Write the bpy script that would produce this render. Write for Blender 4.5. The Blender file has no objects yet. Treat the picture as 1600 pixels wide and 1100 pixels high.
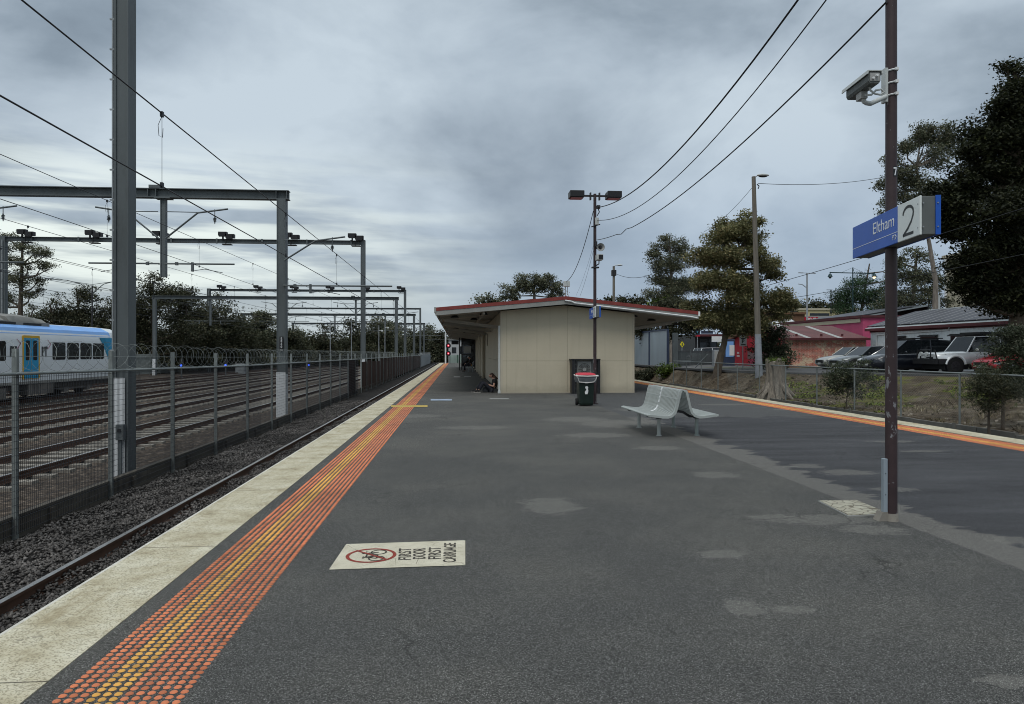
import bpy, math, random
import numpy as np
from mathutils import Vector, Matrix
random.seed(7)
RNG = np.random.default_rng(11)
SC = bpy.context.scene
COL = SC.collection
R = math.radians
F = 1110.0            # focal length in pixels of a 1600 px wide picture
YAW = math.atan(85.0 / F)
CY, SY = math.cos(YAW), math.sin(YAW)
CAMZ = 1.6

def W(u, v, zc):
    """a point seen at pixel u,v of the 1600x1100 photograph, zc metres in front of the camera"""
    xc = (u - 800) / F * zc
    return Vector((xc * CY + zc * SY, -xc * SY + zc * CY, CAMZ - (v - 550) / F * zc))
def G(u, v, z=0.0):
    return W(u, v, (CAMZ - z) * F / (v - 550))
def XY(u, zc):
    p = W(u, 550, zc); return p.x, p.y

# ------------------------------------------------------------------ tagging
def tag(o, label=None, cat=None, group=None, kind=None):
    if label: o['label'] = label
    if cat: o['category'] = cat
    if group: o['group'] = group
    if kind: o['kind'] = kind
    return o
def thing(name, label, cat, loc=(0, 0, 0), rz=0.0, group=None, kind=None):
    o = bpy.data.objects.new(name, None)
    o.empty_display_size = 0.2
    COL.objects.link(o); o.location = loc; o.rotation_euler = (0, 0, rz)
    return tag(o, label, cat, group, kind)
def kids(o):
    return [c for c in bpy.data.objects if c.parent == o]
def dup(o, loc=None, rz=None, label=None, parent=None):
    c = o.copy(); COL.objects.link(c)
    if parent: c.parent = parent
    for ch in kids(o):
        dup(ch, parent=c)
    if loc is not None: c.location = loc
    if rz is not None: c.rotation_euler = (0, 0, rz)
    if label: c['label'] = label
    return c

# ------------------------------------------------------------------ mesh builder
class MB:
    def __init__(s): s.v = []; s.f = []; s.m = []; s.cur = 0
    def add(s, vs, fs):
        b = len(s.v); s.v += [tuple(p) for p in vs]
        for f in fs:
            s.f.append([b + i for i in f]); s.m.append(s.cur)
        return s
    def box(s, x0, x1, y0, y1, z0, z1):
        vs = [(x0,y0,z0),(x1,y0,z0),(x1,y1,z0),(x0,y1,z0),(x0,y0,z1),(x1,y0,z1),(x1,y1,z1),(x0,y1,z1)]
        return s.add(vs, [(0,3,2,1),(4,5,6,7),(0,1,5,4),(1,2,6,5),(2,3,7,6),(3,0,4,7)])
    def obox(s, c, ax, ay, az):
        c = Vector(c); ax = Vector(ax); ay = Vector(ay); az = Vector(az)
        vs = [c+i*ax+j*ay+k*az for k in (-1,1) for (i,j) in ((-1,-1),(1,-1),(1,1),(-1,1))]
        return s.add(vs, [(0,3,2,1),(4,5,6,7),(0,1,5,4),(1,2,6,5),(2,3,7,6),(3,0,4,7)])
    def bar(s, p0, p1, w, h, up=(0,0,1)):
        p0 = Vector(p0); p1 = Vector(p1); d = (p1-p0)
        L = d.length; d.normalize(); u = Vector(up)
        if abs(d.dot(u)) > .98: u = Vector((0,1,0))
        sx = d.cross(u).normalized(); uz = sx.cross(d).normalized()
        return s.obox((p0+p1)/2, d*L/2, sx*w/2, uz*h/2)
    def tube(s, pts, r, n=6, cap=True):
        pts = [Vector(p) for p in pts]; N = len(pts)
        rs = r if isinstance(r, (list, tuple)) else [r]*N
        b = len(s.v); prev = None
        for i, p in enumerate(pts):
            t = (pts[min(i+1,N-1)] - pts[max(i-1,0)])
            if t.length < 1e-9: t = Vector((0,0,1))
            t.normalize()
            if prev is None:
                a = Vector((0,0,1)) if abs(t.z) < .9 else Vector((1,0,0))
                x = t.cross(a).normalized()
            else:
                x = (prev - t*prev.dot(t))
                x = x.normalized() if x.length > 1e-6 else t.cross(Vector((0,0,1))).normalized()
            prev = x; y = t.cross(x)
            for k in range(n):
                a = 2*math.pi*k/n
                s.v.append(tuple(p + (x*math.cos(a)+y*math.sin(a))*rs[i]))
        for i in range(N-1):
            for k in range(n):
                k2 = (k+1) % n
                s.f.append([b+i*n+k, b+i*n+k2, b+(i+1)*n+k2, b+(i+1)*n+k]); s.m.append(s.cur)
        if cap:
            s.f.append([b+k for k in range(n)][::-1]); s.m.append(s.cur)
            s.f.append([b+(N-1)*n+k for k in range(n)]); s.m.append(s.cur)
        return s
    def cyl(s, p0, p1, r0, r1=None, n=14):
        return s.tube([p0, p1], [r0, r0 if r1 is None else r1], n)
    def prism(s, pts, off):
        off = Vector(off); n = len(pts); pts = [Vector(p) for p in pts]
        vs = pts + [p+off for p in pts]
        fs = [tuple(range(n))[::-1], tuple(range(n, 2*n))]
        fs += [(i, (i+1) % n, (i+1) % n+n, i+n) for i in range(n)]
        return s.add(vs, fs)
    def lathe(s, prof, c=(0,0,0), n=16):
        b = len(s.v); c = Vector(c)
        for (r, z) in prof:
            for k in range(n):
                a = 2*math.pi*k/n
                s.v.append((c.x+r*math.cos(a), c.y+r*math.sin(a), c.z+z))
        for i in range(len(prof)-1):
            for k in range(n):
                k2 = (k+1) % n
                s.f.append([b+i*n+k, b+i*n+k2, b+(i+1)*n+k2, b+(i+1)*n+k]); s.m.append(s.cur)
        s.f.append([b+k for k in range(n)][::-1]); s.m.append(s.cur)
        s.f.append([b+(len(prof)-1)*n+k for k in range(n)]); s.m.append(s.cur)
        return s
    def ball(s, c, r, n=12, m=8, sq=(1,1,1)):
        c = Vector(c)
        prof = [(max(1e-3, math.sin(math.pi*i/m))*r, -math.cos(math.pi*i/m)*r) for i in range(m+1)]
        b = len(s.v); s.lathe(prof, (0,0,0), n)
        for i in range(b, len(s.v)):
            p = s.v[i]; s.v[i] = (c.x+p[0]*sq[0], c.y+p[1]*sq[1], c.z+p[2]*sq[2])
        return s
    def loft(s, rings, caps=True, closed=True):
        n = len(rings[0]); b = len(s.v)
        for rg in rings: s.v += [tuple(p) for p in rg]
        for i in range(len(rings)-1):
            for k in range(n if closed else n-1):
                k2 = (k+1) % n
                s.f.append([b+i*n+k, b+i*n+k2, b+(i+1)*n+k2, b+(i+1)*n+k]); s.m.append(s.cur)
        if caps and closed:
            s.f.append([b+k for k in range(n)][::-1]); s.m.append(s.cur)
            s.f.append([b+(len(rings)-1)*n+k for k in range(n)]); s.m.append(s.cur)
        return s
    def build(s, name, mats, parent=None, smooth=False, angle=35, bevel=0, world=True, kind=None, recalc=True):
        off = Vector((0,0,0))
        if world and parent is not None:
            p = parent
            while p is not None: off += p.location; p = p.parent
        me = bpy.data.meshes.new(name)
        vs = [(a-off.x, b-off.y, c-off.z) for (a,b,c) in s.v]
        me.from_pydata(vs, [], s.f)
        if not isinstance(mats, (list, tuple)): mats = [mats]
        for m in mats: me.materials.append(m)
        if len(mats) > 1: me.polygons.foreach_set('material_index', s.m)
        me.update()
        if recalc:
            import bmesh
            bm = bmesh.new(); bm.from_mesh(me); bmesh.ops.recalc_face_normals(bm, faces=bm.faces); bm.to_mesh(me); bm.free()
        if smooth:
            me.polygons.foreach_set('use_smooth', [True]*len(me.polygons))
            try: me.set_sharp_from_angle(angle=R(angle))
            except Exception: pass
        o = bpy.data.objects.new(name, me); COL.objects.link(o)
        if parent: o.parent = parent
        if bevel:
            b = o.modifiers.new('b', 'BEVEL'); b.width = bevel; b.segments = 2; b.limit_method = 'ANGLE'
        if kind: o['kind'] = kind
        return o

def np_mesh(name, V, Fq, mat, parent=None, smooth=False, off=None):
    """fast mesh from numpy arrays; all faces have the same number of corners"""
    V = np.asarray(V, dtype=np.float32)
    if off is not None: V = V - np.asarray(off, dtype=np.float32)
    Fq = np.asarray(Fq, dtype=np.int32); nf, k = Fq.shape
    me = bpy.data.meshes.new(name)
    me.vertices.add(len(V)); me.vertices.foreach_set('co', V.ravel())
    me.loops.add(nf*k); me.loops.foreach_set('vertex_index', Fq.ravel())
    me.polygons.add(nf); me.polygons.foreach_set('loop_start', np.arange(0, nf*k, k, dtype=np.int32))
    me.polygons.foreach_set('loop_total', np.full(nf, k, dtype=np.int32))
    if smooth: me.polygons.foreach_set('use_smooth', np.ones(nf, dtype=bool))
    me.update(calc_edges=True); me.validate()
    me.materials.append(mat)
    o = bpy.data.objects.new(name, me); COL.objects.link(o)
    if parent: o.parent = parent
    return o

def text_obj(name, body, size, mat, origin, xdir, ydir, parent=None, depth=.0015, sx=1.0, align='LEFT', bold=0.0, width=None):
    """flat lettering converted to a mesh; xdir is the reading direction, ydir is up; origin in world coordinates"""
    cu = bpy.data.curves.new(name, 'FONT'); cu.body = body; cu.size = size; cu.extrude = depth
    cu.align_x = align; cu.offset = bold
    t = bpy.data.objects.new('tmp_text', cu); COL.objects.link(t)
    bpy.context.view_layer.update()
    me = bpy.data.meshes.new_from_object(t.evaluated_get(bpy.context.evaluated_depsgraph_get()))
    bpy.data.objects.remove(t)
    X = Vector(xdir).normalized(); Y = Vector(ydir).normalized(); Z = X.cross(Y)
    xs = [v.co.x for v in me.vertices]
    if width and xs: sx = width/(max(xs)-min(xs)); x0 = min(xs)
    else: x0 = 0
    off = Vector((0,0,0)); p = parent
    while p is not None: off += p.location; p = p.parent
    for v in me.vertices:
        c = v.co.copy(); v.co = Vector(origin)-off + X*(c.x-x0)*sx + Y*c.y + Z*c.z
    me.name = name
    me.materials.clear(); me.materials.append(mat)
    o = bpy.data.objects.new(name, me); COL.objects.link(o)
    if parent: o.parent = parent
    return o

# ------------------------------------------------------------------ materials
class NT:
    def __init__(s, name):
        s.mat = bpy.data.materials.new(name); s.mat.use_nodes = True
        s.t = s.mat.node_tree; s.n = s.t.nodes; s.l = s.t.links
        s.b = s.n['Principled BSDF']
    def new(s, typ, **kw):
        nd = s.n.new(typ)
        for k, v in kw.items(): setattr(nd, k, v)
        return nd
    def link(s, a, b): s.l.new(a, b)
    def val(s, sock, v):
        if hasattr(v, 'is_linked') or isinstance(v, bpy.types.NodeSocket): s.l.new(v, sock)
        else: sock.default_value = v
    def coord(s, kind='Object', scale=None, rot=None):
        c = s.new('ShaderNodeTexCoord').outputs[kind]
        if scale is not None or rot is not None:
            m = s.new('ShaderNodeMapping'); s.link(c, m.inputs['Vector'])
            if scale is not None: m.inputs['Scale'].default_value = scale
            if rot is not None: m.inputs['Rotation'].default_value = rot
            c = m.outputs[0]
        return c
    def noise(s, vec, scale, detail=4, rough=.55, dist=0):
        n = s.new('ShaderNodeTexNoise'); s.link(vec, n.inputs['Vector'])
        n.inputs['Scale'].default_value = scale; n.inputs['Detail'].default_value = detail
        n.inputs['Roughness'].default_value = rough; n.inputs['Distortion'].default_value = dist
        return n.outputs['Fac']
    def vor(s, vec, scale, feature='F1', out='Distance', rnd=1):
        n = s.new('ShaderNodeTexVoronoi', feature=feature); s.link(vec, n.inputs['Vector'])
        n.inputs['Scale'].default_value = scale
        n.inputs['Randomness'].default_value = rnd
        return n.outputs[out]
    def ramp(s, fac, stops):
        r = s.new('ShaderNodeValToRGB'); s.link(fac, r.inputs[0]); e = r.color_ramp.elements
        while len(e) < len(stops): e.new(.5)
        for el, (p, c) in zip(e, stops):
            el.position = p; el.color = (c[0], c[1], c[2], 1) if isinstance(c, (tuple, list)) else (c, c, c, 1)
        return r.outputs[0]
    def math(s, op, a, b=0.0, c=None, clamp=False):
        m = s.new('ShaderNodeMath', operation=op, use_clamp=clamp)
        s.val(m.inputs[0], a); s.val(m.inputs[1], b)
        if c is not None: s.val(m.inputs[2], c)
        return m.outputs[0]
    def step(s, x, a, b):
        m = s.new('ShaderNodeMapRange', interpolation_type='SMOOTHSTEP'); s.val(m.inputs[0], x)
        m.inputs[1].default_value = a; m.inputs[2].default_value = b
        return m.outputs[0]
    def mix(s, fac, a, b, mode='MIX'):
        m = s.new('ShaderNodeMix', data_type='RGBA', blend_type=mode)
        s.val(m.inputs[0], fac)
        for sock, v in ((m.inputs[6], a), (m.inputs[7], b)):
            if isinstance(v, (tuple, list)): sock.default_value = (v[0], v[1], v[2], 1)
            elif isinstance(v, float): sock.default_value = (v, v, v, 1)
            else: s.l.new(v, sock)
        return m.outputs[2]
    def sep(s, vec):
        x = s.new('ShaderNodeSeparateXYZ'); s.link(vec, x.inputs[0]); return x.outputs
    def comb(s, x, y, z):
        c = s.new('ShaderNodeCombineXYZ'); s.val(c.inputs[0], x); s.val(c.inputs[1], y); s.val(c.inputs[2], z); return c.outputs[0]
    def bump(s, h, strength=.3, dist=.01):
        b = s.new('ShaderNodeBump'); s.link(h, b.inputs['Height'])
        b.inputs['Strength'].default_value = strength; b.inputs['Distance'].default_value = dist
        s.link(b.outputs[0], s.b.inputs['Normal'])
    def out(s, col=None, rough=None, metal=None, spec=None):
        if col is not None:
            if isinstance(col, (tuple, list)): s.b.inputs['Base Color'].default_value = (col[0], col[1], col[2], 1)
            else: s.l.new(col, s.b.inputs['Base Color'])
        if rough is not None: s.val(s.b.inputs['Roughness'], rough)
        if metal is not None: s.val(s.b.inputs['Metallic'], metal)
        if spec is not None: s.b.inputs['Specular IOR Level'].default_value = spec
        return s.mat

def mat(name, col, rough=.7, metal=0.0, var=.18, vs=2.5, bump=0.0, bs=60, spec=.4, grime=0.0, stretch=None):
    n = NT(name); c = n.coord('Object', scale=stretch) if stretch else n.coord('Object')
    a = n.noise(c, vs, 5, .6)
    lo = tuple(x*(1-var) for x in col); hi = tuple(min(1, x*(1+var)) for x in col)
    k = n.ramp(a, [(.3, lo), (.7, hi)])
    if grime:
        g = n.step(n.noise(c, vs*3.3, 6, .7), .5, .72)
        g = n.math('MULTIPLY', g, grime)
        k = n.mix(g, k, (col[0]*.35, col[1]*.32, col[2]*.28))
    if bump: n.bump(n.noise(c, bs, 3, .6), bump, .004)
    rr = n.ramp(n.noise(c, vs*2, 3), [(.3, max(0, rough-.08)), (.7, min(1, rough+.08))])
    return n.out(k, rr, metal, spec)

M = {}
M['galv'] = mat('galvanised_steel', (.30,.32,.33), .5, .35, .22, 3, .05, 40, grime=.25)
M['mast'] = mat('weathered_mast_steel', (.105,.12,.125), .6, .2, .2, 1.2, .06, 30, grime=.3, stretch=(1,1,.25))
M['mastwhite'] = mat('mast_white_paint', (.62,.64,.66), .6, 0, .1, 3, grime=.35)
M['fencegrey'] = mat('fence_steel', (.21,.23,.225), .55, .35, .2, 3, grime=.3)
M['wire'] = mat('wire_steel', (.035,.038,.045), .5, .5, .1, 2)
M['cable'] = mat('black_cable', (.012,.013,.015), .6, 0, .1, 2)
M['black'] = mat('black_paint', (.012,.012,.014), .5, 0, .2, 3)
M['dark'] = mat('dark_metal', (.035,.035,.038), .5, .3, .2, 3)
M['rail'] = mat('rail_rust', (.085,.045,.030), .8, .1, .3, 6, .2, 60)
M['railtop'] = mat('rail_polished', (.42,.41,.40), .34, .8, .15, 8)
M['sleeper'] = mat('sleeper_concrete', (.24,.22,.19), .9, 0, .3, 2.5, .2, 40, grime=.5)
M['plinth'] = mat('weathered_timber_grey', (.085,.075,.062), .9, 0, .35, 2, .3, 25, grime=.5, stretch=(3,.4,3))
M['kerbc'] = mat('kerb_concrete', (.14,.135,.12), .9, 0, .3, 2, .2, 30, grime=.5)
M['brownscreen'] = mat('brown_screen_cloth', (.050,.026,.020), .9, 0, .4, .9, .2, 20, stretch=(1,3,.3), grime=.4)
M['beige'] = mat('beige_cladding', (.50,.445,.335), .75, 0, .06, .8, .03, 90, grime=.07, stretch=(1,1,.4))
M['beigeside'] = mat('beige_side_wall', (.48,.43,.335), .75, 0, .08, .8, .03, 90, grime=.15)
M['trimgrey'] = mat('grey_trim', (.27,.27,.255), .65, 0, .12, 2, grime=.2)
M['redroof'] = mat('red_roof_flashing', (.215,.042,.035), .55, .1, .2, 3, grime=.2)
M['soffit'] = mat('soffit_paint', (.36,.34,.305), .8, 0, .1, 1.5, grime=.15)
M['gap'] = mat('seam_shadow_gap', (.10,.09,.07), .9, 0, .1, 2)
M['white'] = mat('white_paint', (.72,.73,.73), .5, 0, .05, 3, grime=.08)
M['offwhite'] = mat('pale_grey_plastic', (.5,.52,.51), .5, 0, .08, 3, grime=.1)
M['maroonpole'] = None
M['benchgreen'] = mat('bench_grey_green_paint', (.365,.39,.375), .5, 0, .1, 4, grime=.18)
M['benchdark'] = mat('shaded_leg_and_lettering_paint', (.26,.30,.29), .5, 0, .12, 5, grime=.2)  # bench paint darkened to stand for shade on two legs; also the plate lettering
M['bindark'] = mat('dark_green_bin_plastic', (.008,.018,.014), .42, 0, .2, 4, .05, 90)
M['binred'] = mat('red_bin_lid_plastic', (.50,.025,.045), .45, 0, .1, 4)
M['bag'] = mat('pale_bin_liner', (.62,.60,.57), .4, 0, .12, 8, .4, 25)
M['greybag'] = mat('grey_bin_collar', (.12,.13,.14), .5, 0, .2, 6)
M['blue'] = None
M['sticker'] = mat('white_sticker', (.75,.75,.75), .5, 0, .05, 6)
M['text'] = mat('dark_lettering', (.035,.038,.04), .6, 0, .15, 20)
M['textw'] = mat('white_lettering', (.78,.80,.82), .5, 0, .03, 20)
M['glass'] = mat('dark_glass', (.012,.015,.018), .08, 0, .2, 2, spec=.6)
M['rubber'] = mat('tyre_rubber', (.014,.014,.014), .85, 0, .2, 6)
M['rim'] = mat('alloy_rim', (.32,.33,.34), .35, .6, .1, 6)
M['skin'] = mat('skin', (.45,.26,.19), .55, 0, .08, 20)
M['hair'] = mat('brown_hair', (.035,.017,.012), .5, 0, .25, 40)
M['shirt'] = mat('black_cotton', (.012,.012,.013), .9, 0, .2, 20)
M['jeans'] = mat('dark_navy_trousers', (.016,.017,.024), .9, 0, .25, 20)
M['shoe'] = mat('black_shoe', (.015,.014,.015), .7, 0, .2, 20)
M['sole'] = mat('white_sole', (.36,.34,.31), .7, 0, .1, 20)
M['greycloth'] = mat('charcoal_coat', (.028,.03,.034), .9, 0, .2, 20)
M['bark'] = mat('bark', (.085,.068,.052), .95, 0, .4, 6, .8, 18, stretch=(2,2,.5))
M['palebark'] = mat('pale_gum_bark', (.19,.165,.14), .9, 0, .35, 4, .5, 14, stretch=(2,2,.5))
M['stump'] = mat('weathered_stump_wood', (.20,.175,.145), .95, 0, .45, 7, .9, 14, stretch=(3,3,.4))
M['timberpole'] = mat('grey_timber_pole', (.16,.145,.12), .9, 0, .25, 5, .3, 30, stretch=(2,2,.2))
M['bluetimber'] = mat('pale_grey_pole_base', (.26,.28,.31), .8, 0, .15, 4, .1, 30)
M['cream'] = mat('cream_render', (.44,.40,.30), .85, 0, .08, .6, grime=.12)
M['yellowwall'] = mat('yellow_render', (.50,.43,.24), .85, 0, .1, .5, grime=.1)
M['brownbrick'] = mat('brown_brick_wall', (.16,.085,.05), .9, 0, .2, 3, .2, 10)
M['pinkwall'] = mat('pink_painted_wall', (.46,.075,.16), .75, 0, .14, 1.2, grime=.15)
M['maroon'] = mat('maroon_fascia', (.085,.018,.022), .6, 0, .2, 3)
M['greytin'] = mat('grey_tin', (.30,.33,.34), .6, .1, .1, 1.5, grime=.12)
M['redmural'] = mat('red_mural_paint', (.42,.015,.03), .6, 0, .2, 1.5)
M['muralgrey'] = mat('mural_grey_brown', (.17,.11,.11), .7, 0, .25, 4)
M['muralpink'] = mat('mural_pink', (.38,.05,.10), .7, 0, .25, 3)
M['redsign'] = mat('red_sign', (.42,.01,.03), .5, 0, .05, 3)
M['yellow'] = mat('yellow_sign', (.70,.62,.02), .5, 0, .05, 3)
M['orange'] = None
M['tyellow'] = None
M['bluepaint'] = mat('faded_blue_paint', (.28,.34,.43), .8, 0, .2, 6)
M['yline'] = mat('faded_yellow_paint', (.42,.30,.07), .8, 0, .25, 6)
M['dustline'] = mat('faded_white_paint', (.24,.24,.23), .85, 0, .2, 8)
M['trainwhite'] = mat('train_silver_white', (.70,.73,.75), .38, .1, .05, .6)
M['trainblue'] = mat('train_roof_edge_blue', (.20,.40,.78), .45, 0, .1, 1)
M['trainteal'] = mat('train_teal', (.01,.22,.38), .45, 0, .08, 1)
M['trainteal2'] = mat('train_light_teal', (.03,.34,.46), .45, 0, .08, 1)
M['traindoor'] = mat('train_door_blue', (.01,.27,.50), .4, 0, .05, 1)
M['trainyellow'] = mat('train_door_yellow', (.62,.36,.02), .45, 0, .05, 1)
M['trainroof'] = mat('train_roof_grey', (.22,.215,.20), .7, 0, .2, 1, grime=.3)
M['under'] = mat('underframe_grime', (.030,.027,.025), .9, 0, .4, 3)
M['undertank'] = mat('underframe_tank', (.13,.12,.11), .8, 0, .3, 3)
M['magenta'] = mat('magenta_chevron', (.30,.01,.07), .5, 0, .05, 3)
M['boardface'] = mat('galvanised_sheet_board', (.33,.38,.42), .5, .3, .13, 1.2, .03, 10, stretch=(1,1,.15))
M['boardframe'] = mat('navy_board_frame', (.03,.045,.085), .55, 0, .1, 3)
M['acgrey'] = mat('ac_casing', (.34,.34,.33), .6, 0, .08, 3, grime=.2)
M['pale'] = mat('pale_render', (.45,.46,.46), .85, 0, .1, .4, grime=.15)
M['palegreen'] = mat('pale_green_fence', (.26,.32,.29), .8, 0, .2, .8)
M['greenwall'] = mat('green_shed_wall', (.03,.085,.055), .8, 0, .15, 1)
M['whiteroof'] = mat('white_shed_roof', (.55,.56,.57), .6, 0, .1, 1)
M['steelgrey'] = mat('light_pole_grey', (.34,.36,.38), .5, .3, .1, 3)
M['teallamp'] = mat('dark_teal_lantern', (.015,.045,.05), .5, .2, .1, 3)
M['patch'] = mat('pit_lid_concrete', (.36,.335,.27), .9, 0, .2, 8, .3, 40, grime=.3)

def emit(name, col, s):
    n = NT(name); n.out(col, .4)
    n.b.inputs['Emission Color'].default_value = (*col, 1); n.b.inputs['Emission Strength'].default_value = s
    return n.mat
M['redlamp'] = emit('red_signal_lamp', (.8, .01, .05), .55)
M['pinkcore'] = emit('red_signal_lamp_core', (1, .5, .5), 1.6)
M['bluelamp'] = emit('blue_signal_lamp', (.05, .14, 1), 1.0)
M['warmlamp'] = emit('warm_lantern', (1, .72, .40), 1.6)

def stud_mat(name, col):
    n = NT(name); c = n.coord('Object')
    g = n.new('ShaderNodeNewGeometry').outputs['Random Per Island']
    k = n.ramp(g, [(0, tuple(q*.70 for q in col)), (.25, tuple(q*.93 for q in col)), (1, tuple(min(1, q*1.10) for q in col))])
    w = n.ramp(n.noise(c, .9, 6, .65), [(.34, .72), (.55, 1.0), (.7, 1.08)])
    k = n.mix(1.0, k, w, 'MULTIPLY')
    gr = n.math('MULTIPLY', n.step(n.noise(c, 60, 3, .7), .55, .68), .45)
    k = n.mix(gr, k, (col[0]*.35, col[1]*.42, col[2]*.6))
    return n.out(k, .68, 0, .3)
M['orange'] = stud_mat('tactile_orange', (.61,.195,.088)); M['tyellow'] = stud_mat('tactile_yellow', (.69,.36,.08))
def cladding(name, col):
    n = NT(name); c = n.coord('Object'); x, y, z = n.sep(c)
    k = n.ramp(n.noise(c, .8, 5, .6), [(.3, tuple(q*.94 for q in col)), (.7, tuple(q*1.05 for q in col))])
    run = n.step(n.noise(n.coord('Object', scale=(3.2, 3.2, .16)), 1.6, 5, .6), .54, .72)
    k = n.mix(n.math('MULTIPLY', run, .13), k, tuple(q*.55 for q in col))
    spl = n.math('MULTIPLY', n.math('SUBTRACT', 1.0, n.step(n.math('ADD', z, n.math('MULTIPLY', n.noise(c, 3, 5, .7), .5)), .28, .70)), .30)
    k = n.mix(spl, k, (.17,.15,.115))
    sc = n.math('GREATER_THAN', n.noise(n.coord('Object', scale=(1, 1, 2.4)), 5, 5, .75), .735)
    k = n.mix(n.math('MULTIPLY', sc, .35), k, (.15,.135,.11))
    w = n.math('FRACT', n.math('MULTIPLY', z, 6.6))
    n.bump(n.step(w, 0, .10), .18, .006)
    return n.out(k, .72, 0, .3)
M['beige'] = cladding('beige_cladding', (.51,.455,.343)); M['beigeside'] = cladding('beige_side_wall', (.48,.43,.335))
def paint(name, col):
    n = NT(name); c = n.coord('Object')
    a = n.noise(c, 3, 4)
    n.out(n.ramp(a, [(.3, tuple(x*.9 for x in col)), (.7, tuple(min(1, x*1.08) for x in col))]), .28, .25, .5)
    n.b.inputs['Coat Weight'].default_value = .6; n.b.inputs['Coat Roughness'].default_value = .08
    return n.mat
M['carwhite'] = paint('white_car_paint', (.84,.85,.85))
M['carblack'] = paint('navy_black_car_paint', (.012,.015,.024))
M['cargrey'] = paint('grey_car_paint', (.10,.115,.125))
M['carsilver'] = paint('silver_car_paint', (.33,.33,.31))
M['carred'] = paint('red_car_paint', (.40,.012,.025))

def m_pole():
    n = NT('maroon_pole_paint'); c = n.coord('Object')
    base = n.ramp(n.noise(c, 5, 5, .6), [(.3, (.034,.020,.022)), (.7, (.052,.032,.034))])
    st = n.coord('Object', scale=(1,1,.45))
    z = n.sep(c)[2]
    lim = n.math('SUBTRACT', .615, n.math('MULTIPLY', n.step(z, .9, 1.4), .055))
    lim = n.math('ADD', lim, n.math('MULTIPLY', n.step(z, 1.5, 2.0), .10))
    chip = n.math('GREATER_THAN', n.noise(st, 13, 6, .7), lim)
    sp = n.math('GREATER_THAN', n.noise(c, 42, 2, .5), .735)
    f = n.math('MAXIMUM', chip, sp)
    return n.out(n.mix(f, base, (.20,.195,.205)), .5, 0, .4)
M['maroonpole'] = m_pole()
def m_blue():
    n = NT('blue_sign_enamel'); c = n.coord('Object')
    return n.out(n.ramp(n.noise(c, 2, 3), [(.3, (.020,.095,.44)), (.7, (.026,.115,.50))]), .38, 0, .22)
M['blue'] = m_blue()

def leaf(name, a, b, c2=None):
    n = NT(name); g = n.new('ShaderNodeNewGeometry')
    isl = g.outputs['Random Per Island']
    cc = n.coord('Object')
    k = n.ramp(isl, [(0, a), (.75, b), (1, c2 or tuple(min(1, x*1.5) for x in b))])
    big = n.ramp(n.noise(cc, .55, 3, .6), [(.32, .5), (.68, 1.35)])
    col = n.mix(1.0, k, big, 'MULTIPLY')
    n.out(col, .65, 0, .25)
    tl = n.new('ShaderNodeBsdfTranslucent'); n.link(col, tl.inputs['Color'])
    ms = n.new('ShaderNodeMixShader'); ms.inputs[0].default_value = .3 if 'leaf' in name and 'litter' not in name else 0
    n.link(n.b.outputs[0], ms.inputs[1]); n.link(tl.outputs[0], ms.inputs[2])
    n.link(ms.outputs[0], n.n['Material Output'].inputs['Surface'])
    return n.mat
M['leafdark'] = leaf('dark_evergreen_leaf', (.030,.035,.020), (.064,.070,.038), (.12,.105,.06))
M['leafgum'] = leaf('gum_leaf', (.070,.082,.052), (.14,.15,.092), (.22,.195,.125))
M['leafbrown'] = leaf('brown_green_gum_leaf', (.095,.100,.045), (.19,.185,.085), (.33,.265,.13))
M['leafgreen'] = leaf('fresh_green_leaf', (.022,.045,.022), (.045,.085,.038))
M['leafshrub'] = leaf('shrub_leaf', (.034,.046,.026), (.075,.092,.050), (.17,.17,.12))
M['leafblack'] = leaf('deep_conifer_leaf', (.012,.016,.008), (.028,.033,.015), (.060,.064,.026))
M['leaflime'] = leaf('lime_leaf', (.05,.08,.015), (.09,.13,.02))
M['litter'] = leaf('dry_leaf_litter', (.04,.028,.018), (.13,.095,.065), (.36,.32,.26))
M['mossleaf'] = leaf('moss_green', (.07,.10,.012), (.14,.17,.02))

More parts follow.
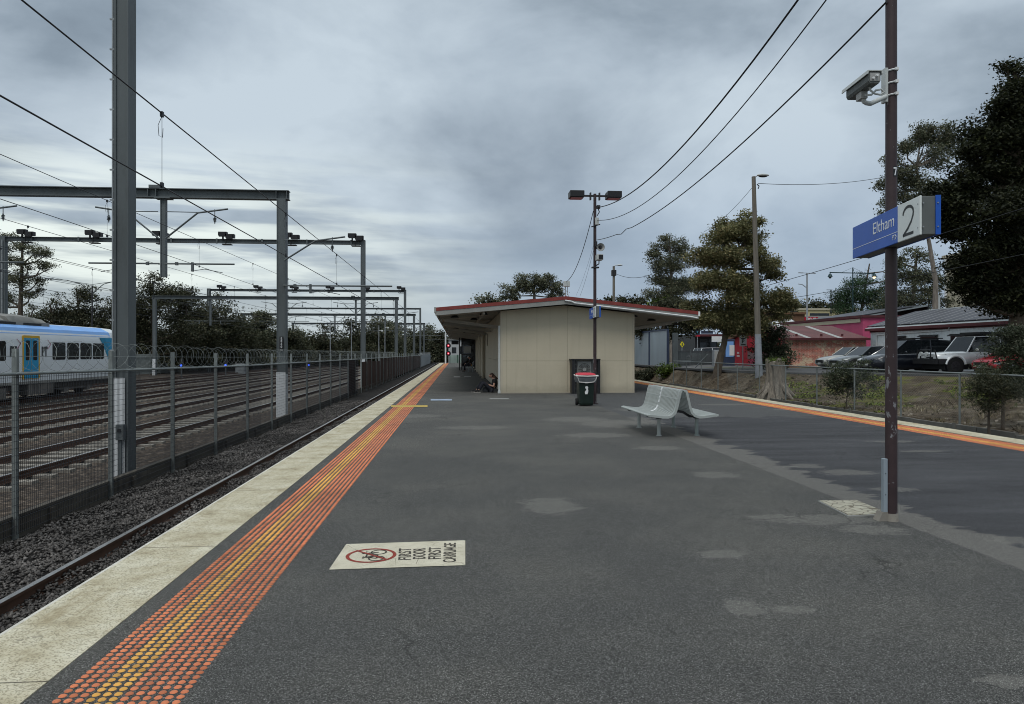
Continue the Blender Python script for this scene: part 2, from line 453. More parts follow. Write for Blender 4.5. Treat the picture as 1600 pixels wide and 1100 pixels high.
# --- asphalt of the platform: coarse speckle, a longitudinal joint, darker relaid strip, dusty scuffs
def m_asphalt():
    n = NT('platform_asphalt'); c = n.coord('Object')
    x, y, z = n.sep(c)
    fine = n.noise(c, 120, 2, .75); med = n.noise(c, 75, 3, .7)
    big = n.noise(c, .55, 6, .62); streak = n.noise(n.coord('Object', scale=(.35,1.5,1)), 1.1, 6, .65)
    agg = n.sep(n.vor(c, 200, 'F1', 'Color'))[0]
    agg2 = n.sep(n.vor(c, 380, 'F1', 'Color'))[1]
    fine = n.math('ADD', n.math('MULTIPLY', agg, .62), n.math('MULTIPLY', agg2, .38))
    sp = n.ramp(fine, [(.20, (.022,.022,.0215)), (.50, (.062,.061,.058)), (.70, (.098,.0965,.092)), (.84, (.17,.17,.165)), (.95, (.40,.40,.385))])
    smooth = n.ramp(med, [(.3, (.073,.0715,.067)), (.7, (.108,.106,.100))])
    # coarse stone shows near; the far half is a finer mix
    coarse = n.mix(.90, n.mix(1.0, smooth, (.8,.8,.8), 'MULTIPLY'), sp)
    fin = n.mix(.5, smooth, sp)
    jn = n.math('MULTIPLY', n.math('SUBTRACT', n.noise(c, 1.6, 5, .6), .5), 1.0)
    yj = n.math('ADD', y, n.math('MULTIPLY', jn, 3.0))
    base = n.mix(n.step(yj, 9.5, 14.5), coarse, fin)
    base = n.mix(n.step(big, .40, .66), base, n.mix(1.0, base, (1.24,1.22,1.18), 'MULTIPLY'))
    # right-hand side: dusty band beside the joint, then the bluish relaid strip
    xs = n.math('ADD', x, n.math('MULTIPLY', n.math('SUBTRACT', n.noise(n.coord('Object', scale=(.22,1,1)), 2.2, 6, .68), .5), 1.5))
    joint = n.step(n.math('ADD', x, n.math('MULTIPLY', jn, .10)), 4.13, 4.17)
    band = n.mix(1.0, fin, (1.5,1.46,1.44), 'MULTIPLY')
    base = n.mix(joint, base, band)
    relaid = n.mix(.5, n.ramp(med, [(.3, (.046,.046,.050)), (.7, (.064,.064,.069))]), n.mix(1.0, sp, (.8,.82,.90), 'MULTIPLY'))
    relaid = n.mix(1.0, relaid, n.ramp(streak, [(.32, .74), (.5, 1.0), (.68, 1.30)]), 'MULTIPLY')
    inr = n.math('MULTIPLY', n.step(xs, 4.58, 4.66), n.math('SUBTRACT', 1.0, n.step(yj, 16.8, 17.4)))
    base = n.mix(inr, base, relaid)
    far = n.math('MULTIPLY', joint, n.step(yj, 16.8, 17.4))
    base = n.mix(far, base, n.mix(1.0, fin, (.98,1.0,1.06), 'MULTIPLY'))
    # dusty scuffs that have a shape of their own
    blob = None
    wob = n.math('MULTIPLY', n.math('SUBTRACT', n.noise(n.coord('Object', scale=(.8,1.6,1)), 4.5, 7, .75), .5), 2.4)
    wob = n.math('ADD', wob, n.math('MULTIPLY', n.math('SUBTRACT', n.noise(n.coord('Object', scale=(.7,1.3,1)), 17, 5, .75), .5), 1.9))
    for (u, v, wx, wy) in ((860,790,.36,.5),(1128,866,.26,.14),(1118,742,.36,.3),(1160,948,.16,.16),(1238,952,.15,.09),(1570,1064,.18,.09),
                           (1290,812,.62,.24),(1365,828,.36,.22),(1210,808,.30,.12),(960,662,1.0,1.1),(900,655,.9,.8),(1010,640,1.0,.8),(930,680,.8,.5),
                           (1320,738,.42,.28),(1260,728,.3,.25),(1400,765,.30,.16),(1590,845,.25,.16),(740,668,.9,.5),(650,650,.8,.6),
                           (1240,640,.8,.3),(1130,632,.9,.4),(1395,690,.5,.18),(1440,705,.5,.12),(1540,665,.5,.2),(1030,700,.5,.3)):
        p = G(u, v)
        dx = n.math('MULTIPLY', n.math('SUBTRACT', x, p.x), 1.2/wx); dy = n.math('MULTIPLY', n.math('SUBTRACT', y, p.y), 1.2/wy)
        d = n.math('SQRT', n.math('ADD', n.math('MULTIPLY', dx, dx), n.math('MULTIPLY', dy, dy)))
        e = n.math('SUBTRACT', 1.15, n.math('ADD', d, wob))
        blob = e if blob is None else n.math('MAXIMUM', blob, e)
    bf = n.math('MULTIPLY', n.step(blob, .10, .30), .56)
    gen = n.math('MULTIPLY', n.math('MULTIPLY', n.step(streak, .60, .70), n.step(y, 8, 20)), .38)
    bf = n.math('MAXIMUM', bf, gen)
    base = n.mix(bf, base, n.mix(.5, n.mix(1.0, sp, (1.6,1.55,1.45), 'MULTIPLY'), (.19,.183,.17)))
    dk = n.math('MULTIPLY', n.step(n.noise(c, .9, 5, .7), .60, .70), .35)
    base = n.mix(dk, base, n.mix(1.0, base, (.62,.62,.64), 'MULTIPLY'))
    wv = n.new('ShaderNodeVectorMath', operation='ADD'); n.link(c, wv.inputs[0])
    nn = n.new('ShaderNodeTexNoise'); n.link(c, nn.inputs['Vector']); nn.inputs['Scale'].default_value = 1.6; nn.inputs['Detail'].default_value = 6
    sc = n.new('ShaderNodeVectorMath', operation='SCALE'); n.link(nn.outputs['Color'], sc.inputs[0]); sc.inputs['Scale'].default_value = .8
    n.link(sc.outputs[0], wv.inputs[1])
    ck = n.math('MULTIPLY', n.math('SUBTRACT', 1.0, n.step(n.vor(wv.outputs[0], .55, 'DISTANCE_TO_EDGE'), .0, .008)), n.step(n.noise(c, .45, 3), .50, .60))
    base = n.mix(n.math('MULTIPLY', ck, .55), base, (.018,.018,.018))
    gd = n.vor(c, 2.4); gr = n.sep(n.vor(c, 2.4, 'F1', 'Color'))[0]
    gum = n.math('MULTIPLY', n.math('SUBTRACT', 1.0, n.step(gd, .030, .045)), n.math('GREATER_THAN', gr, .45))
    base = n.mix(n.math('MULTIPLY', gum, .5), base, (.026,.026,.027))
    wl_ = n.vor(c, 1.3); wr_ = n.sep(n.vor(c, 1.3, 'F1', 'Color'))[1]
    lit = n.math('MULTIPLY', n.math('LESS_THAN', wl_, .014), n.math('GREATER_THAN', wr_, .72))
    base = n.mix(lit, base, (.42,.42,.40))
    n.bump(fine, .45, .003)
    return n.out(base, .93, 0, .12)
M['asphalt'] = m_asphalt()

def m_coping():
    n = NT('platform_edge_cream_paint'); c = n.coord('Object')
    x, y, z = n.sep(c)
    a = n.noise(c, 2.6, 8, .7); f = n.sep(n.vor(c, 130, 'F1', 'Color'))[0]
    col = n.ramp(a, [(.32, (.33,.28,.18)), (.48, (.50,.45,.325)), (.66, (.62,.58,.455))])
    col = n.mix(n.math('MULTIPLY', n.step(f, .70, .80), .60), col, (.17,.145,.095))
    col = n.mix(n.math('MULTIPLY', n.step(n.noise(c, 22, 5, .75), .54, .66), .5), col, (.25,.215,.145))
    wv = n.new('ShaderNodeVectorMath', operation='ADD'); n.link(c, wv.inputs[0])
    nn = n.new('ShaderNodeTexNoise'); n.link(c, nn.inputs['Vector']); nn.inputs['Scale'].default_value = 4
    sc = n.new('ShaderNodeVectorMath', operation='SCALE'); n.link(nn.outputs['Color'], sc.inputs[0]); sc.inputs['Scale'].default_value = .35
    n.link(sc.outputs[0], wv.inputs[1])
    cr = n.vor(wv.outputs[0], 8.5, 'DISTANCE_TO_EDGE')
    crack = n.math('MULTIPLY', n.math('SUBTRACT', 1.0, n.step(cr, .003, .022)), n.step(n.noise(c, 1.5, 4), .40, .62))
    col = n.mix(n.math('MULTIPLY', crack, .55), col, (.07,.06,.045))
    st = n.step(n.noise(n.coord('Object', scale=(2,.35,1)), 2.2, 5, .65), .56, .74)
    col = n.mix(n.math('MULTIPLY', st, .72), col, (.27,.215,.12))
    jy = n.math('ABSOLUTE', n.math('SUBTRACT', n.math('FRACT', n.math('DIVIDE', n.math('ADD', y, 6.0), 2.4)), .5))
    col = n.mix(n.math('MULTIPLY', n.step(jy, .4965, .4985), .7), col, (.07,.062,.05))
    rb = n.math('MULTIPLY', n.step(n.noise(n.coord('Object', scale=(1,.7,1)), 1.0, 4, .6), .60, .68), .75)
    col = n.mix(n.math('MULTIPLY', rb, n.math('SUBTRACT', 1.0, n.step(x, -2.5, -2.38))), col, (.10,.095,.09))
    n.bump(f, .3, .003)
    return n.out(col, .88, 0, .2)
M['coping'] = m_coping()
def m_nosing():
    return mat('edge_nosing_white', (.55,.53,.47), .7, 0, .2, 6, grime=.4)
M['nosing'] = m_nosing()

def m_ballast(name, lo, hi, sc=22, light=None):
    n = NT(name); c = n.coord('Object')
    v = n.vor(c, sc); cell = n.vor(c, sc, 'F1', 'Color')
    g = n.ramp(n.sep(cell)[0], [(0, lo), (.8, hi), (1, tuple(min(1, q*1.7) for q in hi))])
    b = n.ramp(n.noise(c, .5, 5, .65), [(.3, .7), (.7, 1.25)])
    col = n.mix(1.0, g, b, 'MULTIPLY')
    if light:
        s2 = n.step(n.noise(n.coord('Object', scale=(1,.12,1)), .55, 5, .6), .50, .64)
        col = n.mix(n.math('MULTIPLY', s2, .7), col, n.mix(1.0, g, light, 'MULTIPLY'))
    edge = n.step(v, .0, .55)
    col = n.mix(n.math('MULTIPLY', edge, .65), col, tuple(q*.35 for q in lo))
    n.bump(n.math('SUBTRACT', 1.0, v), .9, .03)
    return n.out(col, .95, 0, .15)
M['ballast'] = m_ballast('dark_ballast', (.022,.020,.019), (.055,.050,.047))
M['yard'] = m_ballast('yard_gravel', (.060,.047,.038), (.128,.103,.083), 9, light=(1.9,1.85,1.75))
M['trackgravel'] = m_ballast('pale_track_gravel', (.07,.062,.052), (.21,.19,.165), 9)
M['stone'] = leaf('ballast_stone', (.042,.038,.036), (.105,.095,.088), (.18,.165,.155))

def m_bank():
    n = NT('embankment_soil'); c = n.coord('Object')
    a = n.noise(c, .8, 7, .68); f = n.noise(c, 11, 5, .7)
    col = n.ramp(a, [(.30, (.045,.033,.022)), (.5, (.10,.078,.055)), (.68, (.19,.16,.12))])
    col = n.mix(.55, col, n.mix(1.0, col, n.ramp(f, [(.3, .35), (.7, 2.0)]), 'MULTIPLY'))
    x, y, z = n.sep(c)
    moss = n.math('MULTIPLY', n.step(n.noise(c, .9, 5, .6), .50, .60), n.math('MULTIPLY', n.step(y, 24, 29), n.math('SUBTRACT', 1.0, n.step(y, 36, 39))))
    col = n.mix(n.math('MULTIPLY', moss, .75), col, n.mix(f, (.09,.10,.022), (.19,.20,.045)))
    dry = n.math('MULTIPLY', n.step(n.noise(n.coord('Object', scale=(1,1,3)), 1.4, 6, .7), .54, .66), n.math('SUBTRACT', 1.0, n.step(y, 23, 27)))
    col = n.mix(n.math('MULTIPLY', dry, .7), col, n.mix(f, (.17,.15,.115), (.50,.46,.38)))
    n.bump(n.math('ADD', f, n.noise(c, 40, 3)), .9, .05)
    return n.out(col, .95, 0, .1)
M['bank'] = m_bank()
M['road'] = mat('car_park_asphalt', (.085,.085,.088), .9, 0, .2, .7, .2, 40)
M['path'] = mat('footpath_concrete', (.21,.205,.19), .9, 0, .2, .8, .1, 40, grime=.2)
M['grassy'] = mat('rough_grass', (.055,.060,.028), .95, 0, .5, 1.5, .6, 12)

def m_brick(name, c1, c2, mortar, rot=0, white=0):
    n = NT(name); c = n.coord('Object')
    x, y, z = n.sep(c)
    vec = n.comb(n.math('ADD', x, y), z, 0.0)
    b = n.new('ShaderNodeTexBrick'); n.link(vec, b.inputs['Vector'])
    b.inputs['Color1'].default_value = (*c1, 1); b.inputs['Color2'].default_value = (*c2, 1); b.inputs['Mortar'].default_value = (*mortar, 1)
    b.inputs['Scale'].default_value = 1; b.inputs['Brick Width'].default_value = .24; b.inputs['Row Height'].default_value = .086
    b.inputs['Mortar Size'].default_value = .011; b.inputs['Bias'].default_value = -.1
    nz = n.noise(c, 1.7, 6, .65)
    col = n.mix(1.0, b.outputs['Color'], n.ramp(nz, [(.3, .5), (.7, 1.35)]), 'MULTIPLY')
    if white:
        w = n.math('MULTIPLY', n.step(n.noise(c, 1.1, 6, .7), .50, .57), n.step(n.noise(c, 7, 4, .75), .40, .50))
        col = n.mix(n.math('MULTIPLY', w, white), col, (.66,.56,.40))
    n.bump(b.outputs['Fac'], .5, .01)
    return n.out(col, .9, 0, .15)
M['brick'] = m_brick('old_red_brick', (.60,.17,.125), (.38,.125,.095), (.55,.46,.38), white=.85)

def m_corr(name, col, period=.08, axis=0, rough=.55, strips=None):
    n = NT(name); c = n.coord('Object'); a = n.sep(c)[axis]
    w = n.math('SINE', n.math('MULTIPLY', a, 2*math.pi/period))
    k = n.ramp(n.noise(c, .7, 6, .65), [(.3, tuple(q*.75 for q in col)), (.7, tuple(q*1.2 for q in col))])
    n.bump(w, .6, .02)
    return n.out(k, rough, .1, .3)
M['shedroof'] = m_corr('faded_maroon_iron_roof', (.135,.045,.042), .16, 0)
M['solar'] = None
def m_solar():
    n = NT('solar_panel'); c = n.coord('Object')
    b = n.noise(c, .5, 3)
    return n.out(n.ramp(b, [(.3, (.040,.040,.050)), (.7, (.065,.065,.078))]), .45, 0, .35)
M['solar'] = m_solar()
M['tinclad'] = m_corr('grey_ribbed_cladding', (.74,.79,.81), .35, 1, .6)
ZEN = 1.5
EXPO = 0.28
SKYOFF = 0.0
# ================================================================== SETTING
YG = -0.98     # yard ground
RT = -0.77     # yard rail top
def sheet(name, x0, x1, y0, y1, z, m):
    return MB().add([(x0,y0,z),(x1,y0,z),(x1,y1,z),(x0,y1,z)], [(0,1,2,3)]).build(name, m, kind='structure', recalc=False)
sheet('ground', -1500, 1500, -300, 2500, -1.45, M['grassy'])
sheet('yard_ground', -36.5, -6.62, -12, 260, YG, M['yard'])
sheet('car_park', -90, -36.5, -12, 260, YG-.03, M['road'])
sheet('track_bed', -6.5, -2.2, -8, 330, -1.16, M['ballast'])
sheet('track_bed', 10.0, 15.0, -8, 330, -1.16, M['ballast'])
sheet('track_bed', -2.2, 10.0, 107, 330, -1.2, M['ballast'])

PY1 = 105.0
pf = MB().box(-1.98, 9.74, -6, PY1, -1.3, 0.0).build('platform', M['asphalt'], kind='structure')
def coping(xa, xb, name='platform_edge'):
    mb = MB()
    y = -6.0
    while y < PY1:
        mb.box(xa, xb, y, min(PY1, y+2.395), -.14, .006); y += 2.4
    mb.box(xa+.12 if xa < 0 else xa, xb if xa < 0 else xb-.12, -6, PY1, -1.3, -.14)
    return mb.build(name, M['coping'], kind='structure')
coping(-2.56, -1.98); coping(9.74, 10.24)
MB().box(-2.585, -2.562, -6, PY1, -.07, .004).build('platform_edge_nosing', M['nosing'], kind='structure')

def studs(x0, nrow, yel, ymax, name):
    t = thing(name, kind='structure', label=None, cat=None)
    rows_o = [i for i in range(nrow) if i not in yel]; rows_y = list(yel)
    def make(nm, rows, m):
        Vs, Fs = [], []; base = 0
        for (ya, yb, k) in ((2.6, 14, 12), (14, 40, 8), (40, ymax, 6)):
            ys = np.arange(ya, yb, .05)
            xs = np.array([x0 + .05*i for i in rows])
            gx, gy = np.meshgrid(xs, ys); c = np.stack([gx.ravel(), gy.ravel()], 1); n = len(c)
            an = np.arange(k)*2*np.pi/k
            rb = np.stack([np.cos(an)*.0185, np.sin(an)*.0185, np.full(k, .0015)], 1)
            rt = np.stack([np.cos(an)*.0135, np.sin(an)*.0135, np.full(k, .0062)], 1)
            P = np.concatenate([rb, rt])[None] + np.concatenate([c, np.zeros((n,1))], 1)[:, None, :]
            Vs.append(P.reshape(-1, 3))
            q = np.array([[i, (i+1) % k, (i+1) % k + k, i+k] for i in range(k)])
            # the top as a fan of quads
            tq = np.array([[k, k+i, k+i+1, k+i+2] for i in range(1, k-2, 2)])
            q = np.concatenate([q, tq])
            idx = base + np.arange(n)[:, None, None]*(2*k) + q[None]
            Fs.append(idx.reshape(-1, 4)); base += n*2*k
        np_mesh(nm, np.concatenate(Vs), np.concatenate(Fs), m, t)
    make('orange_studs', rows_o, M['orange']); make('yellow_studs', rows_y, M['tyellow'])
    return t
studs(-1.83, 12, (3, 4, 5), 103.5, 'tactile_paving')
studs(9.10, 12, (4, 5, 6), 80, 'tactile_paving')

# faded lines painted across the platform
def line_mark(name, pts, m):
    MB().add([tuple(p) for p in pts], [tuple(range(len(pts)))]).build(name, m, kind='structure', recalc=False)
def flat(u0, u1, v0, v1, z=.004):
    a, b, c, d = G(u0, v1), G(u1, v1), G(u1, v0), G(u0, v0)
    return [(p.x, p.y, z) for p in (a, b, c, d)]
line_mark('yellow_line', flat(611, 668, 633.6, 636.4, .0085), M['yline'])
line_mark('blue_line', flat(673, 706, 623.6, 625.9), M['bluepaint'])
line_mark('white_line', flat(709, 719, 588, 589.6), M['dustline'])
line_mark('white_line', flat(725, 736, 587.5, 588.8), M['dustline'])
line_mark('white_line', flat(765, 795, 622.4, 623.8), M['dustline'])

# ------------------------------------------------------------ railway tracks
def track(cx, rt, y0, y1, pale=None, sl=True, yoff=0):
    t = thing('railway_track', None, None, (cx, 0, 0), kind='structure')
    for sx in (-.8, .8):
        x = cx+sx
        r = MB(); r.box(x-.065, x+.065, y0, y1, rt-.16, rt-.145); r.box(x-.012, x+.012, y0, y1, rt-.145, rt-.035); r.box(x-.034, x+.034, y0, y1, rt-.035, rt-.004)
        ro = r.build('rail', M['rail'], t)
        MB().box(x-.035, x+.035, y0, y1, rt-.004, rt).build('rail_head', M['railtop'], ro)
    if sl:
        s = MB(); y = y0+yoff
        while y < min(y1, 120):
            s.box(cx-1.25, cx+1.25, y, y+.24, rt-.34, rt-(.148 if cx < -5 else .20)); y += .68
        s.build('sleepers', M['sleeper'], t)
    if pale:
        MB().add([(cx-pale,y0,rt-.168),(cx+pale,y0,rt-.168),(cx+pale,y1,rt-.168),(cx-pale,y1,rt-.168)], [(0,1,2,3)]).build('gravel_infill', M['trackgravel'], t, recalc=False)
    # rail fastenings that cast the dotted look along the foot
    return t
track(-3.95, -1.0, -8, 320, sl=True)
track(-9.5, RT, -10, 250, .72)
track(-13.45, RT, -10, 250, .6, yoff=.2)
track(-17.55, RT, -10, 250, .5, yoff=.4)
track(-22.2, RT, -10, 250, .4)
track(-26.4, RT, -10, 250, .4, yoff=.3)
track(11.95, -1.0, -8, 320)

# loose ballast stones near the platform (one uncountable mass)
def stones(name, n, xr, yr, z, s0, s1, m, dens=1.6):
    oct_ = np.array([(1,0,0),(0,1,0),(-1,0,0),(0,-1,0),(0,0,1),(0,0,-1)], float)
    tri = np.array([(0,1,4),(1,2,4),(2,3,4),(3,0,4),(1,0,5),(2,1,5),(3,2,5),(0,3,5)])
    x = RNG.uniform(xr[0], xr[1], n); y = yr[0] + (yr[1]-yr[0])*RNG.random(n)**dens
    s = RNG.uniform(s0, s1, n)
    P = oct_[None]*RNG.uniform(.55, 1.15, (n, 6, 1)) + RNG.normal(0, .16, (n, 6, 3))
    P *= s[:, None, None]*np.array([1.15, .9, .7])
    a = RNG.uniform(0, 6.28, (n, 3)); 
    ca, sa = np.cos(a), np.sin(a)
    Rz = np.zeros((n,3,3)); Rz[:,0,0]=ca[:,0]; Rz[:,0,1]=-sa[:,0]; Rz[:,1,0]=sa[:,0]; Rz[:,1,1]=ca[:,0]; Rz[:,2,2]=1
    Rx = np.zeros((n,3,3)); Rx[:,0,0]=1; Rx[:,1,1]=ca[:,1]; Rx[:,1,2]=-sa[:,1]; Rx[:,2,1]=sa[:,1]; Rx[:,2,2]=ca[:,1]
    P = np.einsum('nij,nkj->nki', np.einsum('nij,njk->nik', Rz, Rx), P)
    zz = z(x, y) if callable(z) else np.full(n, z)
    P += np.stack([x, y, zz + RNG.uniform(-.2, .6, n)*s], 1)[:, None]
    np_mesh(name, P.reshape(-1, 3), (np.arange(n)[:, None, None]*6 + tri[None]).reshape(-1, 3), m)['kind'] = 'stuff'
stones('ballast_stones', 62000, (-6.42, -3.2), (4.5, 40), lambda x, y: -1.12 - .0*x + .035*np.sin(x*9)*np.sin(y*3) - np.clip(x+4.6, 0, 1)*.10, .016, .036, M['stone'])

# ------------------------------------------------------------ far land
def ridge(name, pts, m, kind='structure'):
    pass

# ================================================================== NEAR FENCE (weldmesh, razor wire)
FX = -6.5
def rail_z(y): 
    return float(np.interp(y, [8, 12, 22, 60, 120, 165], [1.30, 1.27, 1.18, 1.10, 1.02, 1.0]))
BZ = -1.12
fence = thing('mesh_security_fence', 'long grey weldmesh fence topped with razor wire between platform track and rail yard', 'fence', (FX, 11.0, BZ))
posts_y = [W(u, 550, 0).y for u in ()]
ys = [11.0 - 2.9*2 + 2.9*i for i in range(44)]
for y in ys:
    zt = rail_z(y)+.37
    p = MB(); p.box(FX-.035, FX+.035, y-.03, y+.03, BZ-.05, zt)
    p.build('post', M['fencegrey'], fence)
tr = MB(); prev = None
for i in range(len(ys)-1):
    tr.tube([(FX+.05, ys[i], rail_z(ys[i])), (FX+.05, ys[i+1], rail_z(ys[i+1]))], .024, 8, cap=False)
tr.build('top_rail', M['fencegrey'], fence, smooth=True)
ln = MB()
ln.tube([(FX, y, rail_z(y)+.26) for y in ys], .004, 4); ln.build('line_wire', M['fencegrey'], fence)
# weldmesh
ms = MB(); y = 4.0; k = 0
def seg(a, b, r):
    ms.tube([a, b], r, 3, cap=False)
while y < 47:
    seg((FX+.045, y, BZ+.04), (FX+.045, y, rail_z(y)), .0038 if y < 24 else .0048)
    y += .05 if y < 24 else .10
for j in range(23):
    pts = [(FX+.05, yy, BZ+.06 + (rail_z(yy)-BZ-.06)*j/22.5) for yy in (4, 10, 16, 24, 36, 47)]
    ms.tube(pts, .0036, 3, cap=False)
ms.build('weldmesh', M['wire'], fence, kind='stuff')
cw = MB(); pts = []
ya, yb = 5.5, 75.0
n = int((yb-ya)/.34)*14
for i in range(n):
    y = ya + (yb-ya)*i/n; a = 2*math.pi*i/14
    wob = .02*math.sin(y*5.1)
    pts.append((FX + .25*math.cos(a), y + .03*math.sin(3*a+y), rail_z(y) + .26 + wob + .25*math.sin(a)))
cw.tube(pts, .0031, 3, cap=False)
cw.build('razor_wire', M['fencegrey'], fence)
pl = MB(); y = -6
while y < 75:
    pl.box(FX-.11, FX-.04, y, y+2.38, BZ-.1, -.865+random.uniform(-.02, .02)); y += 2.4
pl.box(FX-.13, FX-.02, -6, 75, -.862, -.82)
for y in ys:
    if y < 75: pl.box(FX-.06, FX+.02, y+.9, y+1.02, BZ-.05, -.9)
pl.build('timber_plinth', M['plinth'], fence)

# brown screen panels on the same line, further along, then a plain grey stretch
scr = thing('screened_fence', 'dark brown cloth screened fence further along the track behind steel posts', 'fence', (FX, 60, BZ))
y = 43.0; i = 0
while y < 126:
    L = 3.02
    zt = rail_z(y)-.02 - (.25*random.random() if y < 62 else 0)
    if not (y < 55 and i % 3 == 1):
        m = MB(); nn = 12
        for q in range(nn):
            y0 = y+L*q/nn; y1 = y+L*(q+1)/nn
            x0 = FX-.03+.035*math.sin(q*1.9+i); x1 = FX-.03+.035*math.sin((q+1)*1.9+i)
            m.add([(x0,y0,BZ+.1+.1*random.random()),(x1,y1,BZ+.1),(x1,y1,zt),(x0,y0,zt),(x0-.012,y0,BZ+.1),(x1-.012,y1,BZ+.1),(x1-.012,y1,zt),(x0-.012,y0,zt)], [(0,1,2,3),(5,4,7,6),(3,2,6,7),(0,4,5,1)])
        m.build('cloth_panel', M['brownscreen'], scr, recalc=False)
    y += L; i += 1
g = MB()
for q in range(16):
    y = 126+q*2.9
    g.box(FX-.04, FX+.04, y, y+.08, BZ, 1.5); g.box(FX-.02, FX+.01, y+.08, y+2.9, BZ+.1, 1.1)
g.build('grey_panel', M['galv'], scr)

# ================================================================== OVERHEAD LINE PORTALS
def channel_mast(mb, x, y, z0, z1, w, d):
    """steel H-section standing upright"""
    t = .035
    mb.box(x-w/2, x-w/2+t, y-d/2, y+d/2, z0, z1)
    mb.box(x+w/2-t, x+w/2, y-d/2, y+d/2, z0, z1)
    mb.box(x-w/2+t, x+w/2-t, y-d/2+.03, y+d/2-.03, z0, z1)
def beamH(mb, x0, x1, y, z0, z1, d):
    t = .03
    mb.box(x0, x1, y-d/2, y+d/2, z0, z0+t); mb.box(x0, x1, y-d/2, y+d/2, z1-t, z1)
    mb.box(x0, x1, y-.02, y+.02, z0+t, z1-t)
def insulator(mb, x, y, z):
    mb.lathe([(.012,.30),(.03,.29),(.03,.25),(.075,.22),(.03,.2),(.075,.17),(.03,.15),(.075,.12),(.03,.10),(.012,.0)], (x,y,z), 10)
MX = -6.95
def cantilever(mb, x, y, side, ztop, zlow, reach):
    """arm with strut, insulator and registration tube from a mast at x"""
    s = side
    mb.tube([(x+s*.15, y, zlow+1.0), (x+s*1.35, y, ztop-.35), (x+s*2.5, y, ztop-.18)], .035, 6)
    mb.tube([(x+s*.15, y, ztop-.32), (x+s*1.4, y, ztop-.33)], .018, 5)
    mb.tube([(x+s*.1, y, zlow), (x+s*reach, y, zlow)], .035, 6)
    insulator(mb, x+s*2.0, y, ztop-.78)
    mb.tube([(x+s*2.0, y, ztop-.2),(x+s*2.0, y, ztop-.48)], .016, 5)
    mb.tube([(x+s*1.15, y, zlow), (x+s*1.15, y, zlow-.28), (x+s*1.6, y, zlow-.2), (x+s*2.3, y, zlow-.34)], .014, 5)
    mb.box(x+s*1.15-.04, x+s*1.15+.04, y-.05, y+.05, zlow-.3, zlow+.06)
    mb.box(x+s*.55-.05, x+s*.55+.05, y-.05, y+.05, zlow-.06, zlow+.06)
def portal_low(Y, name_label, xl=-33.5, zt=8.0, first=False, w=.34):
    t = thing('catenary_portal', name_label, 'rail gantry', (MX, Y, YG), group='low heavy catenary portals over the yard')
    m = MB(); channel_mast(m, MX, Y, YG-.1, zt-.36, w, .40)
    mo = m.build('mast', M['mast'], t)
    m = MB(); m.box(MX-w/2-.012, MX+w/2+.012, Y-.215, Y-.203, YG, YG+1.78); m.box(MX+w/2+.002, MX+w/2+.012, Y-.2, Y+.2, YG, YG+1.7)
    m.build('white_band', M['mastwhite'], mo)
    m = MB(); channel_mast(m, xl, Y, YG-.1, zt-.36, w, .40); ml = m.build('mast', M['mast'], t)
    m = MB(); m.box(xl-.16, xl+.16, Y-.24, Y-.203, YG, YG+1.8); m.build('white_band', M['mastwhite'], ml)
    m = MB(); beamH(m, xl-.3, MX+.28, Y, zt-.36, zt, .34)
    for xx in (MX-.2, MX+.2, -11.75, -12.05): m.box(xx-.012, xx+.012, Y-.165, Y-.03, zt-.33, zt-.03)
    m.box(-12.0, -11.6, Y-.19, Y+.19, zt+.002, zt+.12)
    m.build('beam', M['mast'], t)
    for k, dx in enumerate((-11.5, -19.4, -27.5)):
        m = MB(); channel_mast(m, dx, Y, 4.55, zt-.362, .20, .20)
        m.box(dx-.3, dx+.3, Y-.2, Y+.2, zt-.40, zt-.365)
        do = m.build('drop_post', M['mast'], t)
        m = MB(); cantilever(m, dx, Y-.16, 1, 7.4, 5.05, 2.75); cantilever(m, dx, Y-.16, -1, 7.4, 5.05, 2.75)
        m.build('cantilever_arm', M['mast'], do, smooth=True)
    m = MB(); cantilever(m, MX, Y-.24, 1, 6.35, 4.22, 4.35); m.build('cantilever_arm', M['mast'], t, smooth=True)
    return t
def floodpair(Y, x, z, t):
    f = MB()
    for k, (dx, dz) in enumerate(((-.22, .24), (.30, .08))):
        f.bar((x+dx-.3, Y-.15, z+dz+.12), (x+dx+.3, Y-.15, z+dz+.12), .34, .28)
        f.bar((x+dx-.22, Y-.36, z+dz+.06), (x+dx+.22, Y-.36, z+dz+.06), .10, .34)
        f.box(x+dx-.05, x+dx+.05, Y-.2, Y-.1, z-.1, z+dz)
    f.box(x-.28, x+.36, Y-.22, Y+.2, z-.42, z-.36); f.box(x-.03, x+.03, Y-.22, Y-.18, z-.38, z)
    f.build('floodlight_pair', M['black'], t)
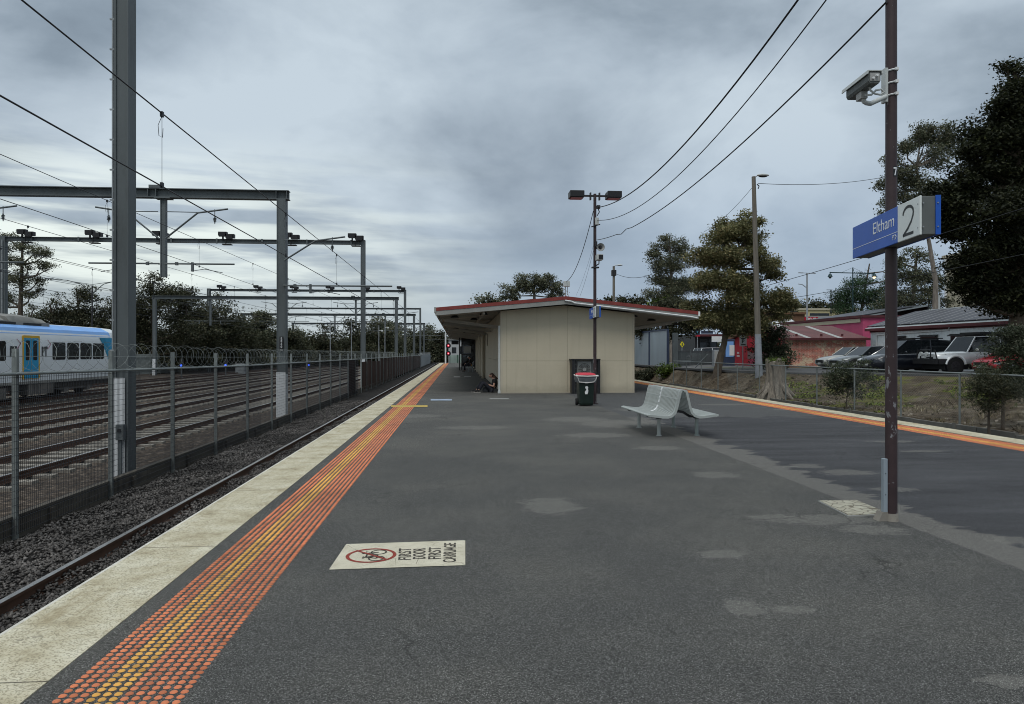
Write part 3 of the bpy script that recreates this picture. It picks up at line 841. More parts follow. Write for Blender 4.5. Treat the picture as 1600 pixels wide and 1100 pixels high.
def portal_high(Y, label, lamps=True, xl=-32.2, zt=9.85, near=False):
    w = .28 if near else .32
    mx_ = MX+.06 if near else MX
    t = thing('lighting_portal', label, 'rail gantry', (mx_, Y, YG), group='tall slender portals carrying floodlights')
    m = MB(); channel_mast(m, mx_, Y, YG-.1, zt-.003, w, .36)
    mo = m.build('mast', M['mast'], t, bevel=0)
    m = MB(); m.box(mx_-w/2-.004, mx_+w/2-.06 if near else mx_+w/2, Y-.198, Y-.184, YG, YG+2.05); wb = m.build('white_band', M['mastwhite'], mo)
    if near:
        c = MB()
        c.tube([(mx_-w/2-.05, Y-.12, .8), (mx_-w/2-.05, Y-.12, zt-.4)], .022, 8)
        for i in range(14): c.box(mx_-w/2-.11, mx_-w/2-.001, Y-.135, Y-.105, 1.0+i*.62, 1.03+i*.62)
        c.build('conduit', M['galv'], t, smooth=True)
        b = MB(); b.box(mx_-.06, mx_+.10, Y-.30, Y-.20, -.20, .12); b.box(mx_-.03, mx_+.03, Y-.26, Y-.2, YG, -.2)
        bo = b.build('isolator_box', M['mast'], t, bevel=.006)
        MB().cyl((mx_+.02, Y-.302, .0), (mx_+.02, Y-.325, .0), .035).build('lock_dial', M['black'], bo)
    m = MB(); channel_mast(m, xl, Y, YG-.1, zt-.003, .42, .36)
    ml = m.build('mast', M['mast'], t)
    MB().tube([(xl+.05, Y-.21, YG), (xl+.05, Y-.21, zt-.3)], .04, 6).build('conduit', M['galv'], ml, smooth=True)
    m = MB(); beamH(m, xl+.215, mx_-w/2-.002, Y, zt-.34, zt-.05, .28)
    for i in range(8):
        x = xl + 2 + i*3.2; m.box(x-.06, x+.06, Y-.17, Y-.142, zt-.40, zt-.02)
    m.build('beam', M['mast'], t)
    if lamps:
        for k in range(6): floodpair(Y, xl+1.6+k*4.62, zt-.05, t)
    return t
portal_high(15.34, 'thick grey steel mast with white painted base and conduit, closest to platform camera', lamps=False, near=True)
P1 = portal_low(28.85, 'heavy steel portal whose mast carries the black number plate E8600', first=True)
portal_high(53.1, 'slender floodlit portal straight behind the number plated portal')
portal_low(81.6, 'low heavy portal beyond the closest floodlit beam', zt=7.85)
portal_high(95.0, 'slender portal with two small lamps, second of the tall beams')
portal_low(114.5, 'low heavy portal seen third along the yard', zt=7.7)
portal_high(133.6, 'tall slender portal furthest along the yard, above the brown screen', lamps=False)
portal_low(148.0, 'furthest low portal where the masts bunch together near the bend', zt=7.6)
# number plate on the mast of P1
np_ = MB().box(MX-.05, MX+.10, 28.85-.235, 28.85-.2165, 1.64, 2.21).build("number_plate", M['black'], P1)
for i, ch in enumerate(('E', '8', '6', '0', '12')):
    text_obj('plate_lettering', ch, .125 if i < 4 else .085, M['textw'], (MX+.025, 28.85-.2375, 2.09-.108*i), (1,0,0), (0,0,1), np_, align='CENTER')

# ------------------------------------------------------------ overhead wires
def wire_pts(p0, p1, sag, n=20):
    p0 = Vector(p0); p1 = Vector(p1)
    return [p0.lerp(p1, i/n) - Vector((0,0,sag*4*(i/n)*(1-i/n))) for i in range(n+1)]
def ohl(x, zc, zk, y0, y1, label, r=.009, stag=.0, step=6.9, first=9.85, looped=True):
    t = thing('overhead_line', label, 'overhead wire', (x, 0, 0), group='contact and catenary wires over the tracks')
    MB().tube([(x, y, zc) for y in np.linspace(y0, y1, 12)], r, 5).build('catenary_wire', M['wire'], t, smooth=True)
    MB().tube([(x+stag*math.sin(y*.1), y, zk) for y in np.linspace(y0, y1, 24)], r, 5).build('contact_wire', M['wire'], t, smooth=True)
    y = first; d = MB()
    while y < min(y1, 110):
        d.tube([(x, y, zc), (x, y, zk)], .0035 if y < 40 else .005, 4)
        d.box(x-.018, x+.018, y-.025, y+.025, zc-.05, zc+.02); d.box(x-.018, x+.018, y-.025, y+.025, zk-.02, zk+.05)
        if looped:
            d.tube([(x, y, zc-.04), (x-.05, y, zc-.16), (x-.04, y, zc-.30), (x, y+.02, zc-.32), (x+.01, y+.01, zc-.2)], .004, 4)
        y += step
    d.build('droppers', M['wire'], t)
    return t
ohl(-3.95, 4.80, 3.82, 1.0, 200, 'pair of wires over the platform track, climbing steeply to the top corner', r=.0095)
ohl(-9.5, 5.72, 4.74, 2.0, 180, 'pair of wires over the yard track beside the mesh fence', r=.009, first=13.2, stag=.15)
ohl(-13.45, 5.55, 4.70, 2.0, 180, 'pair of wires over the second yard track from the mesh fence', r=.009, first=16.5, stag=.15)
ohl(-17.55, 5.6, 4.70, 2.0, 180, 'pair of wires over the third yard track from the mesh fence', r=.009, first=15.0, stag=.15)
ohl(-22.2, 5.6, 4.70, 2.0, 180, 'pair of wires above the parked train', r=.009, first=18.0, stag=.15)
ohl(-26.4, 5.6, 4.70, 2.0, 180, 'pair of wires over the yard track behind the parked train', r=.009, first=20.0, stag=.15)

# ================================================================== TRAIN
TX = -20.68      # side facing the platform
tr_ = thing('commuter_train', 'parked white commuter train with blue roof edge and teal nose', 'train', (-22.2, 36, RT))
TY0, TY1 = 18.0, 45.6
zb, zt_ = RT+.95, RT+3.55
def prof(y, sc=1.0):
    hw = 1.52*sc; cx = -22.2
    pts = [(hw*.97, zb), (hw, zb+.5), (hw, zb+1.9), (hw*.975, zb+2.35), (hw*.90, zt_-.02), (hw*.60, zt_+.22), (0, zt_+.32)]
    ring = [(cx+a, y, b) for a, b in pts] + [(cx-a, y, b) for a, b in pts[-2::-1]]
    return ring
body = MB(); body.loft([prof(TY0), prof(TY1-1.7), prof(TY1-.7, .985), prof(TY1-.1, .93), prof(TY1, .86)])
body.build('body_shell', M['trainwhite'], tr_, smooth=True)
def side(y0, y1, z0, z1, out=.012):
    return [(TX+out, y0, z0), (TX+out, y1, z0), (TX+out, y1, z1), (TX+out, y0, z1)]
def yu(u, x=TX):  # where the line of sight of column u meets the train side
    t = (u-800)/F   # xc/zc
    # X = zc*(t*CY+SY), Y = zc*(-t*SY+CY)
    zc = x/(t*CY+SY); return zc*(-t*SY+CY)
# blue band along the top edge follows the upper bevel of the shell
bm_ = MB(); hw = 1.52
bm_.prism([(-22.2+hw*.979+.006, TY0, zb+2.30), (-22.2+hw*.905+.012, TY0, zt_-.02), (-22.2+hw*.60+.01, TY0, zt_+.235), (-22.2+hw*.60, TY0, zt_+.2), (-22.2+hw*.9, TY0, zt_-.05)], (0, TY1-1.4-TY0, 0))
bm_.build('blue_roof_band', M['trainblue'], tr_)
def rounded(y0, y1, z0, z1, r, x, t):
    pts = []
    for (cy, cz, a0) in ((y1-r, z1-r, 0), (y0+r, z1-r, 90), (y0+r, z0+r, 180), (y1-r, z0+r, 270)):
        for k in range(4):
            a = R(a0+k*30); pts.append((x, cy+r*math.cos(a), cz+r*math.sin(a)))
    return MB().prism(pts, (t, 0, 0))
zw0, zw1 = zb+1.02, zb+1.92
for (ua, ub) in ((82,102),(105,123),(125.5,143),(145,162)):
    rounded(yu(ua), yu(ub), zw0, zw1, .10, TX-.02, .034).build('window', M['glass'], tr_)
for y in (yu(10)-1.15, yu(10)-2.5, yu(10)-9.2, yu(10)-10.6, yu(10)-12):
    rounded(y, y+1.1, zw0, zw1, .10, TX-.02, .034).build('window', M['glass'], tr_)
def door(y0, y1):
    d = rounded(y0-.10, y1+.12, zb+.12, zb+2.22, .06, TX-.02, .036).build('door_surround', M['trainyellow'], tr_)
    ym = (y0+y1)/2
    for (a, b) in ((y0, ym-.015), (ym+.015, y1)):
        l = rounded(a, b, zb+.14, zb+2.10, .04, TX-.01, .036).build('door_leaf', M['traindoor'], d)
    for (a, b) in ((y0+.12, ym-.14), (ym+.14, y1-.12)):
        rounded(a, b, zb+1.02, zb+1.98, .06, TX, .032).build('door_window', M['glass'], d)
door(yu(37), yu(59.5)); door(yu(37)-10.2, yu(59.5)-10.2)
def triangle(y0, z0, y1, z1, y2, z2, m, out):
    MB().prism([(TX-.02, y0, z0), (TX-.02, y1, z1), (TX-.02, y2, z2)], (.02+out, 0, 0)).build('nose_livery', m, tr_)
ya, ye = yu(156), TY1-.9
zlt = zb+2.25
MB().prism([(TX-.02, ya, zlt), (TX-.02, ya+1.75, zb+.1), (TX-.02, ye, zb+.1), (TX-.02, ye, zlt)], (.030, 0, 0)).build('nose_livery', M['trainteal'], tr_)
triangle(ya+.5, zlt-.02, ya+1.2, zlt-.75, ya+1.9, zlt-.02, M['traindoor'], .014)
triangle(ya+.9, zlt-1.2, ya+1.7, zlt-.5, ya+1.9, zlt-1.7, M['trainteal2'], .014)
def pt_logo(y, z, parent, x, xd, size=.5, letter=None, chev=None, up=(0,0,1)):
    lo = text_obj('logo', 'PT', size, letter or M['text'], (x, y, z), xd, up, parent, width=size*.85)
    return lo
for (ua) in (15.5, 65):
    y = yu(ua); z = zb+1.22
    lo = text_obj('logo', 'PT', .66, M['text'], (TX+.018, y, z), (0,1,0), (0,0,1), tr_, width=.50, bold=.025)
    c = MB(); yc = y+.50
    c.bar((TX+.016, yc, z+.82), (TX+.016, yc+.30, z+.60), .012, .13, up=(1,0,0)); c.bar((TX+.016, yc+.30, z+.60), (TX+.016, yc, z+.34), .012, .13, up=(1,0,0))
    c.v = [(TX+.014 + (p[0]-TX-.016)*.1, p[1], p[2]) for p in c.v]
    c.build('logo_chevron', M['magenta'], lo)
rf = MB()
for (a, b) in ((TY0+1, yu(26)), (yu(28), yu(90))):
    rf.loft([[( -22.2+s*hwx, y, z) for (s, hwx, z) in ((1,1.12,zt_+.1),(1,1.12,zt_+.30),(1,.95,zt_+.50*k+.05),(1,.4,zt_+.62*k+.05),(-1,.4,zt_+.62*k+.05),(-1,.95,zt_+.50*k+.05),(-1,1.12,zt_+.30),(-1,1.12,zt_+.1))]
             for (y, k) in ((a, .9), (a+.3, 1), (b-1.4, 1), (b-.4, .85), (b, .55))])
rf.build('roof_air_unit', M['trainroof'], tr_, smooth=True)
lv = MB()
for y in np.arange(TY0+1.5, yu(80), 2.1): lv.box(-22.2+1.117, -22.2+1.128, y, y+1.5, zt_+.14, zt_+.25)
lv.build('roof_louvres', M['black'], tr_)
un = MB(); un.box(-23.5, TX-.12, TY0, TY1-.8, RT+.55, zb+.02)
un.build('underframe', M['under'], tr_)
sk = MB(); sk.box(-23.69, TX-.02, TY0, TY1-1.3, zb-.14, zb+.001); sk.build('lower_sill', M['trainroof'], tr_)
tk = MB(); tk.box(-21.6, TX-.06, yu(46), yu(86), RT+.28, RT+.85)
for y in np.arange(yu(46)+.2, yu(86), .28): tk.box(TX-.058, TX-.045, y, y+.03, RT+.30, RT+.83)
tk.build('equipment_box', M['undertank'], tr_)
MB().box(-21.6, TX-.06, yu(0), yu(12), RT+.2, RT+.7).build('equipment_box', M['undertank'], tr_)
for yb in (TY1-3.6, TY1-5.9, TY0+3, TY0+5.3):
    w = MB()
    for s in (-.8, .8): w.cyl((-22.2+s-.07, yb, RT+.44), (-22.2+s+.07, yb, RT+.44), .44, n=18)
    w.build('wheelset', M['under'], tr_)
for yb in (TY1-4.75, TY0+4.15):
    bg = MB(); bg.box(TX-.42, TX-.24, yb-1.7, yb+1.7, RT+.38, RT+.58); bg.box(TX-.36, TX-.18, yb-1.35, yb-.95, RT+.25, RT+.62); bg.box(TX-.36, TX-.18, yb+.95, yb+1.35, RT+.25, RT+.62)
    bg.build('bogie_frame', M['undertank'], tr_)
nose = MB(); nose.prism([(-23.4, TY1+.002, zb+1.1), (-21.0, TY1+.002, zb+1.1), (-21.1, TY1-.02, zb+2.0), (-23.3, TY1-.02, zb+2.0)], (0, .03, 0)); nose.build('cab_window', M['glass'], tr_)

# ================================================================== FAR YARD FENCE, CARS, POLES BEHIND THE YARD
pf_ = thing('palisade_fence', 'long grey palisade fence along the far side of the rail yard', 'fence', (-35.0, 90, YG))
m = MB()
for y in np.arange(30, 190, .17): m.box(-35.02, -34.98, y, y+.075, YG+.1, YG+2.35)
m.build('pales', M['fencegrey'], pf_, kind='stuff')
m = MB(); m.box(-35.06, -35.025, 30, 190, YG+.5, YG+.56); m.box(-35.06, -35.025, 30, 190, YG+1.9, YG+1.96)
for y in np.arange(30, 190, 3): m.box(-35.12, -35.065, y, y+.06, YG, YG+2.6)
m.build('rails', M['fencegrey'], pf_)
# ================================================================== STATION BUILDING
BX0, BX1, BY0, BY1 = 1.70, 6.86, 27.4, 74.0
RX, RZ = 4.12, 3.72         # ridge
ELX, ELZ = -.80, 3.27       # platform-side eave
ERX, ERZ = 9.25, 3.17
RY0, RY1 = 26.75, 75.0
def roofz(x):
    return RZ + (ELZ-RZ)*(RX-x)/(RX-ELX) if x < RX else RZ + (ERZ-RZ)*(x-RX)/(ERX-RX)
bld = thing('station_building', 'long low beige station building with red edged roof and wide canopies on the platform', 'station building', (4.1, 27.4, 0))
core = MB()
def gable(x0, x1, y0, y1, dz, mb, z0=0.0):
    xs = [x0] + ([RX] if x0 < RX < x1 else []) + [x1]
    pts = [(x, y0, roofz(x)-dz) for x in xs]
    mb.prism([(x0, y0, z0), *[(a, b, c) for a, b, c in pts], (x1, y0, z0)], (0, y1-y0, 0))
gable(BX0+.02, BX1-.02, BY0+.02, BY1, .30, core)
core.build('wall_core', M['gap'], bld)
fp = MB()
def xw(u): return W(u, 550, 27.45).x
seams = [BX0, xw(792), xw(839.5), xw(887.6), xw(935), xw(983.4), BX1]
zs = 1.6-(564-550)*27.4/1110
for a, b in zip(seams[:-1], seams[1:]):
    a2, b2 = a+.004, b-.004
    fp.box(a2, b2, BY0, BY0+.021, .03, zs-.004)
    xs = [a2] + ([RX] if a2 < RX < b2 else []) + [b2]
    fp.prism([(a2, BY0, zs+.004), *[(x, BY0, roofz(x)-.31) for x in xs], (b2, BY0, zs+.004)], (0, .021, 0))
fp.build('front_panel_wall', M['beige'], bld)
tm = MB(); tm.box(BX0-.05, BX0+.03, BY0-.012, BY0+.05, 0, roofz(BX0)-.33); tm.box(BX1-.03, BX1+.05, BY0-.012, BY0+.05, 0, roofz(BX1)-.33)
tm.box(BX0+.03, BX1-.03, BY0-.014, BY0-.002, 0, .05)
tm.build('corner_trim', M['beigeside'], bld)
sw = MB()
y = BY0+.05
for (ya, yb) in ((27.46, 31.6), (31.63, 35.7), (35.73, 39.8), (39.83, 43.0)):
    sw.box(BX0-.02, BX0+.02, ya, yb, .03, zs); sw.box(BX0-.02, BX0+.02, ya, yb, zs+.01, roofz(BX0)-.33)
sw.build('side_wall', M['beigeside'], bld)
s2 = MB()
for (ya, yb) in ((43.1, 47), (47.05, 51), (51.05, 56), (56.05, 62), (62.05, 74)):
    s2.box(BX0-.14, BX0+.02, ya, yb, .03, roofz(BX0)-.34)
s2.build('rear_side_wall', M['beigeside'], bld)
rw = MB(); rw.box(BX1-.02, BX1+.02, BY0+.05, BY1, .03, roofz(BX1)-.33); rw.build('side_wall', M['beigeside'], bld)
for yy in (43.0, 47.0, 51, 56, 62):
    p = MB(); p.cyl((BX0-.19, yy, 0), (BX0-.19, yy, roofz(BX0)-.34), .045, n=10); p.box(BX0-.26, BX0-.12, yy-.07, yy+.07, 0, .12); p.build('downpipe', M['beigeside'], bld, smooth=True)
p = MB(); p.box(BX0-.13, BX0-.055, BY0+.02, BY0+.10, 0, 2.62); p.box(BX0-.15, BX0-.05, BY0-.02, BY0+.12, 0, .10); p.build('downpipe', M['offwhite'], bld, bevel=.008)
v = MB(); yv = 40.1; v.box(BX0-.035, BX0-.021, yv-.28, yv+.28, 1.95, 2.62); v.build('slot_window', M['glass'], bld)
# roof: red capped sheets on a grey fascia, a ceiling under each canopy
def slab(name, xa, xb, dz0, dz1, m, y0=RY0, y1=RY1, sub=None):
    mb = MB()
    for (p, q) in ((xa, RX), (RX, xb)):
        if q <= p: continue
        mb.prism([(p, y0, roofz(p)-dz1), (q, y0, roofz(q)-dz1), (q, y0, roofz(q)-dz0), (p, y0, roofz(p)-dz0)], (0, y1-y0, 0))
    return mb.build(name, m, bld)
slab('roof', ELX, ERX, .0, .13, M['redroof'], RY0, RY1)
slab('fascia', ELX-.03, ERX+.02, .131, .30, M['trimgrey'], RY0+.015, RY0+.05)
slab('ceiling', ELX+.05, ERX-.05, .20, .245, M['soffit'], RY0+.051, RY1)
mb = MB(); mb.box(ELX-.075, ELX-.003, RY0, RY1, ELZ-.19, ELZ+.01); mb.box(ELX+.002, ELX+.05, RY0+.06, RY1, ELZ-.31, ELZ-.135); mb.build('gutter', M['trimgrey'], bld)
mb = MB(); mb.box(ERX+.003, ERX+.075, RY0, RY1, ERZ-.19, ERZ-.01); mb.box(ERX-.05, ERX-.002, RY0+.06, RY1, ERZ-.30, ERZ-.135); mb.build('gutter', M['white'], bld)
mb = MB()
mb.tube([(RX-.05, RY0-.02, RZ-.16), (RX+.2, RY0-.03, RZ-.20), (RX+.32, RY0-.03, RZ-.26), (ERX-.35, RY0-.03, roofz(ERX-.35)-.245), (ERX-.05, RY0-.02, ERZ-.26)], .028, 6)
mb.build('cable_conduit', M['white'], bld, smooth=True)
# canopy rafters and beams
for yy in np.arange(29.2, 74, 5.6):
    r = MB(); r.bar((BX0-.05, yy, 2.62), (ELX+.25, yy, ELZ-.36), .07, .12); r.bar((BX0-.02, yy, roofz(BX0)-.30), (ELX+.1, yy, ELZ-.29), .07, .09)
    r.box(ELX+.10, ELX+.16, yy-.03, yy+.03, ELZ-.42, ELZ-.245); r.build('canopy_bracket', M['soffit'], bld)
    r = MB(); r.bar((BX1+.05, yy, 2.50), (ERX-.3, yy, ERZ-.36), .06, .11); r.build('canopy_bracket', M['soffit'], bld)
for yy in (33.0, 41.5, 52.0, 63):
    r = MB(); r.bar((BX0-.15, yy, 2.76), (ELX+.12, yy, 2.93), .10, .16); r.build('cross_beam', M['trimgrey'], bld)
bm = MB(); bm.bar((1.0, RY0+.3, roofz(1.0)-.32), (1.0, RY1, roofz(1.0)-.32), .08, .14); bm.build('ceiling_beam', M['soffit'], bld)
for (x, y) in ((-.12, 29.0), (1.05, 28.6), (-.1, 33.2), (.75, 32.6), (-.1, 37.5), (.6, 38), (-.1, 43), (.6, 46), (-.1,52), (.5,56)):
    l = MB(); z = roofz(x)-.245; l.lathe([(.16,-.10),(.17,-.07),(.11,-.02),(.11,-.001)], (x,y,z), 14); lo = l.build('downlight', M['dark'], bld, smooth=True)
for (x, y) in ((7.25, 29.0), (7.5, 32.5), (8.3, 30.0), (7.4, 37), (8.5, 36)):
    l = MB(); z = roofz(x)-.245; l.lathe([(.19,-.09),(.20,-.06),(.13,-.02),(.13,-.001)], (x,y,z), 14); l.build('downlight', M['dark'], bld, smooth=True)
for yy in (38.0, 48, 58):
    MB().box(8.62, 8.74, yy-.06, yy+.06, 0, roofz(8.7)-.25).build('canopy_post', M['offwhite'], bld)
# wind break with dark glazed panels across the covered platform
wb_ = MB(); yb = 62.0
for x in (.12, .32, 1.45): wb_.box(x, x+.10, yb-.05, yb+.05, 0, 3.05)
for z in (.32, 1.35, 2.25, 2.98): wb_.box(.42, 1.45, yb-.03, yb+.03, z, z+.07)
wf = wb_.build('windbreak', M['dark'], bld)
g = MB(); g.box(.42, 1.45, yb-.008, yb+.008, .39, 1.35); g.box(.42, 1.45, yb-.008, yb+.008, 1.42, 2.25); g.box(.42, 1.45, yb-.008, yb+.008, 2.32, 2.98); g.build('glazing', M['glass'], wf)
n_ = MB(); n_.box(.52, 1.15, yb-.02, yb-.012, 1.5, 2.1); n_.build('notice', M['acgrey'], wf)
MB().box(-.55, .1, 63.9, 64.1, 2.28, 2.62).build('hanging_sign', M['black'], bld)
# junction box standing on the ridge
jb = MB(); zc = 26.9; x = W(886, 550, zc).x
jb.box(x-.10, x+.13, RY0+.02, RY0+.18, 4.09, 4.30)
jp = jb.build('roof_junction_box', M['offwhite'], bld, bevel=.01)
q = MB(); q.tube([(x-.04, RY0+.1, 4.10), (x-.04, RY0+.1, 3.62), (x-.07, RY0-.02, 3.55)], .02, 6); q.tube([(x+.05, RY0+.1, 4.10), (x+.05, RY0+.1, 3.86), (x+.08, RY0+.1, 3.72)], .012, 6); q.build('conduit', M['trimgrey'], jp, smooth=True)

# ------------------------------------------------------------ air conditioner in its guard, against the wall
ax0, ax1 = W(895, 550, 27.0).x, W(940, 550, 27.0).x
ac = thing('air_conditioner', 'outdoor air conditioning unit caged by dark guard posts against the beige wall', 'air conditioner', ((ax0+ax1)/2, 27.15, 0))
u_ = MB(); u_.box(ax0+.22, ax0+.78, 27.08, 27.36, .28, 1.24); uo = u_.build('casing', M['acgrey'], ac, bevel=.01)
f_ = MB(); f_.box(ax0+.24, ax0+.76, 27.06, 27.079, .66, 1.20); f_.build('fan_panel', M['trimgrey'], uo)
f_ = MB(); cxx, czz = ax0+.50, .93
for k in range(1, 6): f_.tube([(cxx+.045*k*math.cos(a), 27.045, czz+.045*k*math.sin(a)) for a in np.linspace(0, 2*math.pi, 25)], .007, 4)
for k in range(8): f_.tube([(cxx+.05*math.cos(k*math.pi/4), 27.042, czz+.05*math.sin(k*math.pi/4)), (cxx+.235*math.cos(k*math.pi/4), 27.042, czz+.235*math.sin(k*math.pi/4))], .005, 4)
f_.build('fan_grille', M['black'], uo, smooth=True)
MB().cyl((cxx, 27.03, czz), (cxx, 27.044, czz), .075, n=16).build('fan_hub', M['acgrey'], uo)
for (xa, xb, ya, yb) in ((ax0, ax0+.10, 26.92, 27.36), (ax1-.10, ax1, 26.92, 27.36), (ax0+.13, ax0+.17, 26.95, 27.0)): MB().box(xa, xb, ya, yb, 0, 1.30).build('guard_post', M['black'], ac)
g_ = MB(); g_.box(ax0-.05, ax1+.01, 26.90, 27.38, 1.302, 1.335); g_.build('guard_top', M['black'], ac)
g_ = MB()
for x in np.arange(ax0+.11, ax1-.1, .075): g_.box(x, x+.004, 26.95, 26.955, .02, 1.30)
for z in np.arange(.06, 1.30, .15): g_.box(ax0+.1, ax1-.1, 26.944, 26.949, z, z+.004)
g_.build('guard_mesh', M['fencegrey'], ac)
b_ = MB(); b_.box(ax0+.22, ax1-.12, 27.1, 27.36, .0, .26); b_.build('plinth', M['trimgrey'], ac)
pn = MB(); pn.box(ax0+.80, ax1-.11, 27.31, 27.36, .28, 1.29); pn.build('back_panel', M['acgrey'], ac)

# ================================================================== LAMP POLE BEFORE THE BUILDING
def PZ(v, zc): return CAMZ-(v-550)/F*zc
lx, ly = XY(929.5, 21.9)
def lamp_z(v): return PZ(v, 21.9)
lp = thing('lamp_pole', 'brown lamp pole with twin square lamp heads in front of the station building', 'lamp pole', (lx, ly, 0))
MB().cyl((lx, ly, 0), (lx, ly, lamp_z(303)), .052, .047, n=12).build('pole', M['maroonpole'], lp, smooth=True)
MB().box(lx-.09, lx+.09, ly-.09, ly+.09, 0, .02).build('base_plate', M['maroonpole'], lp)
arm = MB(); arm.box(lx-.36, lx+.36, ly-.03, ly+.03, lamp_z(306.5)-.02, lamp_z(306.5)+.03); arm.box(lx-.16, lx-.12, ly-.06, ly+.06, lamp_z(306.5)-.12, lamp_z(306.5)+.10); arm.box(lx+.12, lx+.16, ly-.06, ly+.06, lamp_z(306.5)-.12, lamp_z(306.5)+.10)
arm.build('cross_arm', M['dark'], lp)
for s in (-1, 1):
    h = MB(); a = s*.36; b = s*.80
    x0, x1 = sorted((lx+a, lx+b))
    zz = lamp_z(306)
    h.prism([(x0, ly-.22, zz-.08), (x1, ly-.22, zz-.08), (x1, ly-.22, zz+.12), (x0, ly-.22, zz+.12)], (0, .44, 0))
    ho = h.build('lamp_head', M['black'], lp, bevel=.015)
    MB().box(x0+.04, x1-.04, ly-.18, ly+.18, zz-.095, zz-.081).build('lens', M['glass'], ho)
jb = MB(); jb.box(lx+.055, lx+.16, ly-.06, ly+.05, lamp_z(326), lamp_z(321)); jb.tube([(lx+.10, ly, lamp_z(326)), (lx+.14, ly, lamp_z(331)), (lx+.07, ly, lamp_z(337))], .016, 6); jb.build('cable_bracket', M['dark'], lp)
wb = MB(); wb.box(lx-.01, lx+.10, ly-.13, ly-.055, lamp_z(352), lamp_z(341)); wb.build('junction_box', M['offwhite'], lp, bevel=.008)
cb = MB(); cb.bar((lx-.12, ly-.06, lamp_z(355)), (lx+.15, ly-.06, lamp_z(351)), .03, .03); cb.box(lx-.02, lx+.05, ly-.14, ly-.06, lamp_z(386), lamp_z(378)); cb.tube([(lx-.045, ly-.05, lamp_z(v)) for v in (345, 360, 380, 400, 420)], .012, 5); cb.box(lx-.10, lx+.12, ly-.07, ly+.07, lamp_z(419), lamp_z(417)); cb.build('cable_clamps', M['dark'], lp)
hs = thing('horn_loudspeaker', 'round grey horn loudspeaker on the lamp pole', 'loudspeaker', (lx+.13, ly-.1, lamp_z(388)))
z = lamp_z(388)
hm = MB(); pr = [(.035, .0), (.05, .06), (.10, .13), (.125, .16)]
rings = [[(lx+.13+r*math.cos(a)-.0, ly-.10-t, z+r*math.sin(a)) for a in np.linspace(0, 2*math.pi, 17)[:-1]] for r, t in pr]
hm.loft(rings, caps=False); hm.loft([[(lx+.13+(r-.012)*math.cos(a), ly-.10-t-.002, z+(r-.012)*math.sin(a)) for a in np.linspace(0, 2*math.pi, 17)[:-1]] for r, t in pr], caps=False)
hm.build('horn', M['acgrey'], hs, smooth=True, recalc=False)
MB().cyl((lx+.13, ly-.11, z), (lx+.13, ly-.23, z), .055, .03).build('driver_cone', M['black'], hs)
MB().box(lx+.04, lx+.13, ly-.11, ly-.04, z-.03, z+.03).build('bracket', M['dark'], hs)
c2 = thing('security_camera', 'small boxed security camera on the lamp pole beneath the loudspeaker', 'security camera', (lx+.12, ly-.1, lamp_z(405)))
z = lamp_z(404)
MB().box(lx-.0, lx+.19, ly-.36, ly-.06, z-.08, z+.09).build('housing', M['offwhite'], c2, bevel=.01)
MB().box(lx+.05, lx+.18, ly-.375, ly-.361, z-.06, z+.07).build('lens_window', M['black'], c2)
MB().tube([(lx+.1, ly-.15, z-.08), (lx+.1, ly-.13, z-.18), (lx+.03, ly-.06, z-.22)], .018, 6).build('bracket', M['dark'], c2, smooth=True)

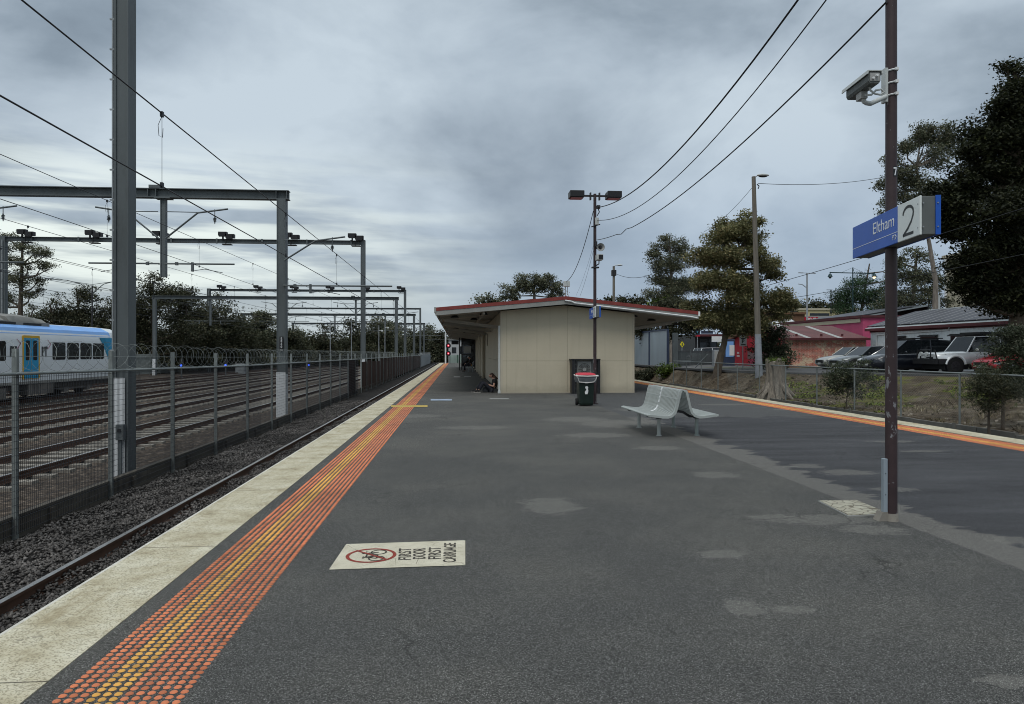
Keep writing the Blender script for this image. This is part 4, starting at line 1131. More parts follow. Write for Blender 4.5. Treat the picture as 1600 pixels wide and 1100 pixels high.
# ================================================================== STATION SIGNS
def station_sign(px, py, zc, label, a_deg=8.5, s_near=-.97, s_far=.42, sm=-.1, H=.165):
    a = R(a_deg); d = Vector((math.sin(a), math.cos(a), 0)); nrm = Vector((-math.cos(a), math.sin(a), 0))
    t = thing('station_sign', label, 'station sign', (px, py, zc))
    z0, z1 = zc-H, zc+H; th = .078
    C = Vector((px, py, 0))
    def P(s, o, z): 
        q = C + d*s + nrm*o; return (q.x, q.y, z)
    def blk(s0, s1, o0, o1, za, zb, name, m, bevel=0, par=t):
        return MB().prism([P(s0,o0,za), P(s1,o0,za), P(s1,o0,zb), P(s0,o0,zb)], nrm*(o1-o0)).build(name, m, par, bevel=bevel)
    blk(s_near+.012, s_far-.01, -th+.012, th-.012, z0+.004, z1-.004, 'sign_box', M['signgrey'], .004)
    face = blk(sm, s_far, th-.011, th+.006, z0, z1, 'name_panel', M['blue'], .004)
    numb = blk(s_near, sm-.002, th-.011, th+.006, z0, z1, 'number_panel', M['signwhite'], .004)
    blk(s_near, s_near+.012, th-.045, th-.012, z0, z1, 'number_panel_return', M['signwhite'], .003, numb) if False else None
    blk(s_near, s_far, -th-.006, -th+.011, z0, z1, 'rear_name_panel', M['blue'], .004)
    blk(s_near-.001, s_near+.010, -th-.005, -th+.035, z0, z1, 'rear_panel_return', M['blue'])
    # reading direction seen from the left-hand platform: towards the near end
    xd = -d; o = th+.0075
    def Q(s, z): return P(s, o, z)
    text_obj('name_lettering', 'Eltham', .16, M['textw'], Q(sm+abs(s_far-sm)*.50, zc+.0), xd, (0,0,1), face, depth=.0008, width=abs(s_far-sm)*.44)
    blk(sm, s_far-.005, th+.006, th+.0075, zc-.068, zc-.063, 'rule_line', M['textw'], 0, face)
    text_obj('logo_lettering', 'PT', .065, M['textw'], Q(sm+.105, zc-.128), xd, (0,0,1), face, depth=.0008, width=.052)
    c = MB()
    A, B_, D = [Vector(Q(s, z)) for s, z in ((sm+.050, zc-.083), (sm+.018, zc-.105), (sm+.050, zc-.130))]
    for a_, b_ in ((A, B_), (B_, D)): c.bar(a_, b_, .0015, .010, up=nrm.cross(b_-a_))
    c.build('logo_chevron', M['textw'], face)
    # slender numeral 2
    pts = []
    cz = zc+.055; cs = (sm+s_near)/2 + .0
    hw = abs(sm-s_near)*.23
    for k in range(9):
        an = R(180-k*22.5); pts.append((cs - hw*math.cos(an), cz + .062*math.sin(an)))
    pts += [(cs-hw*.93, cz-.03), (cs-hw*.62, cz-.075), (cs-.0, cz-.125), (cs+hw*.70, cz-.165), (cs+hw*1.0, cz-.185)]
    e = MB(); hwid = .0125
    ptsV = [Vector((s, z)) for s, z in pts]
    def stroke(pv):
        L, Rr = [], []
        for i, p in enumerate(pv):
            tt = (pv[min(i+1, len(pv)-1)]-pv[max(i-1, 0)]).normalized(); nn = Vector((-tt.y, tt.x))*hwid
            L.append(p+nn); Rr.append(p-nn)
        for i in range(len(pv)-1):
            quad = [L[i], L[i+1], Rr[i+1], Rr[i]]
            e.add([P(q.x, o, q.y) for q in quad], [(0,1,2,3)])
    stroke(ptsV); stroke([Vector((cs+hw*1.02, cz-.178)), Vector((cs-hw*1.02, cz-.178))])
    e.build('number_lettering', M['text'], numb, recalc=False)
    scw = MB()
    for zz in (zc-.10, zc+.10):
        for off_ in (th-.02, -th+.02):
            q = Vector(P(s_near+.004, off_, zz)); scw.cyl(q, q-d*.012, .006, n=8)
        q = Vector(P(s_near+.035, th+.006, zz)); scw.cyl(q, q+nrm*.004, .006, n=8)
    scw.build('fixing_screw', M['rim'], t)
    return t
M['signgrey'] = mat('sign_box_grey', (.115,.125,.122), .6, 0, .1, 4, grime=.15)
M['signwhite'] = mat('sign_white_enamel', (.74,.77,.75), .35, 0, .04, 3)
rpx, rpy = XY(1392.5, 6.75)
def sfor(u, px, py, a_deg, th=.085):
    """distance along the sign at which its face meets the sight line of column u"""
    a = R(a_deg); best = None
    for i in range(-2000, 2000):
        s_ = i*.001; X = px-math.cos(a)*th+math.sin(a)*s_; Y = py+math.sin(a)*th+math.cos(a)*s_
        uu = 800+F*(X*CY-Y*SY)/(X*SY+Y*CY)
        if best is None or abs(uu-u) < best[0]: best = (abs(uu-u), s_)
    return best[1]
AS = 11.0
print('SIGN', [sfor(u, rpx, rpy, AS) for u in (1437, 1402, 1332)])
station_sign(rpx, rpy, 2.752, 'large blue and white Eltham platform 2 sign on the close brown pole', AS, sfor(1437, rpx, rpy, AS), sfor(1332, rpx, rpy, AS), sfor(1402, rpx, rpy, AS))
station_sign(lx, ly, lamp_z(489), 'small distant blue and white platform sign on the twin lamp pole', a_deg=4, s_near=-.75, s_far=.75, sm=-.22)

# ================================================================== CLOSE POLE (camera, number, pit lid)
rp = thing('platform_pole', 'tall peeling maroon steel pole standing on the asphalt, with the number 7', 'pole', (rpx, rpy, 0))
MB().cyl((rpx, rpy, .07), (rpx, rpy, 6.6), .0535, .049, n=24).build('pole', M['maroonpole'], rp, smooth=True)
bs = MB(); bs.cyl((rpx, rpy, 0), (rpx, rpy, .072), .066, .058, n=20); bs.prism([(rpx-.14, rpy-.03, 0), (rpx-.05, rpy-.03, 0), (rpx-.05, rpy-.03, .085), (rpx-.10, rpy-.03, .085)], (0, .1, 0))
bs.build('concrete_footing', M['kerblight'] if 'kerblight' in M else M['sleeper'], rp, smooth=True)
cg = MB(); cg.box(rpx-.092, rpx-.052, rpy-.03, rpy+.015, .085, PZ(716, 6.75)); cg.build('cable_guard', M['boardface'], rp, bevel=.004)
ch = MB()
for z in (.25, .45): ch.cyl((rpx-.074, rpy-.032, z), (rpx-.074, rpy-.03, z), .005, n=8)
ch.build('guard_bolts', M['dark'], rp)
# the numeral seven on a small black plate wrapped on the pole
z7 = PZ(267, 6.69)
sv = MB(); rr = .0522
def arc(a0, a1, za, zb_, r, n=8):
    b = []
    for i in range(n+1):
        a = R(a0+(a1-a0)*i/n); b.append((rpx+r*math.cos(a), rpy+r*math.sin(a)))
    for i in range(n):
        (xa, ya_), (xb_, yb2) = b[i], b[i+1]
        sv.add([(xa,ya_,za),(xb_,yb2,za),(xb_,yb2,zb_),(xa,ya_,zb_)], [(0,1,2,3)])
arc(-104, -52, z7-.050, z7+.050, rr)
so = sv.build('number_plate', M['black'], rp, recalc=False)
sv = MB(); rr = .0532
arc(-100, -64, z7+.024, z7+.037, rr)
for k in range(8):
    aa = -65-2.0*k; zz = z7+.024-.0078*k
    arc(aa-13, aa, zz-.0082, zz, rr, 3)
sv.build('plate_lettering', M['textw'], so, recalc=False)
# security camera on an arm
cam_ = thing('security_camera', 'large grey security camera on an arm strapped high on the maroon pole', 'security camera', (rpx-.3, rpy, 4.0))
bx = rpx-.055
mp = MB(); mp.box(rpx-.078, rpx-.052, rpy-.035, rpy+.035, PZ(158, 6.7), PZ(105, 6.7)); mp.build('mounting_plate', M['offwhite'], cam_)
st = MB()
for v_ in (108, 127.5, 146.5):
    z = PZ(v_, 6.7)
    st.tube([(rpx+.055*math.cos(a), rpy+.055*math.sin(a), z+.008*math.cos(a)) for a in np.linspace(R(-185), R(5), 16)], .008, 5)
    st.box(rpx+.0, rpx+.03, rpy-.072, rpy-.052, z-.012, z+.014)
st.build('strap', M['white'], cam_, smooth=True)
q0 = W(1384, 151, 6.72); q1 = W(1360, 162, 6.66); q2 = W(1350, 159, 6.64); q3 = W(1349, 150, 6.63)
MB().tube([q0, q0.lerp(q1, .5), q1, q1.lerp(q2, .6)+Vector((0,0,-.004)), q2, q3], .022, 12).build('arm', M['offwhite'], cam_, smooth=True)
A0 = W(1366.5, 121, 6.42); A1 = W(1331, 148, 6.84)
ax = (A1-A0); L = ax.length; ax.normalize(); sx = ax.cross(Vector((0,0,1))).normalized(); uz = sx.cross(ax)
def oct_ring(p, w, h):
    return [p+sx*a*w+uz*b*h for a, b in ((-1,-.55),(-.75,-1),(.75,-1),(1,-.55),(1,.55),(.75,1),(-.75,1),(-1,.55))]
hb = MB(); hb.loft([oct_ring(A0, .054, .052), oct_ring(A1, .054, .052)]); hb.build('housing', M['signgrey'], cam_)
ss = MB(); ss.loft([[A0+ax*t_+sx*a+uz*b for a, b in ((-.072,.03),(-.066,.064),(.066,.064),(.072,.03),(.062,.03),(.058,.056),(-.058,.056),(-.062,.03))] for t_ in (-.012, L+.06)])
ss.build('sun_shield', M['offwhite'], cam_)
bk = MB(); bk.obox(A0-ax*.004+uz*.004, sx*.043, uz*.036, ax*.003); bk.build('rear_cover', M['acgrey'], cam_)
bk = MB(); bk.cyl(A0-ax*.006+sx*.012+uz*.012, A0-ax*.03+sx*.012+uz*.012, .011, n=10); bk.cyl(A0-ax*.006-sx*.02-uz*.012, A0-ax*.028-sx*.02-uz*.012, .010, n=10); bk.build('cable_gland', M['white'], cam_)
MB().obox(A1+ax*.002, sx*.042, uz*.040, ax*.002).build('lens_window', M['glass'], cam_)
mid = A0.lerp(A1, .55)
MB().obox(mid-uz*.085, sx*.03, ax*.05, uz*.034).build('pan_bracket', M['acgrey'], cam_)
k0 = A0.lerp(A1, .22)-uz*.052
loop = [k0, k0-uz*.03+sx*.01, k0-uz*.06+sx*.05, k0-uz*.07+sx*.10, k0-uz*.045+sx*.135, k0-uz*.02+sx*.11, k0-uz*.03+sx*.06, k0-uz*.07+sx*.02, mid-uz*.08]
MB().tube(loop, .0095, 8).build('flexible_conduit', M['offwhite'], cam_, smooth=True)

# pit lid
pl_ = thing('pit_lid', 'square cracked concrete pit lid in a steel frame beside the maroon pole', 'pit lid', tuple(G(1325, 795)))
c4 = [G(1278, 784), G(1338, 783), G(1392, 805), G(1325, 808)]
def quad_at(c4, k, z): 
    cc = sum(c4, Vector())/4; return [Vector((cc.x+(p.x-cc.x)*k, cc.y+(p.y-cc.y)*k, z)) for p in c4]
MB().prism(quad_at(c4, 1.0, .0), (0,0,.012)).build('frame', M['trimgrey'], pl_)
def m_lid():
    n = NT('cracked_lid_concrete'); c = n.coord('Object')
    cr = n.vor(c, 9, 'DISTANCE_TO_EDGE'); a = n.noise(c, 12, 5, .7)
    col = n.ramp(a, [(.3, (.27,.25,.19)), (.7, (.42,.40,.32))])
    col = n.mix(n.math('SUBTRACT', 1.0, n.step(cr, .02, .06)), col, (.12,.10,.07))
    n.bump(a, .5, .005); return n.out(col, .9)
MB().prism(quad_at(c4, .94, .0125), (0,0,.006)).build('slab', m_lid(), pl_)

# ================================================================== FLOOR NOTICE (crossed-out bicycle)
c4 = [G(541, 851), G(727, 845), G(727, 884), G(514, 891)]   # far-left, far-right, near-right, near-left
fl = thing('floor_notice', 'cream painted floor panel with crossed out bicycle and FIRST DOOR FIRST CARRIAGE', 'floor sign', tuple(sum(c4, Vector())/4))
def m_notice():
    n = NT('worn_cream_floor_paint'); c = n.coord('Object')
    a = n.noise(c, 5, 5, .6); f = n.noise(c, 120, 3, .7)
    col = n.ramp(a, [(.3, (.46,.42,.32)), (.7, (.60,.56,.45))])
    col = n.mix(n.math('MULTIPLY', n.step(f, .57, .66), .6), col, (.14,.12,.09))
    cr = n.vor(c, 4.5, 'DISTANCE_TO_EDGE'); ck = n.math('MULTIPLY', n.math('SUBTRACT', 1.0, n.step(cr, .004, .014)), n.step(n.noise(c, 3, 3), .45, .55))
    col = n.mix(n.math('MULTIPLY', ck, .7), col, (.1,.085,.06)); n.bump(f, .3, .003)
    return n.out(col, .9, 0, .15)
MB().add([(p.x, p.y, .005) for p in c4], [(0,1,2,3)]).build('panel', m_notice(), fl, recalc=False)
def worn(name, col, thr=.56):
    n = NT(name); c = n.coord('Object')
    return n.out(n.mix(n.math('MULTIPLY', n.step(n.noise(c, 45, 5, .75), thr, thr+.07), .7), col, (.42,.38,.29)), .9, 0, .15)
inkb = worn('worn_black_paint', (.05,.045,.04)); inkr = worn('worn_red_paint', (.24,.045,.035), .60)
FZ = .0072
P0 = c4[3].lerp(c4[2], 0); ex = (c4[2]-c4[3]).normalized(); ey = Vector((-ex.y, ex.x, 0))
def ringmesh(name, c, r0, r1, m, par, z=FZ, n=40):
    mb = MB()
    for i in range(n):
        a, b = 2*math.pi*i/n, 2*math.pi*(i+1)/n
        mb.add([(c.x+r*math.cos(t), c.y+r*math.sin(t), z) for r, t in ((r0,a),(r1,a),(r1,b),(r0,b))], [(0,1,2,3)])
    return mb.build(name, m, par, recalc=False)
rc = G(580, 869)
ringmesh('prohibition_ring', rc, .168, .196, inkr, fl)
sl_ = MB()
d0 = G(557, 861.5); d1 = G(604, 875.5)
dd = (d1-d0).normalized(); nn = Vector((-dd.y, dd.x, 0))*.011
sl_.add([tuple((p+q).to_3d()[:2])+(FZ+.0012,) for p, q in ((d0,nn),(d1,nn),(d1,-nn),(d0,-nn))], [(0,1,2,3)])
sl_.build('prohibition_bar', inkr, fl, recalc=False)
bk_ = MB()
def fl_line(a, b, w=.007):
    a = Vector((*a, 0)); b = Vector((*b, 0)); d = (b-a).normalized(); n_ = Vector((-d.y, d.x, 0))*w
    bk_.add([(p.x, p.y, FZ+.0006) for p in (a+n_, b+n_, b-n_, a-n_)], [(0,1,2,3)])
def B2(u_, w_): # bicycle frame: u along the bike (+y), w up (-x)
    return (rc.x+.03-w_, rc.y+u_)
for s in (-.085, .085):
    c = B2(s, -.02)
    for i in range(24):
        a, b = 2*math.pi*i/24, 2*math.pi*(i+1)/24
        fl_line((c[0]+.058*math.cos(a), c[1]+.058*math.sin(a)), (c[0]+.058*math.cos(b), c[1]+.058*math.sin(b)), .006)
for a, b in (((-.085,-.02),(-.05,.065)), ((-.05,.065),(.055,.065)), ((.055,.065),(.0,-.02)), ((.0,-.02),(-.085,-.02)), ((.0,-.02),(-.055,.08)), ((.085,-.02),(.05,.10)), ((-.08,.085),(-.03,.085)), ((.05,.10),(.09,.105))):
    fl_line(B2(*a), B2(*b))
bk_.build('bicycle_symbol', inkb, fl, recalc=False)
for (txt, ub, vb, ut, vt) in (('FIRST', 642, 875.5, 642, 857.5), ('DOOR', 664.5, 874, 664.5, 857.5), ('FIRST', 688.5, 874.5, 688.5, 856), ('CARRIAGE', 712, 879.5, 712, 849.5)):
    a = G(ub, vb); b = G(ut, vt); 
    text_obj('lettering', txt, .138, inkb, (a.x, a.y, FZ-.0006), (b-a), Vector((-(b-a).y, (b-a).x, 0)), fl, depth=.0003, width=(b-a).length, bold=.002)

# ================================================================== WHEELIE BIN
bxx, byy = XY(914.5, 21.2)
bn = thing('wheelie_bin', 'dark green wheelie bin with red lid and white sticker beside the lamp pole', 'wheelie bin', (bxx, byy, 0))
def sq(w, d, z, y0=0):
    return [(bxx-w, byy-d+y0, z), (bxx+w, byy-d+y0, z), (bxx+w, byy+d+y0, z), (bxx-w, byy+d+y0, z)]
b = MB(); b.loft([sq(.185,.20,.03), sq(.20,.215,.10), sq(.232,.255,.80), sq(.245,.27,.86), sq(.245,.27,.885)]); b.build('body', M['bindark'], bn, bevel=.018)
b = MB(); b.loft([sq(.262,.285,.70,-.0), sq(.29,.31,.80), sq(.288,.31,.90), sq(.25,.275,.905)], caps=False); 
b.build('collar', M['greybag'], bn, bevel=.01)
b = MB()
rim = [(bxx-.29, byy-.315, .90), (bxx-.262, byy-.30, .80), (bxx-.225, byy-.285, .715), (bxx, byy-.30, .695), (bxx+.20, byy-.288, .715), (bxx+.262, byy-.30, .79), (bxx+.29, byy-.315, .90)]
b.tube(rim, [.014,.012,.017,.014,.013,.013,.016], 8)
b.tube([(bxx-.30, byy-.32, .895), (bxx, byy-.335, .885), (bxx+.30, byy-.32, .895), (bxx+.31, byy, .90), (bxx+.29, byy+.31, .91), (bxx-.29, byy+.31, .91), (bxx-.31, byy, .90), (bxx-.30, byy-.32, .895)], .018, 8)
b.ball((bxx+.30, byy-.30, .895), .035, sq=(1.3,1,.9)); b.ball((bxx-.31, byy-.30, .90), .03, sq=(1,1,1.2))
b.build('bin_liner', M['bag'], bn, smooth=True)
b = MB(); b.loft([sq(.262,.29,.905), sq(.268,.295,.93), sq(.235,.25,.965), sq(.17,.18,.982)]); b.build('lid', M['binred'], bn, bevel=.015)
for s in (-1, 1):
    w = MB(); w.cyl((bxx+s*.20, byy+.20, .105), (bxx+s*.255, byy+.20, .105), .105, n=18); wo = w.build('wheel', M['rubber'], bn, smooth=True)
    MB().cyl((bxx+s*.2555, byy+.20, .105), (bxx+s*.262, byy+.20, .105), .05, n=12).build('hub', M['dark'], wo)
b = MB(); b.tube([(bxx-.2, byy+.27, .86), (bxx-.2, byy+.36, .88), (bxx+.2, byy+.36, .88), (bxx+.2, byy+.27, .86)], .016, 8); b.build('handle', M['bindark'], bn, smooth=True)
# pale blob sticker, tilted with the body front
def frontpt(x, z): 
    y = byy-.215-(.04)*(z-.10)/.70 - .004
    return (bxx+x, y, z)
out = [(-.045,.565),(-.03,.590),(.0,.595),(.03,.585),(.042,.555),(.03,.50),(.045,.46),(.035,.39),(.015,.345),(.0,.365),(-.02,.345),(-.05,.375),(-.055,.42),(-.03,.46),(-.01,.485),(-.015,.51),(-.04,.53)]
b = MB(); b.prism([frontpt(x*1.05, z) for x, z in out], (0, -.002, 0)); b.build('sticker', M['sticker'], bn)
b = MB(); b.prism([frontpt(x, z) for x, z in ((-.05,.655),(.045,.655),(.045,.672),(-.05,.672))], (0,-.003,0)); b.build('label', M['acgrey'], bn)

# ================================================================== BENCH (back-to-back)
y0b, y1b = 12.95, 15.15
cxb = 4.20
be = thing('double_bench', 'pale green slatted back-to-back metal bench on four posts', 'bench', (cxb, (y0b+y1b)/2, 0))
prof_s = [(-.665,.405), (-.655,.432), (-.62,.440), (-.52,.425), (-.40,.408), (-.30,.405), (-.23,.425), (-.18,.475), (-.15,.56), (-.118,.70), (-.085,.84), (-.065,.885), (-.035,.895)]
def dense(pr, n=3):
    o = []
    for i in range(len(pr)-1):
        for k in range(n): o.append((pr[i][0]+(pr[i+1][0]-pr[i][0])*k/n, pr[i][1]+(pr[i+1][1]-pr[i][1])*k/n))
    return o+[pr[-1]]
def strip(mb, y0, y1, s, th=.030, pr=prof_s):
    up = []; dn = []
    for i, (x, z) in enumerate(pr):
        a = pr[max(i-1,0)]; b = pr[min(i+1, len(pr)-1)]
        tx, tz = b[0]-a[0], b[1]-a[1]; l = math.hypot(tx, tz); nx, nz = tz/l*th, -tx/l*th
        up.append((cxb+s*x, z)); dn.append((cxb+s*(x+nx), z+nz))
    rg = [[(up[i][0], y0, up[i][1]), (up[i][0], y1, up[i][1]), (dn[i][0], y1, dn[i][1]), (dn[i][0], y0, dn[i][1])] for i in range(len(pr))]
    mb.loft(rg)
for s in (1, -1):
    mb = MB(); n = 27; w = (y1b-y0b-.10)/n
    for i in range(n):
        strip(mb, y0b+.05+i*w, y0b+.05+i*w+w*.56, s)
    strip(mb, y0b, y0b+.045, s, .045); strip(mb, y1b-.045, y1b, s, .045)
    for (x, z) in ((-.655,.415), (-.40,.385), (-.10,.72), (-.04, .875)):
        mb.tube([(cxb+s*x, y0b+.01, z), (cxb+s*x, y1b-.01, z)], .021 if x < -.6 else .014, 8)
    so = mb.build('seat_shell', M['benchgreen'], be, smooth=True, angle=40)
    if s == 1:
        pm = MB(); yc = 14.10
        pr2 = [(-.142,.585), (-.118,.70), (-.085,.84), (-.067,.882)]
        off = [(x-.006, z+.004) for x, z in pr2]
        strip(pm, yc-.045, yc+.045, 1, .004, off)
        strip(pm, yc-.045, yc+.045, 1, .004, [(-.305,.412), (-.235,.432), (-.19,.475), (-.165,.535)])
        po = pm.build('label_plate', M['white'], so)
        for k, zz in enumerate((.64, .72, .80)):
            xx = np.interp(zz, [.585,.70,.84], [-.142,-.118,-.085])-.009
            MB().add([(cxb+xx-.004, yc-.022, zz), (cxb+xx-.004, yc+.022, zz), (cxb+xx+.006, yc+.022, zz+.04), (cxb+xx+.006, yc-.022, zz+.04)], [(0,1,2,3)]).build('plate_lettering', M['benchdark'], so, recalc=False)
for s in (-1, 1):
    for y in (y0b+.36, y1b-.36):
        l = MB(); x = cxb+s*.37
        l.cyl((x, y, 0), (x, y, .36), .034, n=14); l.cyl((x, y, 0), (x, y, .012), .055, n=14)
        l.build('leg', M['benchgreen'] if s < 0 else M['benchdark'], be, smooth=True)  # right-hand legs have their shade put into the colour by the darker paint
for y in (y0b+.36, y1b-.36):
    f = MB(); f.loft([[(cxb+x, y-.03, z-.025), (cxb+x, y+.03, z-.025), (cxb+x, y+.03, z+.025), (cxb+x, y-.03, z+.025)] for x, z in ((-.60,.385),(-.46,.375),(-.36,.37),(-.22,.375),(-.10,.45),(0,.47),(.10,.45),(.22,.375),(.36,.37),(.46,.375),(.60,.385))])
    for s in (-1, 1): f.box(cxb+s*.37-.055, cxb+s*.37+.055, y-.04, y+.04, .33, .36)
    f.build('under_frame', M['dark'], be)
bc = MB(); bc.loft([[(cxb-.075, y, .56), (cxb+.075, y, .56), (cxb+.035, y, .84), (cxb-.035, y, .84)] for y in (y0b+.02, y0b+.04)])
# ================================================================== PEOPLE
def skin_chain(verts, edges, radii, root):
    pass
def skin_mesh(name, chains, mat_, parent, sub=2, root=0):
    """chains: list of [(point, radius), ...]; chains share a vertex when the point repeats"""
    idx = {}; vs = []; rs = []; es = []
    for ch in chains:
        prev = None
        for p, r in ch:
            k = tuple(round(c, 4) for c in p)
            if k not in idx: idx[k] = len(vs); vs.append(k); rs.append(r)
            i = idx[k]
            if prev is not None and (prev, i) not in es: es.append((prev, i))
            prev = i
    off = Vector((0,0,0)); q = parent
    while q is not None: off += q.location; q = q.parent
    me = bpy.data.meshes.new(name)
    me.from_pydata([(Vector(v)-off)[:] for v in vs], es, [])
    o = bpy.data.objects.new(name, me); COL.objects.link(o); o.parent = parent
    s = o.modifiers.new('skin', 'SKIN'); s.use_smooth_shade = True
    sv = me.skin_vertices[0].data
    for i, r in enumerate(rs):
        sv[i].radius = (r, r) if not isinstance(r, tuple) else r
        sv[i].use_root = (i == root)
    m = o.modifiers.new('sub', 'SUBSURF'); m.levels = sub; m.render_levels = sub
    me.materials.append(mat_)
    bpy.context.view_layer.update()
    ev = o.evaluated_get(bpy.context.evaluated_depsgraph_get())
    nm = bpy.data.meshes.new_from_object(ev); nm.name = name
    o.modifiers.clear(); o.data = nm
    if not nm.materials: nm.materials.append(mat_)
    nm.polygons.foreach_set('use_smooth', [True]*len(nm.polygons))
    return o

def hand(wr, dirv, palm_n, k=1.0):
    """five finger chains from a wrist point"""
    d = Vector(dirv).normalized(); n = Vector(palm_n).normalized(); sd = d.cross(n).normalized()
    wr = Vector(wr); pc = wr+d*.055*k
    ch = [[(wr, .022*k), (pc, (.030*k))]]
    for i, (o, L) in enumerate(((-.030,.062),(-.010,.074),(.010,.070),(.028,.055))):
        b = pc+d*.032*k+sd*o*k
        ch.append([(pc, .030*k), (b, .0095*k), (b+d*L*.5*k+n*.014*k, .0085*k), (b+d*L*.75*k+n*.042*k, .0075*k)])
    tb = wr+d*.028*k-sd*.030*k
    ch.append([(wr, .022*k), (tb, .012*k), (tb+d*.032*k-sd*.016*k+n*.012*k, .010*k), (tb+d*.055*k-sd*.008*k+n*.026*k, .0085*k)])
    return ch

def person(label, base, J, mats, hair=None, cap=False, sleeves='short'):
    """J: joints in world coordinates"""
    t = thing('person', label, 'person', base)
    J = {k: Vector(v) for k, v in J.items()}
    hd = J['head']; nk = J['neck']; up = (hd-nk).normalized(); fw = Vector(J['face']).normalized(); fw = (fw-up*fw.dot(up)).normalized(); sd = up.cross(fw)
    ch = [[(J['pelvis'], .115), (J['waist'], .105), (J['chest'], .115), (J['neckb'], .062), (nk, .048), (hd-up*.045+fw*.012, .064), (hd+up*.03, .088), (hd+up*.085-fw*.005, .070)]]
    ch.append([(hd-up*.045+fw*.012, .064), (hd-up*.068+fw*.062, .032)])       # chin
    ch.append([(hd+up*.03, .088), (hd-up*.008+fw*.098, .012)])                # nose
    for s in ('l', 'r'):
        ch.append([(J['neckb'], .062), (J['sh_'+s], .050), (J['el_'+s], .036), (J['wr_'+s], .024)])
        h = hand(J['wr_'+s], J['hand_'+s], J['palm_'+s]); h[0][0] = (J['wr_'+s], .024)
        for c in h:
            if c[0][1] == .022: c[0] = (J['wr_'+s], .024)
        ch += h
        ch.append([(J['pelvis'], .115), (J['hip_'+s], .085), (J['kn_'+s], .058), (J['an_'+s], .036), (J['to_'+s], .030)])
    body = skin_mesh('body', ch, mats['skin'], t, 1)
    e = MB()
    for s in (-1, 1):
        e.ball(hd+up*.012+fw*.080+sd*.030*s, .0085, 8, 6)
    e.build('eyes', M['black'], body, smooth=True)
    e = MB()
    for s in (-1, 1): e.ball(hd-up*.0+sd*.088*s, .026, 8, 6, (.5,1,1.1))
    e.build('ears', mats['skin'], body, smooth=True)
    e = MB(); e.tube([hd-up*.043+fw*.083+sd*q for q in (-.018, 0, .018)], [.003,.005,.003], 6); e.build('mouth', M['magenta'], body, smooth=True)
    # shirt: torso and sleeves
    sc = [[(J['pelvis']+(J['waist']-J['pelvis'])*.15, .140), (J['waist'], .128), (J['chest'], .136), (J['neckb'], .082)]]
    for s in ('l', 'r'):
        arm = [(J['neckb'], .082), (J['sh_'+s], .066)]
        if sleeves == 'short': arm += [(J['sh_'+s].lerp(J['el_'+s], .55), .055)]
        else: arm += [(J['el_'+s], .054), (J['wr_'+s], .040)]
        sc.append(arm)
    skin_mesh('shirt', sc, mats['shirt'], t, 1)
    tc = []
    for s in ('l', 'r'):
        tc.append([(J['pelvis'], .138), (J['hip_'+s], .105), (J['hip_'+s].lerp(J['kn_'+s], .5), .088), (J['kn_'+s], .076), (J['kn_'+s].lerp(J['an_'+s], .5), .068), (J['an_'+s].lerp(J['kn_'+s], .08), .058)])
    skin_mesh('trousers', tc, mats['legs'], t, 1)
    for s in ('l', 'r'):
        a = J['an_'+s]; o = J['to_'+s]; d = (o-a); d.z = 0; d.normalize()
        ft = skin_mesh('shoe', [[(a-d*.045+Vector((0,0,-.015)), .042), (a+d*.03, .050), (a+d*.12-Vector((0,0,.012)), .044), (o+d*.03, .036)]], M['shoe'], t, 2)
        sd2 = Vector((-d.y, d.x, 0)); zf = min(a.z, o.z)-.052
        sm = MB(); sm.prism([(a-d*.08+sd2*.035*q)*1.0 for q in (-1, 1)] + [(o+d*.05+sd2*.032*q) for q in (1, -1)], (0,0,0))
        sm = MB()
        rg = [(a-d*.075, .026), (a-d*.02, .038), (a+d*.10, .040), (o+d*.055, .026)]
        pts = [(p+sd2*w) for p, w in rg]+[(p-sd2*w) for p, w in rg[::-1]]
        sm.prism([(p.x, p.y, max(.003, zf)) for p in pts], (0,0,.020)); sm.build('sole', M['sole'], ft)
    if hair == 'long':
        hc = [[(hd+up*.085+fw*.03, .050), (hd+up*.075-fw*.03, .082), (hd+up*.01-fw*.055, .078), (hd-up*.10-fw*.060, .058), (J['neckb']-fw*.075-up*.02, .050), (J['neckb']-fw*.085-up*.13, .028)]]
        for s in (-1, 1):
            hc.append([(hd+up*.075-fw*.03, .082), (hd+up*.02+sd*.075*s-fw*.01, .034), (hd-up*.09+sd*.075*s-fw*.01, .026), (hd-up*.20+sd*.07*s+fw*.0, .016)])
        skin_mesh('hair', hc, M['hair'], t, 1)
    elif hair == 'short':
        skin_mesh('hair', [[(hd+up*.075+fw*.03, .058), (hd+up*.07-fw*.03, .080), (hd-up*.0-fw*.045, .070), (hd-up*.06-fw*.05, .05)]], M['hair'], t, 1)
    if cap:
        skin_mesh('cap', [[(hd+up*.075+fw*.06, .050), (hd+up*.075-fw*.0, .092), (hd+up*.055-fw*.05, .07)], [(hd+up*.075+fw*.06, .05), (hd+up*.06+fw*.13, .03)]], M['acgrey'], t, 1)
    return t
yp = 28.15
